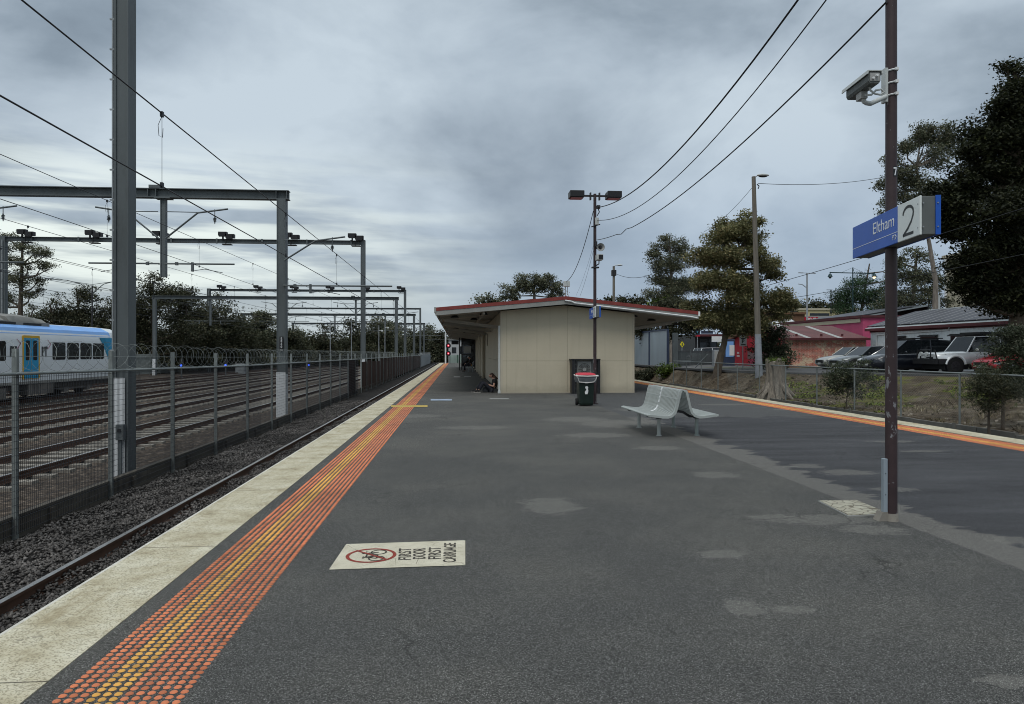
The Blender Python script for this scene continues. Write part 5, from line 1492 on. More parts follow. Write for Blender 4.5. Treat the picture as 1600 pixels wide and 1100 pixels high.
J = dict(pelvis=(1.40, yp, .135), waist=(1.455, yp, .27), chest=(1.475, yp, .43), neckb=(1.44, yp, .545), neck=(1.405, yp, .60), head=(1.325, yp-.005, .665), face=(-.85, -.12, -.55),
         sh_l=(1.455, yp-.165, .50), sh_r=(1.455, yp+.165, .50), el_l=(1.42, yp-.235, .24), el_r=(1.42, yp+.22, .25), wr_l=(1.21, yp-.12, .305), wr_r=(1.20, yp+.10, .31),
         hand_l=(-.8, .35, .35), hand_r=(-.8, -.25, .35), palm_l=(.2, .5, .8), palm_r=(.2, -.5, .8),
         hip_l=(1.32, yp-.10, .125), hip_r=(1.32, yp+.10, .125), kn_l=(1.02, yp-.14, .40), kn_r=(.985, yp+.12, .42), an_l=(.83, yp-.15, .085), an_r=(.74, yp+.10, .085), to_l=(.69, yp-.17, .055), to_r=(.59, yp+.09, .055))
person('seated person in black with long brown hair, on the ground leaning against the wall', (1.40, yp, 0), J, dict(skin=M['skin'], shirt=M['shirt'], legs=M['jeans']), hair='long')
ph = MB(); ph.obox((1.085, yp-.0, .375), Vector((.035, 0, .07))*.5, (0,.036,0), Vector((.07,0,-.035)).normalized()*.0045)
tag(ph.build('mobile_phone', M['black'], bevel=.002), 'small dark mobile phone in the hands of the person on the ground', 'phone')
bp = MB(); bp.loft([[(1.10+dx*w, yp+.02+dy*w2, z) for dx, dy in ((-1,-1),(1,-1),(1,1),(-1,1))] for z, w, w2 in ((.005,.10,.09),(.08,.12,.10),(.17,.09,.08),(.21,.04,.04))])
tag(bp.build('bag', M['greycloth'], smooth=True, bevel=.02), 'dark grey cloth bag under the bent knees of the seated person', 'bag')

# far bench and the person on it
fby = 57.5
fb = thing('covered_bench', 'grey slatted seat under the canopy beside the dark windbreak', 'seat', (1.15, fby, 0))
m = MB()
for i in range(4): m.box(.80+.105*i, .89+.105*i, fby-.9, fby+.9, .43, .46)
m.build('seat', M['galv'], fb)
m = MB()
for i in range(3): m.box(1.24+.02*i, 1.27+.02*i, fby-.9, fby+.9, .56+.11*i, .65+.11*i)
m.build('backrest', M['galv'], fb)
for y in (fby-.7, fby+.7):
    m = MB(); m.box(.86, .91, y-.03, y+.03, 0, .43); m.box(1.18, 1.23, y-.03, y+.03, 0, .80); m.box(.86, 1.23, y-.03, y+.03, .40, .43); m.build('leg', M['galv'], fb)
yp = fby-.55
J = dict(pelvis=(1.03, yp, .56), waist=(1.06, yp, .70), chest=(1.05, yp, .88), neckb=(.99, yp, 1.02), neck=(.96, yp, 1.08), head=(.90, yp, 1.16), face=(-1, -.2, -.35),
         sh_l=(1.0, yp-.19, .98), sh_r=(1.0, yp+.19, .98), el_l=(.92, yp-.24, .72), el_r=(.92, yp+.24, .72), wr_l=(.68, yp-.14, .66), wr_r=(.68, yp+.14, .66),
         hand_l=(-.9, .2, -.1), hand_r=(-.9, -.2, -.1), palm_l=(0, .1, -1), palm_r=(0, -.1, -1),
         hip_l=(.95, yp-.10, .54), hip_r=(.95, yp+.10, .54), kn_l=(.55, yp-.13, .52), kn_r=(.55, yp+.13, .52), an_l=(.52, yp-.13, .085), an_r=(.60, yp+.13, .085), to_l=(.36, yp-.13, .055), to_r=(.44, yp+.13, .055))
person('seated person in dark coat and cap on the covered bench, leaning forward', (1.0, yp, 0), J, dict(skin=M['skin'], shirt=M['greycloth'], legs=M['jeans']), hair='short', cap=True, sleeves='long')
lg = MB(); lg.box(.92, 1.18, fby+.25, fby+.62, .461, .80)
tag(lg.build('bag', M['yellow'] if False else M['tyellow'], bevel=.04), 'small orange yellow bag sitting on the covered platform seat', 'bag')

# ================================================================== SIGNAL AT THE PLATFORM END
sgx, sgy = XY(700.5, 98)
sg = thing('railway_signal', 'two-headed railway signal showing red at the far platform end', 'railway signal', (sgx, sgy, 0))
zz1, zz2 = PZ(540, 98), PZ(552.2, 98)
MB().cyl((sgx-.38, sgy+.12, 0), (sgx-.38, sgy+.12, 4.2), .11, n=10).build('post', M['white'], sg, smooth=True)
for z in (zz1, zz2):
    h = MB(); h.cyl((sgx, sgy, z), (sgx, sgy+.10, z), .36, n=24); ho = h.build('head', M['black'], sg)
    MB().tube([(sgx+.345*math.cos(a), sgy+.03, z+.345*math.sin(a)) for a in np.linspace(0, 2*math.pi, 25)], .022, 6).build('rim', M['offwhite'], ho, smooth=True)
    MB().cyl((sgx, sgy-.02, z), (sgx, sgy-.001, z), .15, n=16).build('lens', M['redlamp'], ho)
    MB().cyl((sgx, sgy-.03, z), (sgx, sgy-.021, z), .055, n=12).build('lens_core', M['pinkcore'], ho)
    MB().bar((sgx-.38, sgy+.12, z), (sgx, sgy+.12, z), .06, .08).build('bracket', M['dark'], ho)
# pale things closing the view past the platform end
pw = thing('pale_building', 'pale rendered building glimpsed past the far platform end behind the red signal', 'building', (.3, 150, -1.2))
MB().box(-1.9, 4.5, 150, 158, -1.2, 4.2).build('wall', M['pale'], pw)
m = MB(); m.box(-1.2, -.3, 149.93, 149.99, 1.4, 2.6); m.box(.3, 1.0, 149.93, 149.99, 1.2, 2.8); m.build('window', M['glass'], pw)
MB().box(-2.1, 4.7, 149.7, 158.2, 4.205, 4.4).build('roof', M['trimgrey'], pw)
pg = thing('panel_fence', 'pale green panel fence closing the platform end', 'fence', (.5, 108, 0))
m = MB(); m.box(-1.15, 2.2, 106.0, 106.05, -1.2, 1.15); m.build('panel', M['palegreen'], pg)
m = MB()
for x in (-1.2, -.05, .75, 2.2): m.box(x, x+.10, 105.9, 105.99, -1.2, 1.3 if x > 0 else 1.2)
m.build('post', M['greenwall'], pg)
ws = thing('white_hut', 'small white trackside hut beyond the fence where the line bends', 'hut', (-9, 170, -1.1))
MB().box(-10.6, -6.6, 170, 173, -1.1, .55).build('wall', M['pale'], ws)
MB().prism([(-10.9, 169.7, .56), (-6.3, 169.7, .56), (-8.6, 169.7, 1.3)], (0, 3.6, 0)).build('roof', M['whiteroof'], ws)
# ================================================================== RIGHT-HAND BANK
KX = 15.0
GZ = .46
def crest(y):
    return float(np.interp(y, [-10, 24, 30, 33, 35, 36.5, 38, 41, 46, 70, 400], [36, 32, 27, 24.3, 22.2, 19.6, 18.0, 16.9, 16.2, 16.0, 16.0]))
def bank_z(x, y):
    c = crest(y); t = min(1, max(0, (x-KX)/(c-KX)))
    s = t*t*(3-2*t)*.5 + t*.5
    n = .10*math.sin(x*1.7+y*.9)+.07*math.sin(x*3.1-y*2.3)+.05*math.sin(x*6.1+y*5.7)
    zz = -.66 + (GZ+.62)*s
    return zz + n*max(0, 1-abs(2*t-1))*1.0
def grid(name, xs, ys, fz, m, kind='structure'):
    V = [(x, y, fz(x, y)) for y in ys for x in xs]; nx = len(xs)
    Fc = [(j*nx+i, j*nx+i+1, (j+1)*nx+i+1, (j+1)*nx+i) for j in range(len(ys)-1) for i in range(nx-1)]
    return MB().add(V, Fc).build(name, m, smooth=True, angle=180, kind=kind, recalc=False)
grid('embankment', list(np.arange(KX-.02, 22, .28))+list(np.arange(22, 36, .6)), list(np.arange(8, 52, .3))+list(np.arange(52, 110, 3)), bank_z, M['bank'])
ysr = [-10, 30, 33, 35, 36.5, 38, 41, 46, 70, 400]
mb = MB()
ysd = [20, 24, 30, 33, 34, 35, 36, 36.5, 37, 38, 39.5, 41, 43, 46, 55, 70, 110]
pts = [(crest(y)-.25, y) for y in ysd]
for (a, b) in zip(pts[:-1], pts[1:]):
    mb.add([(a[0], a[1], GZ+.02), (150, a[1], GZ+.02), (150, b[1], GZ+.02), (b[0], b[1], GZ+.02), (a[0], a[1], GZ-.10), (b[0], b[1], GZ-.10)], [(0,1,2,3), (4,0,3,5)])
mb.build('car_park', M['road'], kind='structure', recalc=False)
sheet('hillside_ground', 15.5, 900, 109, 900, GZ-.05, M['grassy'])
# pale footpath edge along the crest, a zebra of pale kerb at the far end
mb = MB()
for (a, b) in zip(pts[2:-2], pts[3:-1]):
    mb.add([(a[0]+.02, a[1], GZ+.026), (a[0]+.20, a[1], GZ+.026), (b[0]+.20, b[1], GZ+.026), (b[0]+.02, b[1], GZ+.026)], [(0,1,2,3)])
mb.build('kerb_line', M['kerbc'], kind='structure', recalc=False)
mb = MB(); mb.add([(16.6, 50, GZ+.03), (20.5, 50.5, GZ+.03), (20.5, 51.6, GZ+.03), (16.6, 51.3, GZ+.03)], [(0,1,2,3)])
mb.add([(17, 57, GZ+.03), (22, 57.5, GZ+.03), (22, 58.6, GZ+.03), (17, 58.3, GZ+.03)], [(0,1,2,3)])
mb.build('footpath', M['path'], kind='structure', recalc=False)
# grass verge before the brick shed
vg = MB(); vg.add([(17.5, 46.5, GZ+.028), (24.0, 47.6, GZ+.028), (30, 48.6, GZ+.028), (30, 50, GZ+.028), (23.5, 50, GZ+.028), (17.5, 50, GZ+.028)], [(0,1,2,3,4,5)])
vg.build('grass_verge', M['grassy'], kind='structure', recalc=False)
# leaf litter and moss tufts on the bank
def bits(name, n, xr, yr, s0, s1, m, cond=None, lift=.01, flatk=.35, thin=False):
    V = []; 
    while len(V) < n*4:
        x = random.uniform(*xr); y = random.uniform(*yr)
        if x > crest(y)-.3 or (cond and not cond(x, y)): continue
        z = bank_z(x, y)+lift; s = random.uniform(s0, s1); a = random.uniform(0, 6.28); b = random.uniform(-flatk, flatk); c = random.uniform(-flatk, flatk)
        ux = Vector((math.cos(a), math.sin(a), b))*s; uy = Vector((-math.sin(a), math.cos(a), c))*s*(random.uniform(.3, .8) if not thin else .035)
        p = Vector((x, y, z+abs(b)*s+abs(c)*s*.5))
        V += [p-ux, p-uy, p+ux, p+uy]
    F_ = np.arange(len(V)).reshape(-1, 4)
    np_mesh(name, np.array([tuple(v) for v in V]), F_, m)['kind'] = 'stuff'
bits('leaf_litter', 4200, (15.05, 21), (14, 60), .02, .085, M['litter'], lambda x, y: random.random() < (.95 if y > 36 or x < 15.9 else .4))
bits('dry_twigs', 700, (15.05, 18.5), (14, 45), .12, .32, M['litter'], None, .03, .6, True)
def mossc(x, y):
    return math.sin(x*2.1+y*1.3)+math.sin(y*.9-x*1.7) > .95 and y > 25
bits('moss_tufts', 5000, (15.3, 23), (25, 36.5), .02, .055, M['mossleaf'], mossc, .02, .9)

def blades(name, n, xr, yr, h0, h1, m, cond, lean=.5):
    V = []
    while len(V) < n*4:
        x = random.uniform(*xr); y = random.uniform(*yr)
        if x > crest(y)-.1 or not cond(x, y): continue
        z = bank_z(x, y)-.02; h = random.uniform(h0, h1)
        for _ in range(6):
            a = random.uniform(0, 6.28); l = random.uniform(.1, lean)*h; w_ = h*.045+.004
            px, py_ = x+random.uniform(-.05, .05), y+random.uniform(-.05, .05)
            sx_, sy_ = -math.sin(a)*w_, math.cos(a)*w_
            V += [(px-sx_, py_-sy_, z), (px+sx_, py_+sy_, z), (px+math.cos(a)*l*.5+sx_*.7, py_+math.sin(a)*l*.5+sy_*.7, z+h*.65), (px+math.cos(a)*l, py_+math.sin(a)*l, z+h)]
    np_mesh(name, np.array(V), np.arange(len(V)).reshape(-1, 4), m)['kind'] = 'stuff'
M['dryblade'] = leaf('dry_straw', (.13,.105,.06), (.27,.225,.145), (.42,.37,.27))
M['greenblade'] = leaf('green_grass_blade', (.05,.07,.018), (.11,.14,.04), (.19,.18,.07))
blades('dry_grass', 1500, (15.05, 20), (14, 27), .07, .24, M['dryblade'], lambda x, y: math.sin(x*1.9+y*.8)+math.sin(y*1.7-x*.6) > .1, .9)
blades('green_grass', 1900, (15.2, 26), (24, 45), .05, .20, M['greenblade'], lambda x, y: math.sin(x*1.3+y*1.1)+math.sin(y*.7-x*1.1) > .25 and (y < 38 or x > crest(y)-.9), .6)
# ------------------------------------------------------------ low chain-link fence on sleepers
cf = thing('chainlink_fence', 'low chain-link fence with a pipe top rail along the bank behind platform two', 'fence', (KX, 30, -.7))
zr = .965
py = [48.5-2.83*i for i in range(14)]
for y in py:
    MB().tube([(KX, y, -.95), (KX, y, zr-.01)], .030, 8).build('post', M['fencegrey'], cf, smooth=True)
m = MB(); m.tube([(KX, py[-1], zr), (KX, py[0], zr)], .026, 8); m.tube([(KX, py[0], zr), (KX+.9, py[0]+.4, zr), (KX+1.4, py[0]+.5, zr+.0)], .022, 8)
m.build('top_rail', M['fencegrey'], cf, smooth=True)
MB().tube([(KX+1.9, 49.6, GZ), (KX+2.3, 48.2, GZ+.95)], .03, 6).build('stay', M['galv'], cf, smooth=True)
m = MB()
y = 13.0; H = 1.42
while y < 38:
    m.tube([(KX+.03, y, -.48), (KX+.03, y+H, zr)], .0019, 3, cap=False); m.tube([(KX+.034, y+H, -.48), (KX+.034, y, zr)], .0019, 3, cap=False)
    y += .085
m.tube([(KX+.03, 13, .25), (KX+.03, 48, .25)], .003, 3)
m.build('chain_mesh', M['fencegrey'], cf, kind='stuff')
m = MB()
for i in range(36):
    y = 49-1.415*i; m.box(KX-.16, KX-.05, y-1.39, y, -1.2, -.585+random.uniform(-.03, .025))
for y in py: m.box(KX-.20, KX-.165, y-.06, y+.06, -1.2, -.52)
m.build('sleeper_edging', M['kerbc'], cf)

# ------------------------------------------------------------ blank boards
def billboard(ya, yb, label):
    x = 16.45
    t = thing('billboard', label, 'billboard', (x, (ya+yb)/2, -.6), group='grey sheet boards beyond the canopy')
    z0, z1 = .22, 3.43
    MB().box(x, x+.06, ya+.06, yb-.06, z0+.06, z1-.06).build('board_face', M['boardface'], t)
    m = MB(); m.box(x-.05, x+.10, ya, ya+.12, z0, z1); m.box(x-.05, x+.10, yb-.12, yb, z0, z1); m.box(x-.05, x+.10, ya+.121, yb-.121, z1-.12, z1); m.box(x-.05, x+.10, ya+.121, yb-.121, z0, z0+.12)
    m.build('frame', M['boardframe'], t)
    for y in (ya+.5, yb-.6): MB().box(x+.12, x+.30, y, y+.2, -.8, z1-.3).build('post', M['mast'], t)
    return t
billboard(54.7, 60.0, 'blank grey sheet board in a navy frame, closer of the two boards behind the bench')
billboard(60.05, 65.3, 'blank grey sheet board in a navy frame, half hidden by the beige station wall')
bp_ = thing('board_post', 'thick grey steel upright standing at the end of the blank boards', 'post', (16.95, 54.3, -.6))
MB().box(16.75, 17.12, 54.2, 54.5, -.8, 3.1).build('column', M['mast'], bp_)
ns = thing('small_sign', 'small pale notice on a short post beneath the blank boards', 'sign', tuple(W(1033, 590, 54)))
p = W(1033, 583, 54); MB().box(p.x-.2, p.x+.2, p.y-.03, p.y, p.z-.18, p.z+.18).build('sign_plate', M['white'], ns); MB().box(p.x-.16, p.x+.16, p.y+.001, p.y+.1, -.75, p.z-.1).build('post', M['trimgrey'], ns)
MB().box(p.x-.1, p.x+.1, p.y-.034, p.y-.0301, p.z-.06, p.z+.08).build('sign_symbol', M['boardframe'], ns)

# ------------------------------------------------------------ brick shed with the red mural end
bs_ = thing('brick_shed', 'low old red brick shed with faded maroon iron roof and painted red end wall', 'shed', (23.6, 50, GZ))
sx0, sx1, sy0, sy1 = 23.7, 29.9, 50.0, 60.0
ez, rz = 2.62, 3.70
MB().box(sx0, sx1, sy0, sy0+.25, GZ-.1, ez-.02).build('brick_wall', M['brick'], bs_)
ymid = (sy0+sy1)/2
MB().prism([(sx0, sy0+.252, GZ-.1), (sx0, sy1, GZ-.1), (sx0, sy1, ez-.05), (sx0, ymid, rz-.12), (sx0, sy0+.252, ez-.05)], (.2, 0, 0)).build('mural_wall', M['redmural'], bs_)
MB().box(sx0-.03, sx0+.001, sy0-.06, sy0+.25, GZ-.1, ez-.03).build('corner_board', M['maroon'], bs_)
m = MB()
def onwall(y, z): return (sx0-.004, y, z)
m.prism([onwall(y, z) for y, z in ((50.35,1.75),(51.2,1.45),(52.3,1.75),(53.6,1.55),(54.4,1.9),(55.5,1.5),(56.6,1.7),(56.6,1.0),(54,1.15),(52.6,.95),(51.6,1.2),(50.35,.95))], (.003, 0, 0)); m.build('mural_hills', M['muralgrey'], bs_)
m = MB(); m.prism([(sx0-.009, y, z) for y, z in ((50.4,.5),(50.4,.95),(51.5,1.25),(53,.95),(54.5,1.2),(56.4,.9),(56.4,.5))], (.004, 0, 0)); m.build('mural_shapes', M['muralpink'], bs_)
m = MB()
for (y, z, w) in ((51.4, 2.12, .8), (51.2, 1.88, 1.0), (58.3, 1.45, .5), (58.2, 1.2, .55)):
    k = 0
    while k < w: m.box(sx0-.014, sx0-.010, y+k, y+k+.09, z, z+.15*random.uniform(.7, 1.1)); k += .13
m.build('mural_strokes', M['white'], bs_)
def roofpitch(name, x0, x1, yA, zA, yB, zB, m, par, th=.06):
    return MB().prism([(x0, yA, zA), (x0, yB, zB), (x0, yB, zB-th), (x0, yA, zA-th)], (x1-x0, 0, 0)).build(name, m, par)
roofpitch('roof', sx0-.25, sx1+.1, sy0-.30, ez-.02, ymid, rz, M['shedroof'], bs_)
roofpitch('roof', sx0-.25, sx1+.1, ymid+.001, rz, sy1+.3, ez-.02, M['shedroof'], bs_)
m = MB(); m.box(sx0-.25, sx1+.1, sy0-.40, sy0-.302, ez-.16, ez+.0); m.build('gutter', M['maroon'], bs_)
for x in (25.2, 27.6):
    MB().prism([(x, sy0-.28, ez+.012), (x, ymid-.3, rz-.05), (x, ymid-.3, rz-.08), (x, sy0-.28, ez-.02)], (.38, 0, 0)).build('translucent_strip', M['palepink'] if 'palepink' in M else M['acgrey'], bs_)
for x in (24.9, 26.8, 28.4):
    MB().cyl((x, sy0+.6, ez+.05), (x, sy0+.6, ez+.32), .09, n=8).build('roof_vent', M['maroon'], bs_)
# ------------------------------------------------------------ grey building with solar roof
gb = thing('grey_building', 'grey metal clad building with maroon gutter and solar panels behind the parked cars', 'building', (30.6, 44, GZ))
gx = 30.6; gy0, gy1 = 34.5, 50.6; ge = 3.30
MB().box(gx, gx+.2, gy0, gy1, GZ-.1, ge-.1).build('wall', M['tinclad'], gb)
MB().box(gx+.201, 39, gy1-.2, gy1, GZ-.1, ge-.1).build('end_wall', M['tinclad'], gb)
MB().box(gx-.35, gx-.08, gy0, gy1+.2, ge-.16, ge+.02).build('gutter', M['maroon'], gb)
MB().box(gx-.079, gx+.0, gy0, gy1, ge-.26, ge-.05).build('fascia', M['maroon'], gb)
rx1, rzz = 35.0, 4.75
MB().prism([(gx-.35, gy0, ge+.03), (rx1, gy0, rzz), (rx1, gy0, rzz-.08), (gx-.35, gy0, ge-.05+.075)], (0, gy1+.2-gy0, 0)).build('roof', M['greytin'], gb)
sl = math.atan2(rzz-ge-.03, rx1-gx+.35)
y = gy0+.1
dxv = Vector((math.cos(sl), 0, math.sin(sl))); nv = Vector((-math.sin(sl), 0, math.cos(sl)))
while y < gy1-.3:
    c = Vector((gx-.1, y+.50, ge+.12)) + dxv*2.1
    s_ = MB().obox(c+nv*.06, dxv*2.0, (0,.485,0), nv*.02).build('solar_panel', M['solar'], gb)
    m = MB()
    m.obox(c+nv*.065+Vector((0,-.50,0)), dxv*2.01, (0,.030,0), nv*.024)
    m.build('panel_frame', M['acgrey'], s_)
    y += 1.03
for (ya, yb) in ((37.4, 39.3), (40.3, 42.0), (43.2, 44.9), (46.4, 47.9)):
    w = MB().box(gx-.02, gx-.003, ya, yb, 2.20, 2.60).build('window', M['glass'], gb)
    MB().prism([(gx-.02, ya-.05, 2.72), (gx-.22, ya-.05, 2.62), (gx-.22, ya-.05, 2.58), (gx-.02, ya-.05, 2.66)], (0, yb-ya+.1, 0)).build('awning', M['black'], w)
m = MB(); m.tube([(gx-.06, gy1-.9, GZ), (gx-.06, gy1-.9, 2.85), (gx-.06, 42.1, 2.98), (gx-.06, 42.0, 3.18)], .055, 8); m.build('downpipe', M['white'], gb, smooth=True)
# ------------------------------------------------------------ pink building
pk = thing('pink_building', 'pink painted building with maroon parapet behind the brick shed', 'building', (33.2, 56, GZ))
MB().box(33.2, 40, 56.0, 56.2, GZ, 4.42).build('front_wall', M['pinkwall'], pk)
MB().box(33.2, 33.4, 56.201, 74, GZ, 4.42).build('side_wall', M['pinkwall'], pk)
m = MB(); m.box(33.05, 40.1, 55.85, 56.3, 4.421, 4.62); m.box(33.05, 33.5, 56.301, 74.2, 4.421, 4.62); m.build('parapet', M['maroon'], pk)
m = MB(); m.box(33.12, 33.197, 56.3, 74, 4.05, 4.36); m.build('timber_trim', M['cream'], pk)
MB().prism([(33.6, 57, 4.55), (39.5, 57, 5.55), (39.5, 57, 5.45), (33.6, 57, 4.45)], (0, 10, 0)).build('solar_roof', M['greytin'], pk)
for i in range(9):
    MB().prism([(33.9, 57.2+i*1.04, 4.72), (39.2, 57.2+i*1.04, 5.60), (39.2, 57.2+i*1.04, 5.57), (33.9, 57.2+i*1.04, 4.69)], (0, .98, 0)).build('solar_panel', M['solar'], pk)
MB().prism([(39.5, 57, 4.62), (39.5, 57, 5.45), (39.5, 67, 5.45), (39.5, 67, 4.62)], (.1, 0, 0)).build('roof_back', M['black'], pk)
MB().box(40.3, 40.6, 57, 57.3, 4.4, 6.4).build('flue', M['offwhite'], pk)
# ------------------------------------------------------------ town behind
def block(name, label, u0, u1, zc, v0, m, depth=10, v1=None, par=None, roof=None, windows=()):
    a = W(u0, 550, zc); b = W(u1, 550, zc); zt = PZ(v0, zc)
    t = thing(name, label, 'building', ((a.x+b.x)/2, a.y, GZ))
    MB().box(a.x, b.x, a.y, a.y+depth, GZ-.3, zt).build('wall', m, t)
    MB().box(a.x-.2, b.x+.2, a.y-.2, a.y+depth+.2, zt+.002, zt+.28).build('parapet', roof or M['trimgrey'], t)
    for (ua, ub, va, vb) in windows:
        p = W(ua, va, zc); q = W(ub, vb, zc)
        MB().box(p.x, q.x, a.y-.05, a.y-.004, q.z, p.z).build('window', M['glass'], t)
    return t
block('brown_shop', 'brown brick shop block behind the maroon roofed shed', 1192, 1260, 92, 491, M['brownbrick'], 12, roof=M['brownbrick'])
block('yellow_shop', 'pale yellow shop building furthest up the street behind the brown brick block', 1196, 1345, 118, 484, M['yellowwall'], 14, roof=M['cream'], windows=((1236,1248,486,490),(1268,1300,489,493)))
block('grey_shop', 'low grey shop roofed in dark metal beside the red letter sign', 1262, 1315, 96, 497, M['trimgrey'], 10, roof=M['acgrey'])
a = W(1476, 550, 76)
tb = thing('tall_building', 'tall cream building with a white corner pipe behind the dark conifer', 'building', (a.x+5, a.y-10, GZ))
MB().box(a.x, a.x+12, a.y-22, a.y, GZ-.3, 11.6).build('wall', M['cream'], tb)
MB().box(a.x-.2, a.x+12.2, a.y-22.2, a.y+.2, 11.602, 11.9).build('parapet', M['cream'], tb)
m = MB()
for zz in (3.5, 6.0, 8.5): m.box(a.x-.03, a.x-.002, a.y-22, a.y, zz, zz+.05)
m.build('string_course', M['trimgrey'], tb)
MB().cyl((a.x-.16, a.y-.4, GZ), (a.x-.16, a.y-.4, 11.5), .13, n=8).build('downpipe', M['white'], tb, smooth=True)
a = W(1181, 550, 80)
tin = thing('tin_roof_shed', 'shed with a curved pale corrugated iron roof above the brick shed ridge', 'shed', (a.x, a.y, GZ))
p = W(1214, 502, 72); q = W(1252, 502, 72)
MB().box(p.x, q.x, p.y, p.y+5, GZ, p.z-.55).build('wall', M['brownbrick'], tin)
MB().prism([(p.x-.2, p.y-.2, p.z-.55), (q.x+.2, p.y-.2, p.z-.5), (q.x+.2, p.y+2.5, p.z+.35), (p.x-.2, p.y+2.5, p.z+.0)], (0, .08, -.05)).build('roof', M['tinroof'] if 'tinroof' in M else M['whiteroof'], tin)
p = W(1257.5, 495, 88); q = W(1279, 503.5, 88)
ls = thing('letter_sign', 'red rooftop sign with white letters LIGHT', 'sign', ((p.x+q.x)/2, p.y, GZ))
so = MB().box(p.x, q.x, p.y, p.y+.2, q.z, p.z).build('sign_board', M['redsign'], ls)
MB().box(p.x+.3, p.x+.5, p.y+.21, p.y+.4, GZ, q.z+.2).build('post', M['dark'], ls)
text_obj('sign_lettering', 'LIGHT', .62, M['textw'], (p.x+.22, p.y-.006, q.z+.12), (1,0,0), (0,0,1), so, width=(q.x-p.x)*.72, bold=.015)

# shops seen beneath the big gum
a = W(1086, 550, 92); b = W(1122, 550, 92)
sh = thing('street_shop', 'dark shopfront with an awning across the road beneath the big gum tree', 'building', ((a.x+b.x)/2, a.y, GZ))
MB().box(a.x, b.x, a.y, a.y+8, GZ, PZ(522, 92)).build('wall', M['dark'], sh)
MB().box(a.x+.6, b.x-.2, a.y-.1, a.y-.01, GZ+.3, PZ(530, 92)).build('window', M['glass'], sh)
MB().box(a.x-.1, b.x+.1, a.y-1.6, a.y-.11, PZ(526, 92), PZ(522.5, 92)).build('awning', M['maroon'], sh)
MB().box(a.x+.8, b.x-.6, a.y-.05, a.y-.002, PZ(521.5, 92), PZ(517, 92)).build('name_board', M['boardframe'], sh)
bl = W(1112, 532, 91); MB().box(bl.x-.6, bl.x+.7, bl.y-1.7, bl.y-1.62, bl.z-.2, bl.z+.5).build('shop_sign', M['white'], sh)

def sign_on_post(name, label, u, v0, v1, u0, u1, zc, face, zb_=GZ, post=M['steelgrey'], cat='sign', diamond=False, shape=None):
    p = W(u0, v0, zc); q = W(u1, v1, zc)
    t = thing(name, label, cat, ((p.x+q.x)/2, p.y, zb_))
    cx, cz = (p.x+q.x)/2, (p.z+q.z)/2; w, h = (q.x-p.x)/2, (p.z-q.z)/2
    if diamond: pts = [(cx-w, p.y, cz), (cx, p.y, cz-h), (cx+w, p.y, cz), (cx, p.y, cz+h)]
    else: pts = [(p.x, p.y, q.z), (q.x, p.y, q.z), (q.x, p.y, p.z), (p.x, p.y, p.z)]
    f = MB().prism(pts, (0, .03, 0)).build('sign_plate', face, t)
    MB().cyl((cx, p.y+.07, zb_), (cx, p.y+.07, p.z-.05), .04, n=8).build('post', post, t, smooth=True)
    return t, f, (cx, p.y, cz, w, h)
t, f, (cx, cy, cz, w, h) = sign_on_post('parking_sign', 'white parking sign with a black P on a post beside the big gum', 0, 523.5, 541, 1156, 1167, 47, M['white'])
text_obj('sign_lettering', 'P', .34, M['text'], (cx-.10, cy-.004, cz-.16), (1,0,0), (0,0,1), f, bold=.01)
for (wa, za, zb_) in ((.16, .12, .18), (.16, -.30, -.24), (.05, .23, .34)): MB().box(cx-wa, cx+wa, cy-.004, cy-.001, cz+za, cz+zb_).build('sign_mark', M['text'], f)
t, f, (cx, cy, cz, w, h) = sign_on_post('warning_sign', 'bright yellow pedestrian warning sign beside the road', 0, 533, 543, 1062.5, 1069.5, 75, M['yellow'], diamond=True)
m = MB(); m.box(cx-.06, cx+.06, cy-.004, cy-.001, cz-.18, cz+.16); m.build('sign_symbol', M['text'], f)
t, f, (cx, cy, cz, w, h) = sign_on_post('street_sign', 'blue and red sign on a tall post above the pedestrian fence', 0, 515, 524, 1086.5, 1094, 70, M['boardframe'])
m = MB(); m.box(cx-w, cx+w, cy-.005, cy-.001, cz-h-.12, cz-h+.05); m.build('red_strip', M['redsign'], f)
m = MB(); m.tube([(cx-w*.4, cy-.004, cz), (cx+w*.4, cy-.004, cz)], .08, 4); m.build('sign_symbol', M['trainteal2'], f)
# pedestrian fence, phone booth, bollard
pfz = thing('pedestrian_fence', 'grey vertical bar pedestrian fence at the level crossing beyond the bank', 'fence', tuple(W(1090, 573, 60)))
m = MB()
a = W(1057, 571, 56); b = W(1116, 571, 64)
for i in range(60):
    p = a.lerp(b, i/59); m.box(p.x-.02, p.x+.02, p.y-.02, p.y+.02, GZ, GZ+1.25)
m.bar((a.x, a.y, GZ+1.2), (b.x, b.y, GZ+1.2), .05, .05); m.bar((a.x, a.y, GZ+.2), (b.x, b.y, GZ+.2), .05, .05)
m.build('bars', M['mast'], pfz)
for i in (0, .33, .66, 1):
    p = a.lerp(b, i); MB().box(p.x-.05, p.x+.05, p.y-.08, p.y-.025, GZ, GZ+1.35).build('post', M['mast'], pfz)
p = W(1140.5, 550, 58)
pb = thing('phone_booth', 'blue phone booth with a lit panel beside the gum trunk', 'phone booth', (p.x, p.y, GZ))
MB().box(p.x-.42, p.x+.42, p.y, p.y+.8, GZ, GZ+2.2).build('frame', M['boardframe'], pb, bevel=.03)
MB().box(p.x-.36, p.x+.30, p.y-.02, p.y-.003, GZ+.75, GZ+2.0).build('panel', M['trainblue'], pb)
MB().box(p.x-.05, p.x+.36, p.y-.04, p.y-.021, GZ+.85, GZ+1.7).build('notice', M['white'], pb)
p = W(1134.5, 550, 60); ob = thing('orange_sign', 'small orange sign panel beside the blue booth', 'sign', (p.x, p.y, GZ))
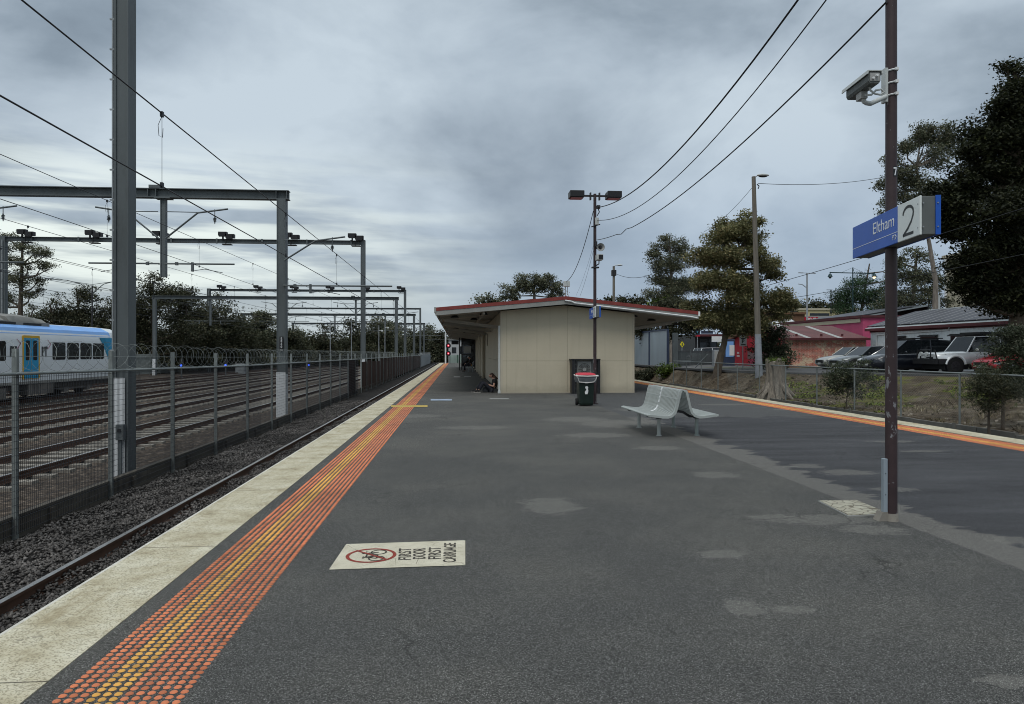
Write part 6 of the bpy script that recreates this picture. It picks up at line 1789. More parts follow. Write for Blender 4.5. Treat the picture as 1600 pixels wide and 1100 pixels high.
MB().box(p.x-.16, p.x+.16, p.y, p.y+.04, GZ+1.35, GZ+2.0).build('sign_plate', M['orange'], ob); MB().cyl((p.x, p.y+.07, GZ), (p.x, p.y+.07, GZ+1.9), .03, n=8).build('post', M['steelgrey'], ob)
p = W(1120.5, 550, 55); cb_ = thing('cabinet', 'pale grey utility cabinet standing against the pedestrian fence', 'cabinet', (p.x, p.y, GZ))
MB().box(p.x-.25, p.x+.25, p.y, p.y+.4, GZ, GZ+1.3).build('casing', M['steelgrey'], cb_, bevel=.02); MB().box(p.x-.2, p.x+.2, p.y-.02, p.y-.003, GZ+.1, GZ+1.2).build('door', M['acgrey'], cb_)

# ================================================================== CARS
def car(label, x, y, z, heading, paintm, L=4.6, Wd=1.82, H=1.45, style='sedan', group=None, extra=None):
    """heading: degrees, direction the nose points (0 = +x)"""
    t = thing('parked_car', label, 'car', (x, y, z), R(heading), group or 'cars parked behind the bank')
    h = L/2; hw = Wd/2
    if style == 'sedan':
        st = [(-h,.45,.80,.80),(-h+.12,.28,.92,.92),(-h+.75,.20,1.0,.98),(-h+1.5,.19,.98,1.0),(0,.19,.95,1.0),(h-1.35,.19,.92,1.0),(h-.75,.20,.85,.97),(h-.2,.24,.72,.88),(h,.36,.60,.74)]
        cab = [(-h+.55,.97),(-h+1.35,H-.05),(-.25,H),(.45,H-.04),(h-1.25,.93)]
    elif style == 'van':
        st = [(-h,.45,1.0,.86),(-h+.1,.30,1.08,.95),(-h+.8,.24,1.10,1.0),(0,.22,1.06,1.0),(h-1.2,.22,1.02,1.0),(h-.6,.24,.95,.97),(h-.15,.28,.80,.88),(h,.4,.66,.74)]
        cab = [(-h+.10,1.07),(-h+.45,H-.06),(-.6,H),(.55,H-.05),(h-.95,1.0)]
    elif style == 'offroad':
        st = [(-h,.65,1.10,.90),(-h+.08,.55,1.14,.98),(-h+.8,.52,1.16,1.0),(0,.50,1.15,1.0),(h-1.5,.50,1.14,1.0),(h-.6,.52,1.10,.98),(h-.12,.56,1.06,.92),(h,.62,1.0,.86)]
        cab = [(-h+.05,1.14),(-h+.25,H-.04),(-.5,H),(.35,H-.02),(h-1.55,1.14)]
    else:
        st = [(-h,.45,.85,.82),(-h+.1,.28,.98,.93),(-h+.7,.21,1.0,.99),(0,.2,.97,1.0),(h-1.2,.2,.93,1.0),(h-.65,.2,.86,.97),(h-.15,.25,.72,.86),(h,.38,.58,.72)]
        cab = [(-h+.12,.98),(-h+.45,H-.05),(-.2,H),(.40,H-.04),(h-1.05,.94)]
    rings = []
    for (xx, z0, z1, k) in st:
        w = hw*k; m_ = (z0+z1)/2
        half = [(w*.90, z0), (w*.985, z0+.10), (w, m_), (w*.97, z1-.10), (w*.90, z1-.02), (w*.5, z1+.015)]
        rings.append([(xx, a, b) for a, b in half]+[(xx, -a, b) for a, b in half[::-1]])
    body = MB().loft(rings).build('body', paintm, t, smooth=True, angle=50, world=False)
    # glasshouse
    gl = []
    nseg = len(cab)
    wb = hw*.90
    g_ = MB()
    zr0 = max(c[1] for c in cab)
    def wid(zz, base): return wb - (zz-base)/(zr0-base)*hw*.17
    base = min(cab[0][1], cab[-1][1])
    top = [(xx, wid(zz, base), zz) for xx, zz in cab]
    lo = [(xx, wb, min(zz, base)-.03) for xx, zz in cab]
    V = [(a, b, c) for a, b, c in top]+[(a, -b, c) for a, b, c in top]
    n = len(top)
    fs = [(i, i+1, i+1+n, i+n) for i in range(n-1)]
    V2 = [(top[0][0], wb, base-.04), (top[-1][0], wb, base-.04), (top[0][0], -wb, base-.04), (top[-1][0], -wb, base-.04)]
    V += V2
    g_.add(V, fs+[tuple(range(n))+(2*n+1, 2*n), tuple(range(n, 2*n))[::-1]+(2*n+2, 2*n+3)])
    g_.build('windows', M['glass'], t, world=False, recalc=True)
    rf = MB(); i0, i1 = 1, n-2
    rp_ = [(xx, b+.004, c+.012) for xx, b, c in top[i0:i1+1]]
    rf.loft([[(a, b, c-.05), (a, b, c), (a, -b, c), (a, -b, c-.05)] for a, b, c in rp_])
    rf.build('roof', paintm, t, world=False)
    pl = MB()
    for s in (-1, 1):
        for (i, j) in ((0, 1), (n-1, n-2)):
            a, b = top[i], top[j]
            pl.tube([(a[0], s*(wb-.005), base-.02), (b[0], s*(b[1]), b[2])], .035, 6)
        xm = (top[1][0]+top[-2][0])/2
        pl.tube([(xm, s*wb, base-.02), (xm, s*(top[2][1]), zr0-.02)], .035, 6)
        if style in ('van', 'offroad'): pl.tube([(xm-1.25, s*wb, base-.02), (xm-1.25, s*top[2][1], zr0-.02)], .035, 6)
    pl.build('pillars', paintm, t, world=False)
    # wheels
    wr = .40 if style == 'offroad' else .325
    for xx in (h-.86, -h+.86):
        for s in (-1, 1):
            ar = MB(); ar.cyl((xx, s*(hw-.10), wr+.02), (xx, s*(hw+.006), wr+.02), wr+.07, n=20); ar.build('wheel_arch', M['black'], t, world=False)
            w = MB(); w.cyl((xx, s*(hw-.19), wr), (xx, s*(hw+.018), wr), wr, n=22); wo = w.build('wheel', M['rubber'], t, smooth=True, world=False)
            rm = MB(); rm.cyl((xx, s*(hw+.0185), wr), (xx, s*(hw+.026), wr), wr*.62, n=16); rm.build('rim', M['rim'] if style != 'offroad' else M['dark'], wo, world=False)
            sp_ = MB()
            for k in range(5):
                a = k*2*math.pi/5; sp_.bar((xx+.05*math.cos(a), s*(hw+.028), wr+.05*math.sin(a)), (xx+wr*.5*math.cos(a+.5), s*(hw+.028), wr+wr*.5*math.sin(a+.5)), .05, .006, up=(0,1,0))
            sp_.build('spokes', M['black'], wo, world=False)
    # nose details
    zn = st[-2][2]; zl = st[-1][1]
    for s in (-1, 1):
        hl = MB(); hl.loft([[(h-.42, s*(hw*.93), zn-.05), (h-.42, s*(hw*.93), zn-.20), (h-.14, s*hw*.845, zn-.22), (h-.14, s*hw*.845, zn-.09)], [(h-.12, s*hw*.66, zn-.07), (h-.12, s*hw*.66, zn-.19), (h-.0, s*hw*.58, zn-.21), (h-.0, s*hw*.58, zn-.12)]])
        hl.build('headlight', M['rim'], t, world=False)
        mi = MB(); mi.ball((h-1.65 if style != 'offroad' else h-1.95, s*(hw+.08), base+.10), .10, 8, 6, (.6,1.1,.75)); mi.build('mirror', paintm if style != 'sedan' else M['black'], t, smooth=True, world=False)
        tl = MB(); tl.box(-h-.004, -h+.10, s*hw*.70-.12, s*hw*.70+.12, st[0][2]-.22, st[0][2]-.06); tl.build('tail_light', M['carred'], t, world=False)
        dh = MB()
        for q in (.35, -.75): dh.box(q, q+.16, s*(hw-.012)-.012, s*(hw-.012)+.016, base-.17, base-.14)
        dh.build('door_handle', paintm, t, world=False)
    gr = MB(); gr.box(h-.04, h+.012, -hw*.50, hw*.50, zl+.05, zl+.24); gr.build('grille', M['black'], t, world=False)
    bpz = MB(); bpz.box(h+.013, h+.02, -.19, .19, zl-.03 if style != 'offroad' else zl+.06, zl+.08 if style != 'offroad' else zl+.18); bpz.build('number_plate', M['offwhite'], t, world=False)
    sk = MB(); sk.box(-h+.3, h-.3, -hw*.9, hw*.9, wr*.55, st[4][1]+.05); sk.build('underbody', M['black'], t, world=False)
    if style == 'offroad':
        bb = MB(); bb.box(h+.03, h+.17, -hw*.98, hw*.98, .50, .78); 
        for s in (-1, 1): bb.tube([(h+.10, s*.40, .78), (h+.08, s*.42, 1.22), (h+.06, s*.70, 1.22), (h+.02, s*.82, .78)], .032, 8)
        bb.tube([(h+.08, -.42, 1.22), (h+.08, .42, 1.22)], .032, 8); bb.box(h-.55, h+.03, hw-.02, hw+.03, .50, .76); bb.box(h-.55, h+.03, -hw-.03, -hw+.02, .50, .76)
        bo = bb.build('bull_bar', M['black'], t, world=False)
        for s in (-1, 1): MB().cyl((h+.14, s*.22, 1.02), (h+.22, s*.22, 1.02), .11, n=14).build('spot_lamp', M['offwhite'], bo, world=False)
        MB().box(h+.172, h+.18, -.19, .19, .80, .92).build('bar_plate', M['offwhite'], bo, world=False)
        MB().tube([(h-.15, -.72, 1.08), (h-.15, -.72, 2.0)], .008, 5).build('aerial', M['black'], t, world=False)
        rk = MB(); rk.box(-h+.35, .15, -hw*.78, hw*.78, H+.10, H+.22); rk.box(-h+.5, -h+.55, -hw*.7, hw*.7, H-.03, H+.10); rk.box(-.1, -.05, -hw*.7, hw*.7, H-.03, H+.10); rk.build('roof_rack', M['black'], t, world=False)
        fl_ = MB()
        for xx in (h-.86, -h+.86):
            for s in (-1, 1):
                fl_.tube([(xx+.52*math.cos(a), s*(hw+.02), .42+.50*math.sin(a)) for a in np.linspace(.15, math.pi-.15, 12)], .06, 6)
        fl_.build('wheel_flare', paintm, t, smooth=True, world=False)
    if style == 'van':
        rb = MB()
        for s in (-1, 1): rb.bar((-1.5, s*hw*.66, H+.07), (.3, s*hw*.66, H+.07), .05, .05)
        for xx in (-1.2, 0.1): rb.box(xx-.03, xx+.03, -hw*.72, hw*.72, H-.02, H+.10)
        rb.build('roof_rack', M['black'], t, world=False)
    return t
CZ = GZ+.02
def carat(u, zc): return XY(u, zc)
x, y = carat(1519, 37.2); car('white four-wheel drive with black bull bar and roof rack, partly behind the leafy shrub', x, y, CZ, 179, M['carwhite'], 4.9, 1.93, 1.93, 'offroad')
x, y = carat(1421, 39.8); car('dark navy people carrier with roof bars beside the white four-wheel drive', x, y, CZ, 178, M['carblack'], 4.95, 1.88, 1.80, 'van')
x, y = carat(1362, 43.6); car('dark grey sedan parked against the brick wall behind the bushy shrub', x, y, CZ, 180, M['cargrey'], 4.8, 1.83, 1.47, 'sedan')
x, y = carat(1336, 46.0); car('silver sedan half hidden by the dark grey sedan at the brick wall', x, y, CZ, 178, M['carsilver'], 4.7, 1.8, 1.45, 'sedan')
x, y = carat(1396, 41.9); car('low white hatchback peeping between shrub and the dark people carrier', x, y, CZ, 179, M['carwhite'], 3.9, 1.7, 1.28, 'hatch')
x, y = carat(1594, 34.9); car('bright red hatchback with its nose beside the white four-wheel drive, behind the shrub', x, y, CZ, 181, M['carred'], 4.2, 1.76, 1.32, 'hatch')
x, y = carat(1104, 76); car('white hatchback passing the dark shopfront on the far road', x, y, CZ, 190, M['carwhite'], 4.3, 1.8, 1.5, 'hatch', 'cars on the far road')
x, y = carat(1117, 71); car('silver white wagon on the far road next to the gum trunk', x, y, CZ, 12, M['carwhite'], 4.6, 1.8, 1.55, 'hatch', 'cars on the far road')
farcars = [(224, 93, 'carwhite', 'white far car next to the train nose behind the palisade'), (243, 93, 'carsilver', 'silver far car between the train nose and the first fence post beyond it'), (262, 95, 'carwhite', 'white far car parked left of the first blue yard lamp'.replace('left of', 'beside')),
           (322, 104, 'carsilver', 'silver far car under the dark trees by the portal leg'), (342, 105, 'carwhite', 'white far car behind the slim white banded masts'), (378, 108, 'carwhite', 'pale far car beneath the thin lamp standard'), (398, 110, 'carsilver', 'silver far car just before the number plated mast'),
           (470, 135, 'carwhite', 'white far car between number plated mast and the green shed'), (490, 136, 'carsilver', 'silver far car next to the green shed wall')]
proto = None
for (u, zc, pm, lb) in farcars:
    x, y = XY(u, zc)
    t = car(lb, x, y, YG, 95+random.uniform(-8, 8) if False else random.choice((4, 184)), M[pm], 4.4, 1.8, 1.48, 'hatch', 'cars parked beyond the rail yard')
# ================================================================== POLES, LAMPS, OTHER WIRES
x, y = XY(1186, 40); x2, y2 = XY(1177.5, 40)
tp = thing('street_light_pole', 'tall leaning timber pole with a street light and pale painted base on the bank', 'street light', (x, y, .25))
pb_, pt_ = Vector((x, y, .1)), Vector((x2, y2, PZ(276, 40)))
def along(z): return pb_.lerp(pt_, (z-pb_.z)/(pt_.z-pb_.z))
MB().tube([along(2.6), pt_], [.165, .11], 12).build('pole', M['timberpole'], tp, smooth=True)
MB().tube([pb_, along(2.6)], [.215, .17], 12).build('painted_base', M['bluetimber'], tp, smooth=True)
h = MB(); a = pt_ + Vector((0,-.02,-.05)); h.tube([a, a+Vector((.12,-.1,.05))], .035, 6); c = a+Vector((.42,-.25,.07)); h.ball(c, .27, 10, 6, (1.35,.7,.32)); h.build('lamp_head', M['offwhite'], tp, smooth=True)
MB().ball(c-Vector((0,0,.06)), .2, 10, 6, (1.3,.65,.3)).build('lens', M['glass'], tp, smooth=True)
MB().tube([along(pt_.z-.45)+Vector((.14,-.1,0)), along(pt_.z-.55)+Vector((.26,-.1,0)), along(pt_.z-.7)+Vector((.2,-.1,0))], .03, 6).build('wire_hook', M['dark'], tp)
def simple_pole(name, label, u, vt, zc, r, m, zb_=GZ, cat='pole', extra=None):
    x, y = XY(u, zc); t = thing(name, label, cat, (x, y, zb_))
    MB().cyl((x, y, zb_-.1), (x, y, PZ(vt, zc)), r, r*.75, n=8).build('pole', m, t, smooth=True)
    return t, x, y, PZ(vt, zc)
t, x, y, z = simple_pole('street_light_pole', 'dark timber pole with a small street light rising behind the station roof', 959, 416, 90, .20, M['timberpole'], cat='street light')
h = MB(); h.tube([(x, y, z), (x+.3, y-.1, z+.12), (x+.75, y-.1, z+.16)], .05, 6); h.ball((x+.75, y-.1, z+.14), .3, 8, 6, (1.3,.7,.35)); h.build('lamp_head', M['offwhite'], t, smooth=True)
MB().box(x-.28, x+.28, y-.28, y+.28, z-1.2, z-.5).build('crossarm', M['dark'], t)
t, x, y, z = simple_pole('street_light', 'grey twin arm street light with a lower side arm, behind the red letter sign', 1261, 427, 85, .13, M['steelgrey'], cat='street light')
h = MB(); h.bar((x-1.0, y, z+.05), (x+1.0, y, z+.0), .10, .06); h.bar((x-1.05, y, z+.06), (x-.5, y, z+.04), .25, .08); h.bar((x+.5, y, z+.02), (x+1.05, y, z-.0), .25, .08); h.build('lamp_arm', M['steelgrey'], t)
h = MB(); h.tube([(x-.1, y, z-1.7), (x-.6, y, z-1.35), (x-1.1, y, z-1.28)], .05, 6); h.build('side_arm', M['steelgrey'], t)
t, x, y, z = simple_pole('street_light', 'slim dark street light far up the street beside the weeping tree', 1298.5, 453, 110, .10, M['dark'], cat='street light')
h = MB(); h.bar((x-.7, y, z), (x+.2, y, z), .15, .08); h.build('lamp_arm', M['dark'], t)
MB().lathe([(.15,0),(.22,.3),(.1,.5)], (x, y, PZ(490, 110)), 8).build('lower_lantern', M['dark'], t)
t, x, y, z = simple_pole('lantern_post', 'dark teal post with two hanging lanterns on a long cross arm', 1332.5, 418, 75, .08, M['teallamp'], cat='street light')
zz = PZ(426, 75); xl, xr = W(1297, 550, 75), W(1366, 550, 75)
MB().bar((xl.x, xl.y, zz+.02), (xr.x, xr.y, zz-.10), .09, .09).build('cross_arm', M['teallamp'], t)
m = MB(); m.tube([(x, y, z), (xl.x+1.2, xl.y, zz)], .012, 4); m.tube([(x, y, z), (xr.x-1.2, xr.y, zz)], .012, 4); m.build('stay_wire', M['wire'], t)
for p, lit in ((xl, 0), (xr, 1)):
    m = MB(); m.lathe([(.05,.2),(.05,0),(.14,-.05),(.26,-.32)], (p.x, p.y, zz-.12), 10); lo = m.build('lantern', M['teallamp'], t, smooth=True)
    MB().ball((p.x, p.y, zz-.48), .15, 10, 6).build('globe', M['warmlamp'] if lit else M['glass'], lo, smooth=True)
# slender yard poles on the left
for (u, vt, zc, lb) in ((370, 485, 100, 'thin grey lamp standard beyond the slim white banded masts'), (516, 500, 120, 'short thin pole near the white roofed shed, its closer side'), (549, 498, 115, 'thin pale pole rising in front of the green shed'), (592, 508, 112, 'thin grey yard pole between the green shed and brown screen'), (601.5, 503, 112, 'taller thin yard pole over the brown screen')):
    t, x, y, z = simple_pole('yard_pole', lb, u, vt, zc, .07, M['steelgrey'], YG)
    m = MB(); m.box(x-.02, x+.5, y-.05, y+.05, z-.9, z-.82); m.ball((x+.5, y, z-.95), .16, 8, 6); m.build('camera_arm', M['offwhite'], t)
for (u, v_, zc, lb) in ((297.5, 500, 78, 'slim mast with a white band, wider one of the pair behind the yard')[:4],):
    pass
t, x, y, z = simple_pole('lamp_standard', 'forked street light with two curved arms above the trees behind the train', 144, 446, 78, .10, M['dark'], YG, 'street light')
m = MB()
for s in (-1, 1):
    m.tube([(x, y, z-.9), (x+s*1.2, y, z+.15), (x+s*2.6, y, z+.55), (x+s*4.9, y, z+.70)], .045, 6); m.tube([(x, y, z+.1), (x+s*2.6, y, z+.50)], .03, 6); m.box(x+s*4.5-.4, x+s*4.5+.4, y-.15, y+.15, z+.66, z+.74)
m.build('lamp_arms', M['mast'], t, smooth=True)
# dwarf signals with blue lamps
for (u, v_, zc, lb) in ((283, 571, 70, 'short black yard signal with blue lamp behind the first bay of fence past the mast'), (352.5, 570.5, 74, 'short black yard signal with blue lamp near the slim white banded mast'), (482.5, 570.5, 80, 'short black yard signal with blue lamp past the number plated mast'), (545, 569.8, 84, 'short black yard signal with blue lamp where the brown screen starts')):
    p = W(u, v_, zc); t = thing('yard_signal', lb, 'signal', (p.x, p.y, YG))
    MB().box(p.x-.16, p.x+.16, p.y, p.y+.2, p.z-.2, p.z+.65).build('signal_head', M['black'], t); MB().cyl((p.x, p.y+.1, YG), (p.x, p.y+.1, p.z-.2), .06, n=8).build('post', M['mast'], t)
    MB().cyl((p.x, p.y-.03, p.z), (p.x, p.y-.001, p.z), .10, n=12).build('lamp', M['bluelamp'], t)
# white-roofed green shed beyond the yard
a, b = W(508, 550, 150), W(565, 550, 150)
gs = thing('green_shed', 'green walled shed with a white gabled roof beyond the yard', 'shed', ((a.x+b.x)/2, a.y, YG))
MB().box(a.x+.4, b.x-.4, a.y, a.y+8, YG, PZ(557, 150)).build('wall', M['greenwall'], gs)
MB().prism([(a.x-.3, a.y-.3, PZ(556.5, 150)), (b.x+.3, a.y-.3, PZ(556.5, 150)), ((a.x+b.x)/2, a.y-.3, PZ(543, 150))], (0, 9, 0)).build('roof', M['whiteroof'], gs)
MB().box(a.x+2.2, a.x+4.6, a.y-.05, a.y-.004, YG, PZ(558, 150)).build('door', M['glass'], gs)
# relay cabinets
for (u, zc, w, hgt, lb) in ((375, 83, 1.1, 1.2, 'squat grey trackside cabinet at the foot of the slim white banded mast'), (640, 130, 1.2, 1.3, 'grey trackside cabinet behind the brown screen')):
    x, y = XY(u, zc); t = thing('relay_cabinet', lb, 'cabinet', (x, y, YG)); MB().box(x-w/2, x+w/2, y, y+.6, YG, YG+hgt).build('casing', M['galv'], t, bevel=.02); MB().box(x-w/2+.08, x+w/2-.08, y-.02, y-.004, YG+.12, YG+hgt-.1).build('door', M['galv'], t)

def wire_thing(label, p0, p1, sag, r, group='service cables', name='overhead_cable', n=24, extra=None):
    mb = MB().tube(wire_pts(p0, p1, sag, n), r, 5)
    o = mb.build(name, M['cable'], smooth=True)
    tag(o, label, 'cable', group)
    return o
rtop = Vector((rpx, rpy, 0))
wire_thing('topmost thick black cable swooping from the twin lamp pole up out of view', (lx+.10, ly, lamp_z(324)), (rpx-.05, rpy, 6.15), .70, .0135)
wire_thing('middle black cable swooping from the twin lamp pole up out of view', (lx+.06, ly, lamp_z(344)), (rpx-.03, rpy, 5.75), .78, .0085)
lowc = wire_pts((lx+.06, ly, lamp_z(375)), W(1385, 3, 6.72), .46, 26)
lowc[6] -= Vector((0,0,.04)); lowc[7] += Vector((0,0,.03))
o = MB().tube(lowc, .0095, 5).build('overhead_cable', M['cable'], smooth=True); tag(o, 'lowest black cable from the twin lamp pole reaching the top of the maroon pole', 'cable', 'service cables')
jx = W(886, 437, 26.9)
wire_thing('black cable drooping from the twin lamp pole to the box on the roof ridge', (lx-.05, ly, lamp_z(330)), (jx.x, RY0+.09, 4.28), .42, .011)
wire_thing('thin pale stay wire slanting from the twin lamp pole to the roof', (lx-.05, ly, lamp_z(392)), W(906, 463, 27.3), .1, .004)
wire_thing('very thin stay wire beside another, from the twin lamp pole to the roof', (lx-.05, ly, lamp_z(384)), W(900, 462, 27.3), .12, .003)
wire_thing('power line crossing in front of the gum tree, passing just under the large sign', W(1040, 486, 62), W(1660, 306, 24), .25, .016, 'street power lines')
wire_thing('lower power line crossing in front of the gum tree and dark conifer', W(1085, 486, 62), W(1660, 385, 24), .25, .014, 'street power lines')
wire_thing('thin power line from the timber street light pole to the trees behind the sign', along(pt_.z-.4)+Vector((.2,-.1,0)), W(1440, 262, 55), .5, .016, 'street power lines')
wire_thing('thin line falling from the timber street light pole behind the gum crown', along(pt_.z-.5), W(1100, 362, 55), .3, .012, 'street power lines')
wire_thing('slack cable from the pole behind the station roof to the grey gum', W(963, 428, 89), W(1020, 428, 76), .45, .025, 'street power lines')
for i, (v0, v1) in enumerate(((424, 443), (447, 458), (459, 470), (476, 480))):
    wire_thing(('highest', 'second highest', 'third highest', 'lowest')[i]+' of the faint power lines behind the train, above the tree line', W(-20, v0-14, 95), W(470, v1+52, 120), .9, .022, 'faint power lines')

# ================================================================== TREES
def leaves(name, lobes, n, size, m, par, flat=1.0, droop=0, shell=.55, origin=None, narrow=.55):
    """leaf faces spread through several lobes (centre, radius xyz)"""
    w = np.array([l[1][0]*l[1][1]*l[1][2] for l in lobes])**(2/3); w /= w.sum()
    idx = RNG.choice(len(lobes), n, p=w)
    C = np.array([l[0] for l in lobes])[idx]; Rr = np.array([l[1] for l in lobes])[idx]
    d = RNG.normal(size=(n, 3)); d /= np.linalg.norm(d, axis=1)[:, None]
    rad = RNG.random(n)**shell*(1+.35*RNG.random(n)**4)
    # twig clumps: pull leaves to a limited number of twig directions
    P = C + d*rad[:, None]*Rr
    k = max(8, n//10); tw = P[RNG.choice(n, k)]
    near = RNG.integers(0, k, n); pull = RNG.random(n) < .8
    P = np.where(pull[:, None], tw[near] + RNG.normal(0, size*2.2, (n, 3))*np.array([1,1,.65]), P)
    nn = RNG.normal(size=(n, 3)); nn[:, 2] = np.abs(nn[:, 2])*.8 + .55; nn += d*np.array([.6, .6, .3])
    a = np.cross(nn, RNG.normal(size=(n, 3))); a[:, 2] -= droop*np.linalg.norm(a, axis=1)*.6
    a /= np.linalg.norm(a, axis=1)[:, None]+1e-9
    b = np.cross(a, nn); b /= np.linalg.norm(b, axis=1)[:, None]+1e-9
    s = size*RNG.uniform(.6, 1.3, n)[:, None]
    V = np.stack([P-a*s, P-b*s*narrow, P+a*s, P+b*s*narrow], 1).reshape(-1, 3)
    return np_mesh(name, V, np.arange(4*n).reshape(-1, 4), m, par, off=origin)

def tree(name, label, x, y, z0, lobes, n, size, m, bark='bark', tr=.25, trunk=None, group=None, cat='tree', droop=0, flat=1.0, limbs=True, shell=.55, narrow=.55, frag=6, core=True):
    """lobes are given relative to the foot of the tree"""
    t = thing(name, label, cat, (x, y, z0), 0, group)
    L = [((x+c[0], y+c[1], z0+c[2]), r if isinstance(r, tuple) else (r, r, r*.8)) for c, r in lobes]
    mb = MB()
    trunk = trunk or [(0,0,-.2), (0,0,min(c[2] for c, r in lobes)), (sum(c[0] for c, r in lobes)/len(lobes), sum(c[1] for c, r in lobes)/len(lobes), max(c[2] for c, r in lobes))]
    P = [Vector((x+a, y+b, z0+c)) for a, b, c in trunk]
    N = len(P)
    mb.tube(P, [tr*(1-.75*i/(N-1)) * (1.3 if i == 0 else 1) for i in range(N)], 8)
    if limbs:
        for c, r in L:
            c = Vector(c); best = min((P[i].lerp(P[i+1], k/5) for i in range(N-1) for k in range(6)), key=lambda q: (q-c).length + (3 if q.z > c.z-.2 else 0))
            mid = best.lerp(c, .55) + Vector((RNG.normal()*.15, RNG.normal()*.15, -.12*(c-best).length))
            mb.tube([best, mid, c], [tr*.36, tr*.22, tr*.06], 5)
            for k in range(4):
                q = c + Vector(RNG.normal(size=3)*np.array(r)*.5); mb.tube([mid.lerp(c, .6), q], [tr*.12, tr*.03], 4)
    mb.build('trunk', M[bark], t, smooth=True)
    if frag:
        L2 = []
        for c, r in L:
            for k in range(frag):
                d_ = RNG.normal(size=3); d_ /= np.linalg.norm(d_); q = RNG.uniform(.2, 1.0)
                rr = RNG.uniform(.35, .75)
                L2.append((tuple(np.array(c)+d_*np.array(r)*q), (r[0]*rr*1.25, r[1]*rr*1.25, r[2]*rr*.8)))
        L = L2 + [(c, tuple(v*.7 for v in r)) for c, r in L]*(1 if core else 0)
    leaves('crown', L, n, size, M[m], t, flat, droop, shell, origin=(x, y, z0), narrow=narrow)
    return t
def rl(n, cx, cz, rx, rz, r0, r1, ry=None):
    """n lobes scattered in an ellipsoid"""
    o = []
    for i in range(n):
        while True:
            p = RNG.uniform(-1, 1, 3)
            if (p**2).sum() <= 1: break
        r = RNG.uniform(r0, r1)
        o.append(((cx+p[0]*(rx-r*.5), p[1]*(ry or rx)*.7, cz+p[2]*(rz-r*.4)), r))
    return o
def wl(base, zc, pts):
    """lobes from picture positions of the crown at one distance: (u, v, radius px)"""
    o = []
    for (u, v, r) in pts:
        p = W(u, v, zc); o.append(((p.x-base[0], p.y-base[1]+RNG.normal()*r*zc/F*.3, p.z-base[2]), (r*zc/F, r*zc/F, r*zc/F*.85)))
    return o
# the big gum on the bank
zc = 44; x, y = XY(1119, zc); b = (x, y, bank_z(x, y))
P = [W(u, v, zc) for u, v in ((1119, 606), (1121, 580), (1126, 556), (1132, 535), (1134, 500), (1140, 450), (1150, 400))]
tree('gum_tree', 'big bushy brown green gum tree leaning on the bank in front of the timber pole', *b,
     wl(b, zc, [(1150,365,26),(1122,372,24),(1178,372,20),(1105,400,26),(1140,405,32),(1178,405,22),(1100,440,26),(1135,445,36),(1175,445,30),(1205,410,13),(1212,430,12),(1196,418,14),(1095,480,24),(1130,490,36),(1172,490,34),(1208,470,20),(1226,462,17),(1236,478,12),(1215,488,19),(1082,496,16),(1105,503,20),(1145,508,24),(1180,508,20),(1165,345,18),(1130,352,14),(1190,345,8)]),
     80000, .075, 'leafbrown', 'bark', .30, [tuple(p-Vector(b)) for p in P], 'gum trees on the bank side', droop=.5, shell=.4)
# grey open gum behind it
zc = 78; x, y = XY(1050, zc); b = (x, y, GZ)
tree('gum_tree', 'tall open grey green gum with visible sky gaps behind the bushy gum', *b,
     wl(b, zc, [(1040,385,17),(1024,394,13),(1058,388,17),(1072,382,13),(1030,412,18),(1050,415,22),(1068,408,19),(1034,440,20),(1060,445,24),(1078,440,19),(1045,468,20),(1070,475,20),(1018,402,10),(1040,374,8),(1030,428,16),(1048,455,20),(1028,460,16)]),
     26000, .095, 'leafgum', 'palebark', .30, None, 'gum trees on the bank side', droop=.4, shell=.6, core=False)
zc = 64; x, y = XY(1035, zc); b = (x, y, GZ)
tree('bushy_tree', 'dark spreading tree behind the blank grey boards and the station canopy', *b,
     wl(b, zc, [(1010,500,20),(1040,495,24),(1070,500,24),(1095,495,18),(1020,525,20),(1050,520,22),(1060,480,16),(1030,478,12),(1000,512,14)]), 18000, .11, 'leafdark', 'bark', .3, None, 'dense trees', shell=.5)
zc = 84; x, y = XY(1040, zc); b = (x, y, GZ)
tree('bushy_tree', 'small lime green tree peeping above the red roof edge by the grey gum', *b, wl(b, zc, [(1035,470,11),(1046,464,10),(1026,475,8),(1052,475,10)]), 2600, .18, 'leaflime', 'bark', .15, None, 'dense trees')
# shrub in front of the mural
zc = 45.5; x, y = XY(1206, zc); b = (x, y, GZ)
tree('shrub', 'rounded dark shrub standing before the red mural wall', *b, wl(b, zc, [(1206,530,20),(1192,545,17),(1218,548,17),(1200,515,14),(1214,518,13),(1205,562,18),(1190,568,11),(1222,566,11)]), 7500, .085, 'leafshrub', 'bark', .10, None, 'shrubs on the bank', cat='shrub')
# scrub on the bank behind the fence
zc = 27.6; x, y = XY(1322, zc); b = (x, y, bank_z(x, y))
stems = wl(b, zc, [(1305,585,16),(1328,575,15),(1350,585,16),(1312,605,18),(1338,602,18),(1360,600,13),(1295,598,12),(1325,592,20),(1350,565,8),(1340,615,12),(1300,572,8)])
tree('shrub', 'twiggy open shrub on the bank screening the grey sedan', *b, stems, 6500, .045, 'leafshrub', 'bark', .035, [(0,0,-.1),(.02,0,.35),(.1,0,.9)], 'shrubs on the bank', cat='shrub', droop=.2, narrow=.4)
zc = 20.5; x, y = XY(1567, zc); b = (x, y, bank_z(x, y))
tree('shrub', 'large feathery shrub overhanging the chain-link fence at the picture edge', *b, wl(b, zc, [(1562,550,24),(1588,538,32),(1545,575,16),(1572,585,28),(1606,570,36),(1625,545,36),(1572,522,17),(1600,515,20),(1645,590,40),(1612,610,34),(1550,532,9)]), 15000, .05, 'leafshrub', 'bark', .05, None, 'shrubs on the bank', cat='shrub', droop=.3, narrow=.3)
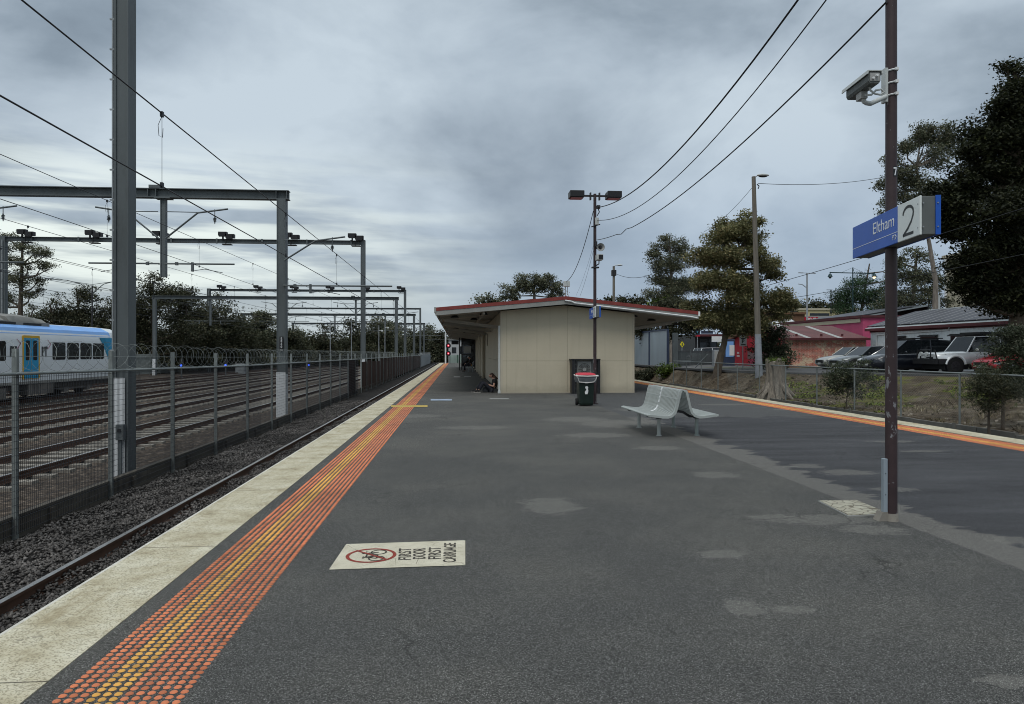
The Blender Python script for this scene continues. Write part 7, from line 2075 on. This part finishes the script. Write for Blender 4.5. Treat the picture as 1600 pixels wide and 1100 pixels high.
zc = 19.6; x, y = XY(1545, zc); b = (x, y, bank_z(x, y))
tree('shrub', 'low dark green needle bush tight against the chain-link fence', *b, wl(b, zc, [(1535,610,24),(1552,600,26),(1525,600,18),(1560,622,20),(1540,632,15),(1572,612,20),(1530,590,14)]), 9000, .04, 'leafdark', 'bark', .035, None, 'shrubs on the bank', cat='shrub', narrow=.25)
# hedge plants below the boards
for (u, vt, zc, r, lb, m) in ((1000, 582, 57, 14, 'dark low bush under the board nearer the station wall', 'leafdark'), (1018, 584, 56, 12, 'dark low bush under the join of the two boards', 'leafdark'), (1043, 582, 53, 11, 'yellow green grassy bush beside the thick board post', 'leaflime')):
    x, y = XY(u, zc); b = (x, y, bank_z(x, y)-.05)
    tree('shrub', lb, *b, [((0,0,.5),(.6,.6,.55)),((.4,.1,.4),(.5,.5,.45)),((-.4,0,.4),(.5,.5,.45))], 1500, .08, m, 'bark', .03, None, 'shrubs on the bank', cat='shrub', limbs=False)
# big dark conifer
zc = 34.5; x, y = XY(1592, zc); b = (x, y, GZ)
lob = [(1590,105,14),(1580,140,26),(1610,130,30),(1560,170,26),(1600,180,40),(1535,205,24),(1570,220,36),(1615,230,44),(1515,240,22),(1545,260,34),(1595,280,46),(1500,280,22),(1525,300,32),(1465,300,26),(1490,320,30),(1560,330,46),(1620,330,50),(1450,320,16),(1500,355,34),(1540,375,40),(1600,390,50),(1515,405,28),(1550,425,34),(1600,435,40),(1510,440,18),(1540,458,20),(1590,465,22),(1640,200,50),(1660,300,60),(1650,420,55),(1480,300,20),(1575,100,8),(1520,470,12),(1585,478,16),(1495,415,20),(1500,450,16),(1555,470,22),(1610,480,26),(1530,440,24),(1575,455,30),(1640,480,30),(1480,340,26),(1470,320,22)]
tree('conifer', 'huge dark evergreen towering over the solar roofed building', *b, wl(b, zc, lob), 130000, .092, 'leafblack', 'bark', .45, [(0,0,-.2),(0,0,5),(0,0,12.0)], 'dense trees', droop=.35, flat=.8, shell=.42, narrow=.5)
zc = 56; x, y = XY(1462, zc); b = (x, y, GZ)
P = [W(u, v, zc) for u, v in ((1462, 575), (1461, 500), (1462, 440), (1452, 380), (1440, 320), (1432, 260))]
tree('gum_tree', 'tall ragged gum with pale forked trunk behind the large platform sign', *b, wl(b, zc, [(1418,228,20),(1432,212,20),(1452,210,22),(1470,206,20),(1400,250,17),(1420,268,22),(1450,255,24),(1390,284,16),(1410,300,22),(1385,312,14),(1440,292,26),(1482,222,18),(1376,292,11),(1425,340,18),(1392,328,13),(1465,240,24),(1440,325,24),(1460,300,24),(1405,275,15)]),
     26000, .085, 'leafgum', 'palebark', .26, [tuple(p-Vector(b)) for p in P], 'gum trees on the bank side', droop=.4, shell=.6, core=False)
tk = [W(u, v, zc+1) for u, v in ((1476, 560), (1474, 490), (1476, 430), (1482, 390))]
zc = 66; x, y = XY(1425, zc); b = (x, y, GZ)
tree('bushy_tree', 'grey brown thinly leaved tree behind the solar roof, half covered by the maroon pole', *b, wl(b, zc, [(1410,430,26),(1440,430,26),(1425,460,28),(1400,465,22),(1450,465,22),(1430,400,20),(1405,405,14),(1465,445,18),(1470,475,18),(1415,485,24),(1450,490,22)]), 16000, .10, 'leafgum', 'palebark', .35, None, 'dense trees', droop=.3)
zc = 88; x, y = XY(1345, zc); b = (x, y, GZ)
tree('weeping_tree', 'fresh green weeping tree behind the pink building under the lanterns', *b, wl(b, zc, [(1330,445,18),(1350,440,18),(1315,460,16),(1340,465,24),(1368,458,20),(1385,445,18),(1310,480,12),(1330,485,20),(1365,482,22),(1390,470,22),(1392,430,14),(1400,412,12),(1385,490,16)]), 20000, .12, 'leafgreen', 'bark', .3, None, 'dense trees', droop=1.0, shell=.5, narrow=.35)
# distant hill trees between the street lights
for (u, v, r, lb) in ((1240, 480, 7, 'tiny distant tree just past the twin arm street light'), (1275, 478, 9, 'distant rounded tree between the two street lights'), (1310, 477, 9, 'distant rounded tree close to the weeping tree')):
    zc = 170; x, y = XY(u, zc); b = (x, y, GZ); tree('distant_tree', lb, *b, wl(b, zc, [(u-r,v,r*.8),(u+r,v+1,r*.8),(u,v-2,r),(u,v+10,r*1.2),(u+r*1.5,v+6,r)]), 1100, .38, 'leafdark', 'bark', .3, None, 'distant trees on the street', limbs=False)
# trees over the station roof
zc = 105; x, y = XY(835, zc); b = (x, y, -1)
tree('umbrella_tree', 'flat topped umbrella shaped gum rising over the red roof', *b, wl(b, zc, [(800,455,14),(815,443,15),(835,438,15),(855,441,14),(868,450,11),(790,462,9),(876,458,7),(845,450,13),(825,452,12),(862,463,7),(803,468,6)]), 12000, .13, 'leafgum', 'palebark', .35, None, 'trees behind the station', droop=.3, shell=.5, flat=.6)
zc = 110; x, y = XY(762, zc); b = (x, y, -1)
tree('bushy_tree', 'low olive tree top just showing over the red roof', *b, wl(b, zc, [(752,470,8),(764,467,9),(775,471,8),(760,480,12),(772,485,12)]), 2200, .2, 'leafgum', 'bark', .3, None, 'trees behind the station')
zc = 130; x, y = XY(985, zc); b = (x, y, 0)
tree('bushy_tree', 'distant dark tree tops over the roof beside the lamp pole', *b, wl(b, zc, [(955,470,6),(972,468,8),(990,472,8),(1003,470,8),(945,474,5),(980,480,14)]), 2200, .28, 'leafdark', 'bark', .3, None, 'trees behind the station')

# the row of trees behind the rail yard, one by one
def ltree(label, u, vt, wpx0, zc, n=5200, m='leafdark', name='bushy_tree', size=None, v_low=575, bark='bark', dens=1.0, seed=None):
    x, y = XY(u, zc); b = (x, y, YG)
    k = zc/F; pts = []; H = (v_low-vt); wpx = wpx0*1.35
    for i in range(int(24*dens)):
        a = RNG.uniform(-1, 1); f = RNG.random()
        env = math.sqrt(max(0, 1-abs(a)**2.2))
        v = vt + wpx*.15 + (H*.75)*(1-env*.94) + f*(v_low-10-vt-wpx*.15-(H*.75)*(1-env*.94))
        pts.append((u+a*wpx*.46, v, wpx*RNG.uniform(.17, .27)))
    pts.append((u+RNG.uniform(-.1,.1)*wpx, vt+wpx*.15, wpx*.15))
    tree(name, label, *b, wl(b, zc, pts), n, size or zc*.0015, m, bark, .35, None, 'trees beyond the rail yard', limbs=(zc < 100), shell=.5)
LT = [
 ('dark tree behind the train roof, furthest from the mast', 20, 482, 90, 82, 'leafdark'),
 ('broad dark tree behind the train, below the forked street light', 92, 458, 90, 84, 'leafdark'),
 ('dark tree with a pointed top behind the train door and windows', 130, 440, 70, 86, 'leafdark'),
 ('dark tree meeting the near mast on its far side', 178, 458, 80, 88, 'leafdark'),
 ('tallest dark dense tree directly behind the thick near mast', 240, 418, 92, 84, 'leafdark'),
 ('dark tree with a notched top beside the tallest one', 290, 440, 72, 88, 'leafdark'),
 ('dark full tree touching the slim portal leg', 318, 456, 84, 94, 'leafdark'),
 ('shorter dark tree behind the two slim white banded masts', 352, 474, 70, 98, 'leafdark'),
 ('pale topped gum in front of the dark row near the number plated mast', 402, 482, 46, 104, 'leafgum'),
 ('dark rounded tree around the number plated mast', 425, 496, 70, 110, 'leafdark'),
 ('thin distant tree seen between number plated mast and a slim leg', 468, 510, 50, 130, 'leafgum'),
 ('spreading dark tree above the white roofed green shed, its closer neighbour', 505, 502, 66, 128, 'leafdark'),
 ('dark domed tree rising behind the white shed gable', 545, 492, 64, 132, 'leafdark'),
 ('tall grey gum showing over the portal beams near the second high mast', 590, 483, 64, 136, 'leafgum'),
 ('dark tree beyond the last beams above the brown screen', 615, 500, 50, 150, 'leafdark'),
 ('far tree where the masts bunch together', 642, 512, 40, 170, 'leafdark'),
 ('far tree on the hillside over the bending track', 672, 505, 34, 210, 'leafgum'),
 ('far tree close behind the canopy edge over the track', 690, 515, 32, 190, 'leafdark'),
]
for (lb, u, vt, w, zc, m) in LT: ltree(lb, u, vt, w, zc, 24000 if zc < 120 else 13000, m)
for (lb, u, vt, w, zc, m) in [('low scrub tree filling the gap below the near dark crowns', 60, 500, 110, 92, 'leafdark'), ('low scrub tree behind the train nose', 200, 498, 120, 96, 'leafdark'), ('low scrub tree behind the slim portal leg', 300, 505, 110, 104, 'leafdark'), ('low scrub tree behind the number plated mast', 400, 515, 110, 122, 'leafdark'), ('low scrub tree behind the green shed', 520, 522, 110, 165, 'leafdark'), ('low scrub tree behind the brown screen', 605, 525, 90, 175, 'leafdark')]:
    ltree(lb, u, vt, w, zc, 14000, m, v_low=580, name='scrub_tree')
zc = 58; x, y = XY(32, zc); b = (x, y, YG)
tree('gum_tree', 'sparse open gum beside the far portal leg over the train roof', *b, wl(b, zc, [(10,370,14),(28,385,15),(0,390,14),(60,392,16),(75,395,9),(20,410,14),(45,418,16),(66,415,12),(5,430,16),(30,440,18),(58,440,13),(80,418,7),(48,460,14),(15,465,16),(55,480,9),(62,452,8),(-15,420,20),(-10,470,18)]),
     14000, .075, 'leafgum', 'bark', .28, None, 'trees beyond the rail yard', droop=.3, shell=.6, core=False)
# stump with flaring roots on the bank
zc = 34.5; x, y = XY(1210, zc); zb0 = bank_z(x, y)
zt0 = PZ(564, zc)
sx_, sy_ = XY(1212, 34.3)
st = thing('tree_stump', 'tall grey weathered tree stump with flaring roots behind the chain-link fence', 'tree stump', (sx_, sy_, -.5))
rings = []
for k, z in enumerate(np.linspace(-.75, zt0, 12)):
    f = max(0, 1-(z+.75)/1.5); ring = []
    for i in range(40):
        a = 2*math.pi*i/40
        r = .36+.05*math.sin(5*a+1)+.035*math.sin(9*a+z*2)+.02*math.sin(17*a) + f**2*(.28+.34*max(0, math.sin(3*a+.7))**2) 
        ring.append((sx_+r*math.cos(a)*1.05, sy_+r*math.sin(a)*.9, z + (.10*math.sin(3*a)+.06*math.sin(7*a) if k == 11 else 0)))
    rings.append(ring)
MB().loft(rings).build('trunk', M['stump'], st, smooth=True, angle=60)
rt = MB()
for (a, L) in ((-.3, 1.0), (.35, .8), (-1.1, .9), (-1.9, .8), (-2.8, .7), (2.6, .6)):
    p = [Vector((sx_+math.cos(a)*q, sy_+math.sin(a)*q, z)) for q, z in ((.3, .1), (.55, -.25), (.75, -.45), (.35+L*.75, -.72))]
    rt.tube(p, [.13, .12, .09, .05], 8)
rt.build('roots', M['stump'], st, smooth=True)
leaves('leaves', [((sx_+.05, sy_-.05, zt0+.03), (.36, .3, .07))], 500, .045, M['leaflime'], st, origin=(sx_, sy_, -.5))
# wooded skyline far off (one continuous mass)
V = []; n = 9000
aa = RNG.uniform(-1.35, 1.35, n); rr_ = RNG.uniform(300, 420, n)
hh = 4+7*np.abs(np.sin(aa*7.3)+.5*np.sin(aa*19.1+1))*.6
Px = rr_*np.sin(aa+YAW); Py = rr_*np.cos(aa+YAW); Pz = RNG.random(n)**.7*hh-1
d1 = RNG.normal(size=(n, 3)); d1 /= np.linalg.norm(d1, axis=1)[:, None]; d2 = np.cross(d1, RNG.normal(size=(n, 3))); d2 /= np.linalg.norm(d2, axis=1)[:, None]
P = np.stack([Px, Py, Pz], 1); s = RNG.uniform(.9, 2.2, n)[:, None]
np_mesh('woodland', np.stack([P-d1*s, P-d2*s*.7, P+d1*s, P+d2*s*.7], 1).reshape(-1, 3), np.arange(4*n).reshape(-1, 4), M['leafdark'])['kind'] = 'stuff'

# ================================================================== SKY, LIGHT, CAMERA
w = bpy.data.worlds.new('World'); SC.world = w; w.use_nodes = True
n = NT.__new__(NT); n.t = w.node_tree; n.n = n.t.nodes; n.l = n.t.links
bgn = n.n['Background']
SUN_EL, SUN_AZ = 58.0, 200.0
sky = n.new('ShaderNodeTexSky'); sky.sky_type = 'NISHITA'; sky.sun_disc = False
sky.sun_elevation = R(SUN_EL); sky.sun_rotation = R(SUN_AZ); sky.dust_density = 3; sky.air_density = 1.2
d = n.coord('Generated'); nv = n.new('ShaderNodeVectorMath', operation='NORMALIZE'); n.link(d, nv.inputs[0]); d = nv.outputs[0]
x, y, z = n.sep(d)
zp = n.math('MAXIMUM', z, 0.0)
den = n.math('ADD', zp, .16)
cv = n.comb(n.math('ADD', x, SKYOFF), y, n.math('MULTIPLY', zp, 1.9))
n1 = n.noise(cv, 1.9, 7, .52, .25); n2 = n.noise(cv, 5.0, 6, .55, .3); n3 = n.noise(cv, 1.0, 3, .5, .2)
f = n.math('ADD', n.math('MULTIPLY', n1, .58), n.math('ADD', n.math('MULTIPLY', n2, .22), n.math('MULTIPLY', n3, .20)))
col = n.ramp(f, [(.37, (.135,.163,.192)), (.455, (.215,.255,.290)), (.535, (.345,.392,.430)), (.62, (.46,.51,.54))])
# azimuth: 0 straight down the track, negative to the left
az = n.math('ARCTAN2', x, y)
el = n.math('ARCSINE', zp)
# bright break in the cloud low on the left, banded
band = n.math('MULTIPLY', n.step(el, .03, .09), n.math('SUBTRACT', 1.0, n.step(el, .15, .30)))
left = n.math('SUBTRACT', 1.0, n.step(az, -.42, .22))
streaks = n.noise(n.comb(n.math('MULTIPLY', az, 1.6), n.math('MULTIPLY', el, 15.0), 0.0), 1.7, 5, .55, .2)
br = n.math('MULTIPLY', n.math('MULTIPLY', band, left), n.step(streaks, .40, .60))
col = n.mix(n.math('MULTIPLY', br, .82), col, (.80,.83,.74))
lowl = n.math('MULTIPLY', n.math('SUBTRACT', 1.0, n.step(el, .02, .14)), n.math('SUBTRACT', 1.0, n.step(az, -.2, .35)))
col = n.mix(n.math('MULTIPLY', lowl, .5), col, (.60,.635,.60))
# slate blue bank low on the right and centre
rb = n.math('MULTIPLY', n.step(az, -.12, .16), n.math('SUBTRACT', 1.0, n.step(el, .10, .33)))
col = n.mix(n.math('MULTIPLY', rb, .62), col, n.mix(n2, (.235,.300,.385), (.34,.40,.47)))
dkc = n.math('MULTIPLY', n.math('MULTIPLY', n.step(az, -.34, -.05), n.math('SUBTRACT', 1.0, n.step(az, .05, .36))), n.math('MULTIPLY', n.step(el, .10, .17), n.math('SUBTRACT', 1.0, n.step(el, .22, .38))))
col = n.mix(n.math('MULTIPLY', n.math('MULTIPLY', dkc, n.step(n1, .66, .44)), .62), col, (.115,.142,.176))
# an overcast sky is brightest overhead
zen = n.math('ADD', 1.0, n.math('MULTIPLY', n.step(z, .46, .95), ZEN))
col = n.mix(1.0, col, (1.05,1.095,1.15), 'MULTIPLY')
col = n.mix(1.0, col, n.comb(n.math('MULTIPLY_ADD', n.step(z, .4, .9), .16, zen), zen, n.math('MULTIPLY_ADD', n.step(z, .4, .9), -.22, zen)), 'MULTIPLY')
skyc = n.mix(1.0, sky.outputs[0], (.10,.10,.10), 'MULTIPLY')
col = n.mix(.94, skyc, col)
n.link(col, bgn.inputs['Color']); bgn.inputs['Strength'].default_value = 1.0

L = bpy.data.lights.new('Sun', 'SUN'); L.energy = 1.0; L.angle = R(25); L.color = (1, .97, .92)
lo = bpy.data.objects.new('Sun', L); COL.objects.link(lo)
dirv = Vector((math.sin(R(SUN_AZ))*math.cos(R(SUN_EL)), math.cos(R(SUN_AZ))*math.cos(R(SUN_EL)), math.sin(R(SUN_EL))))
lo.rotation_euler = dirv.to_track_quat('Z', 'Y').to_euler()

cam = bpy.data.cameras.new('Camera'); co = bpy.data.objects.new('Camera', cam); COL.objects.link(co)
cam.sensor_width = 36; cam.lens = F/1600*36; cam.clip_end = 4000; cam.clip_start = .05
co.location = (0, 0, CAMZ); co.rotation_euler = (R(90), 0, -YAW)
SC.camera = co
SC.render.engine = 'CYCLES'
vs = SC.view_settings
SC.display_settings.display_device = 'sRGB'
vs.view_transform = 'Standard'; vs.look = 'None'; vs.gamma = 1; vs.exposure = EXPO
try: vs.use_curve_mapping = False
except Exception: pass
SC.cycles.max_bounces = 6; SC.cycles.diffuse_bounces = 3; SC.cycles.glossy_bounces = 3
SC.cycles.filter_width = 1.0; SC.cycles.use_denoising = True; SC.cycles.denoising_prefilter = 'ACCURATE'; SC.cycles.denoising_input_passes = 'RGB_ALBEDO_NORMAL'
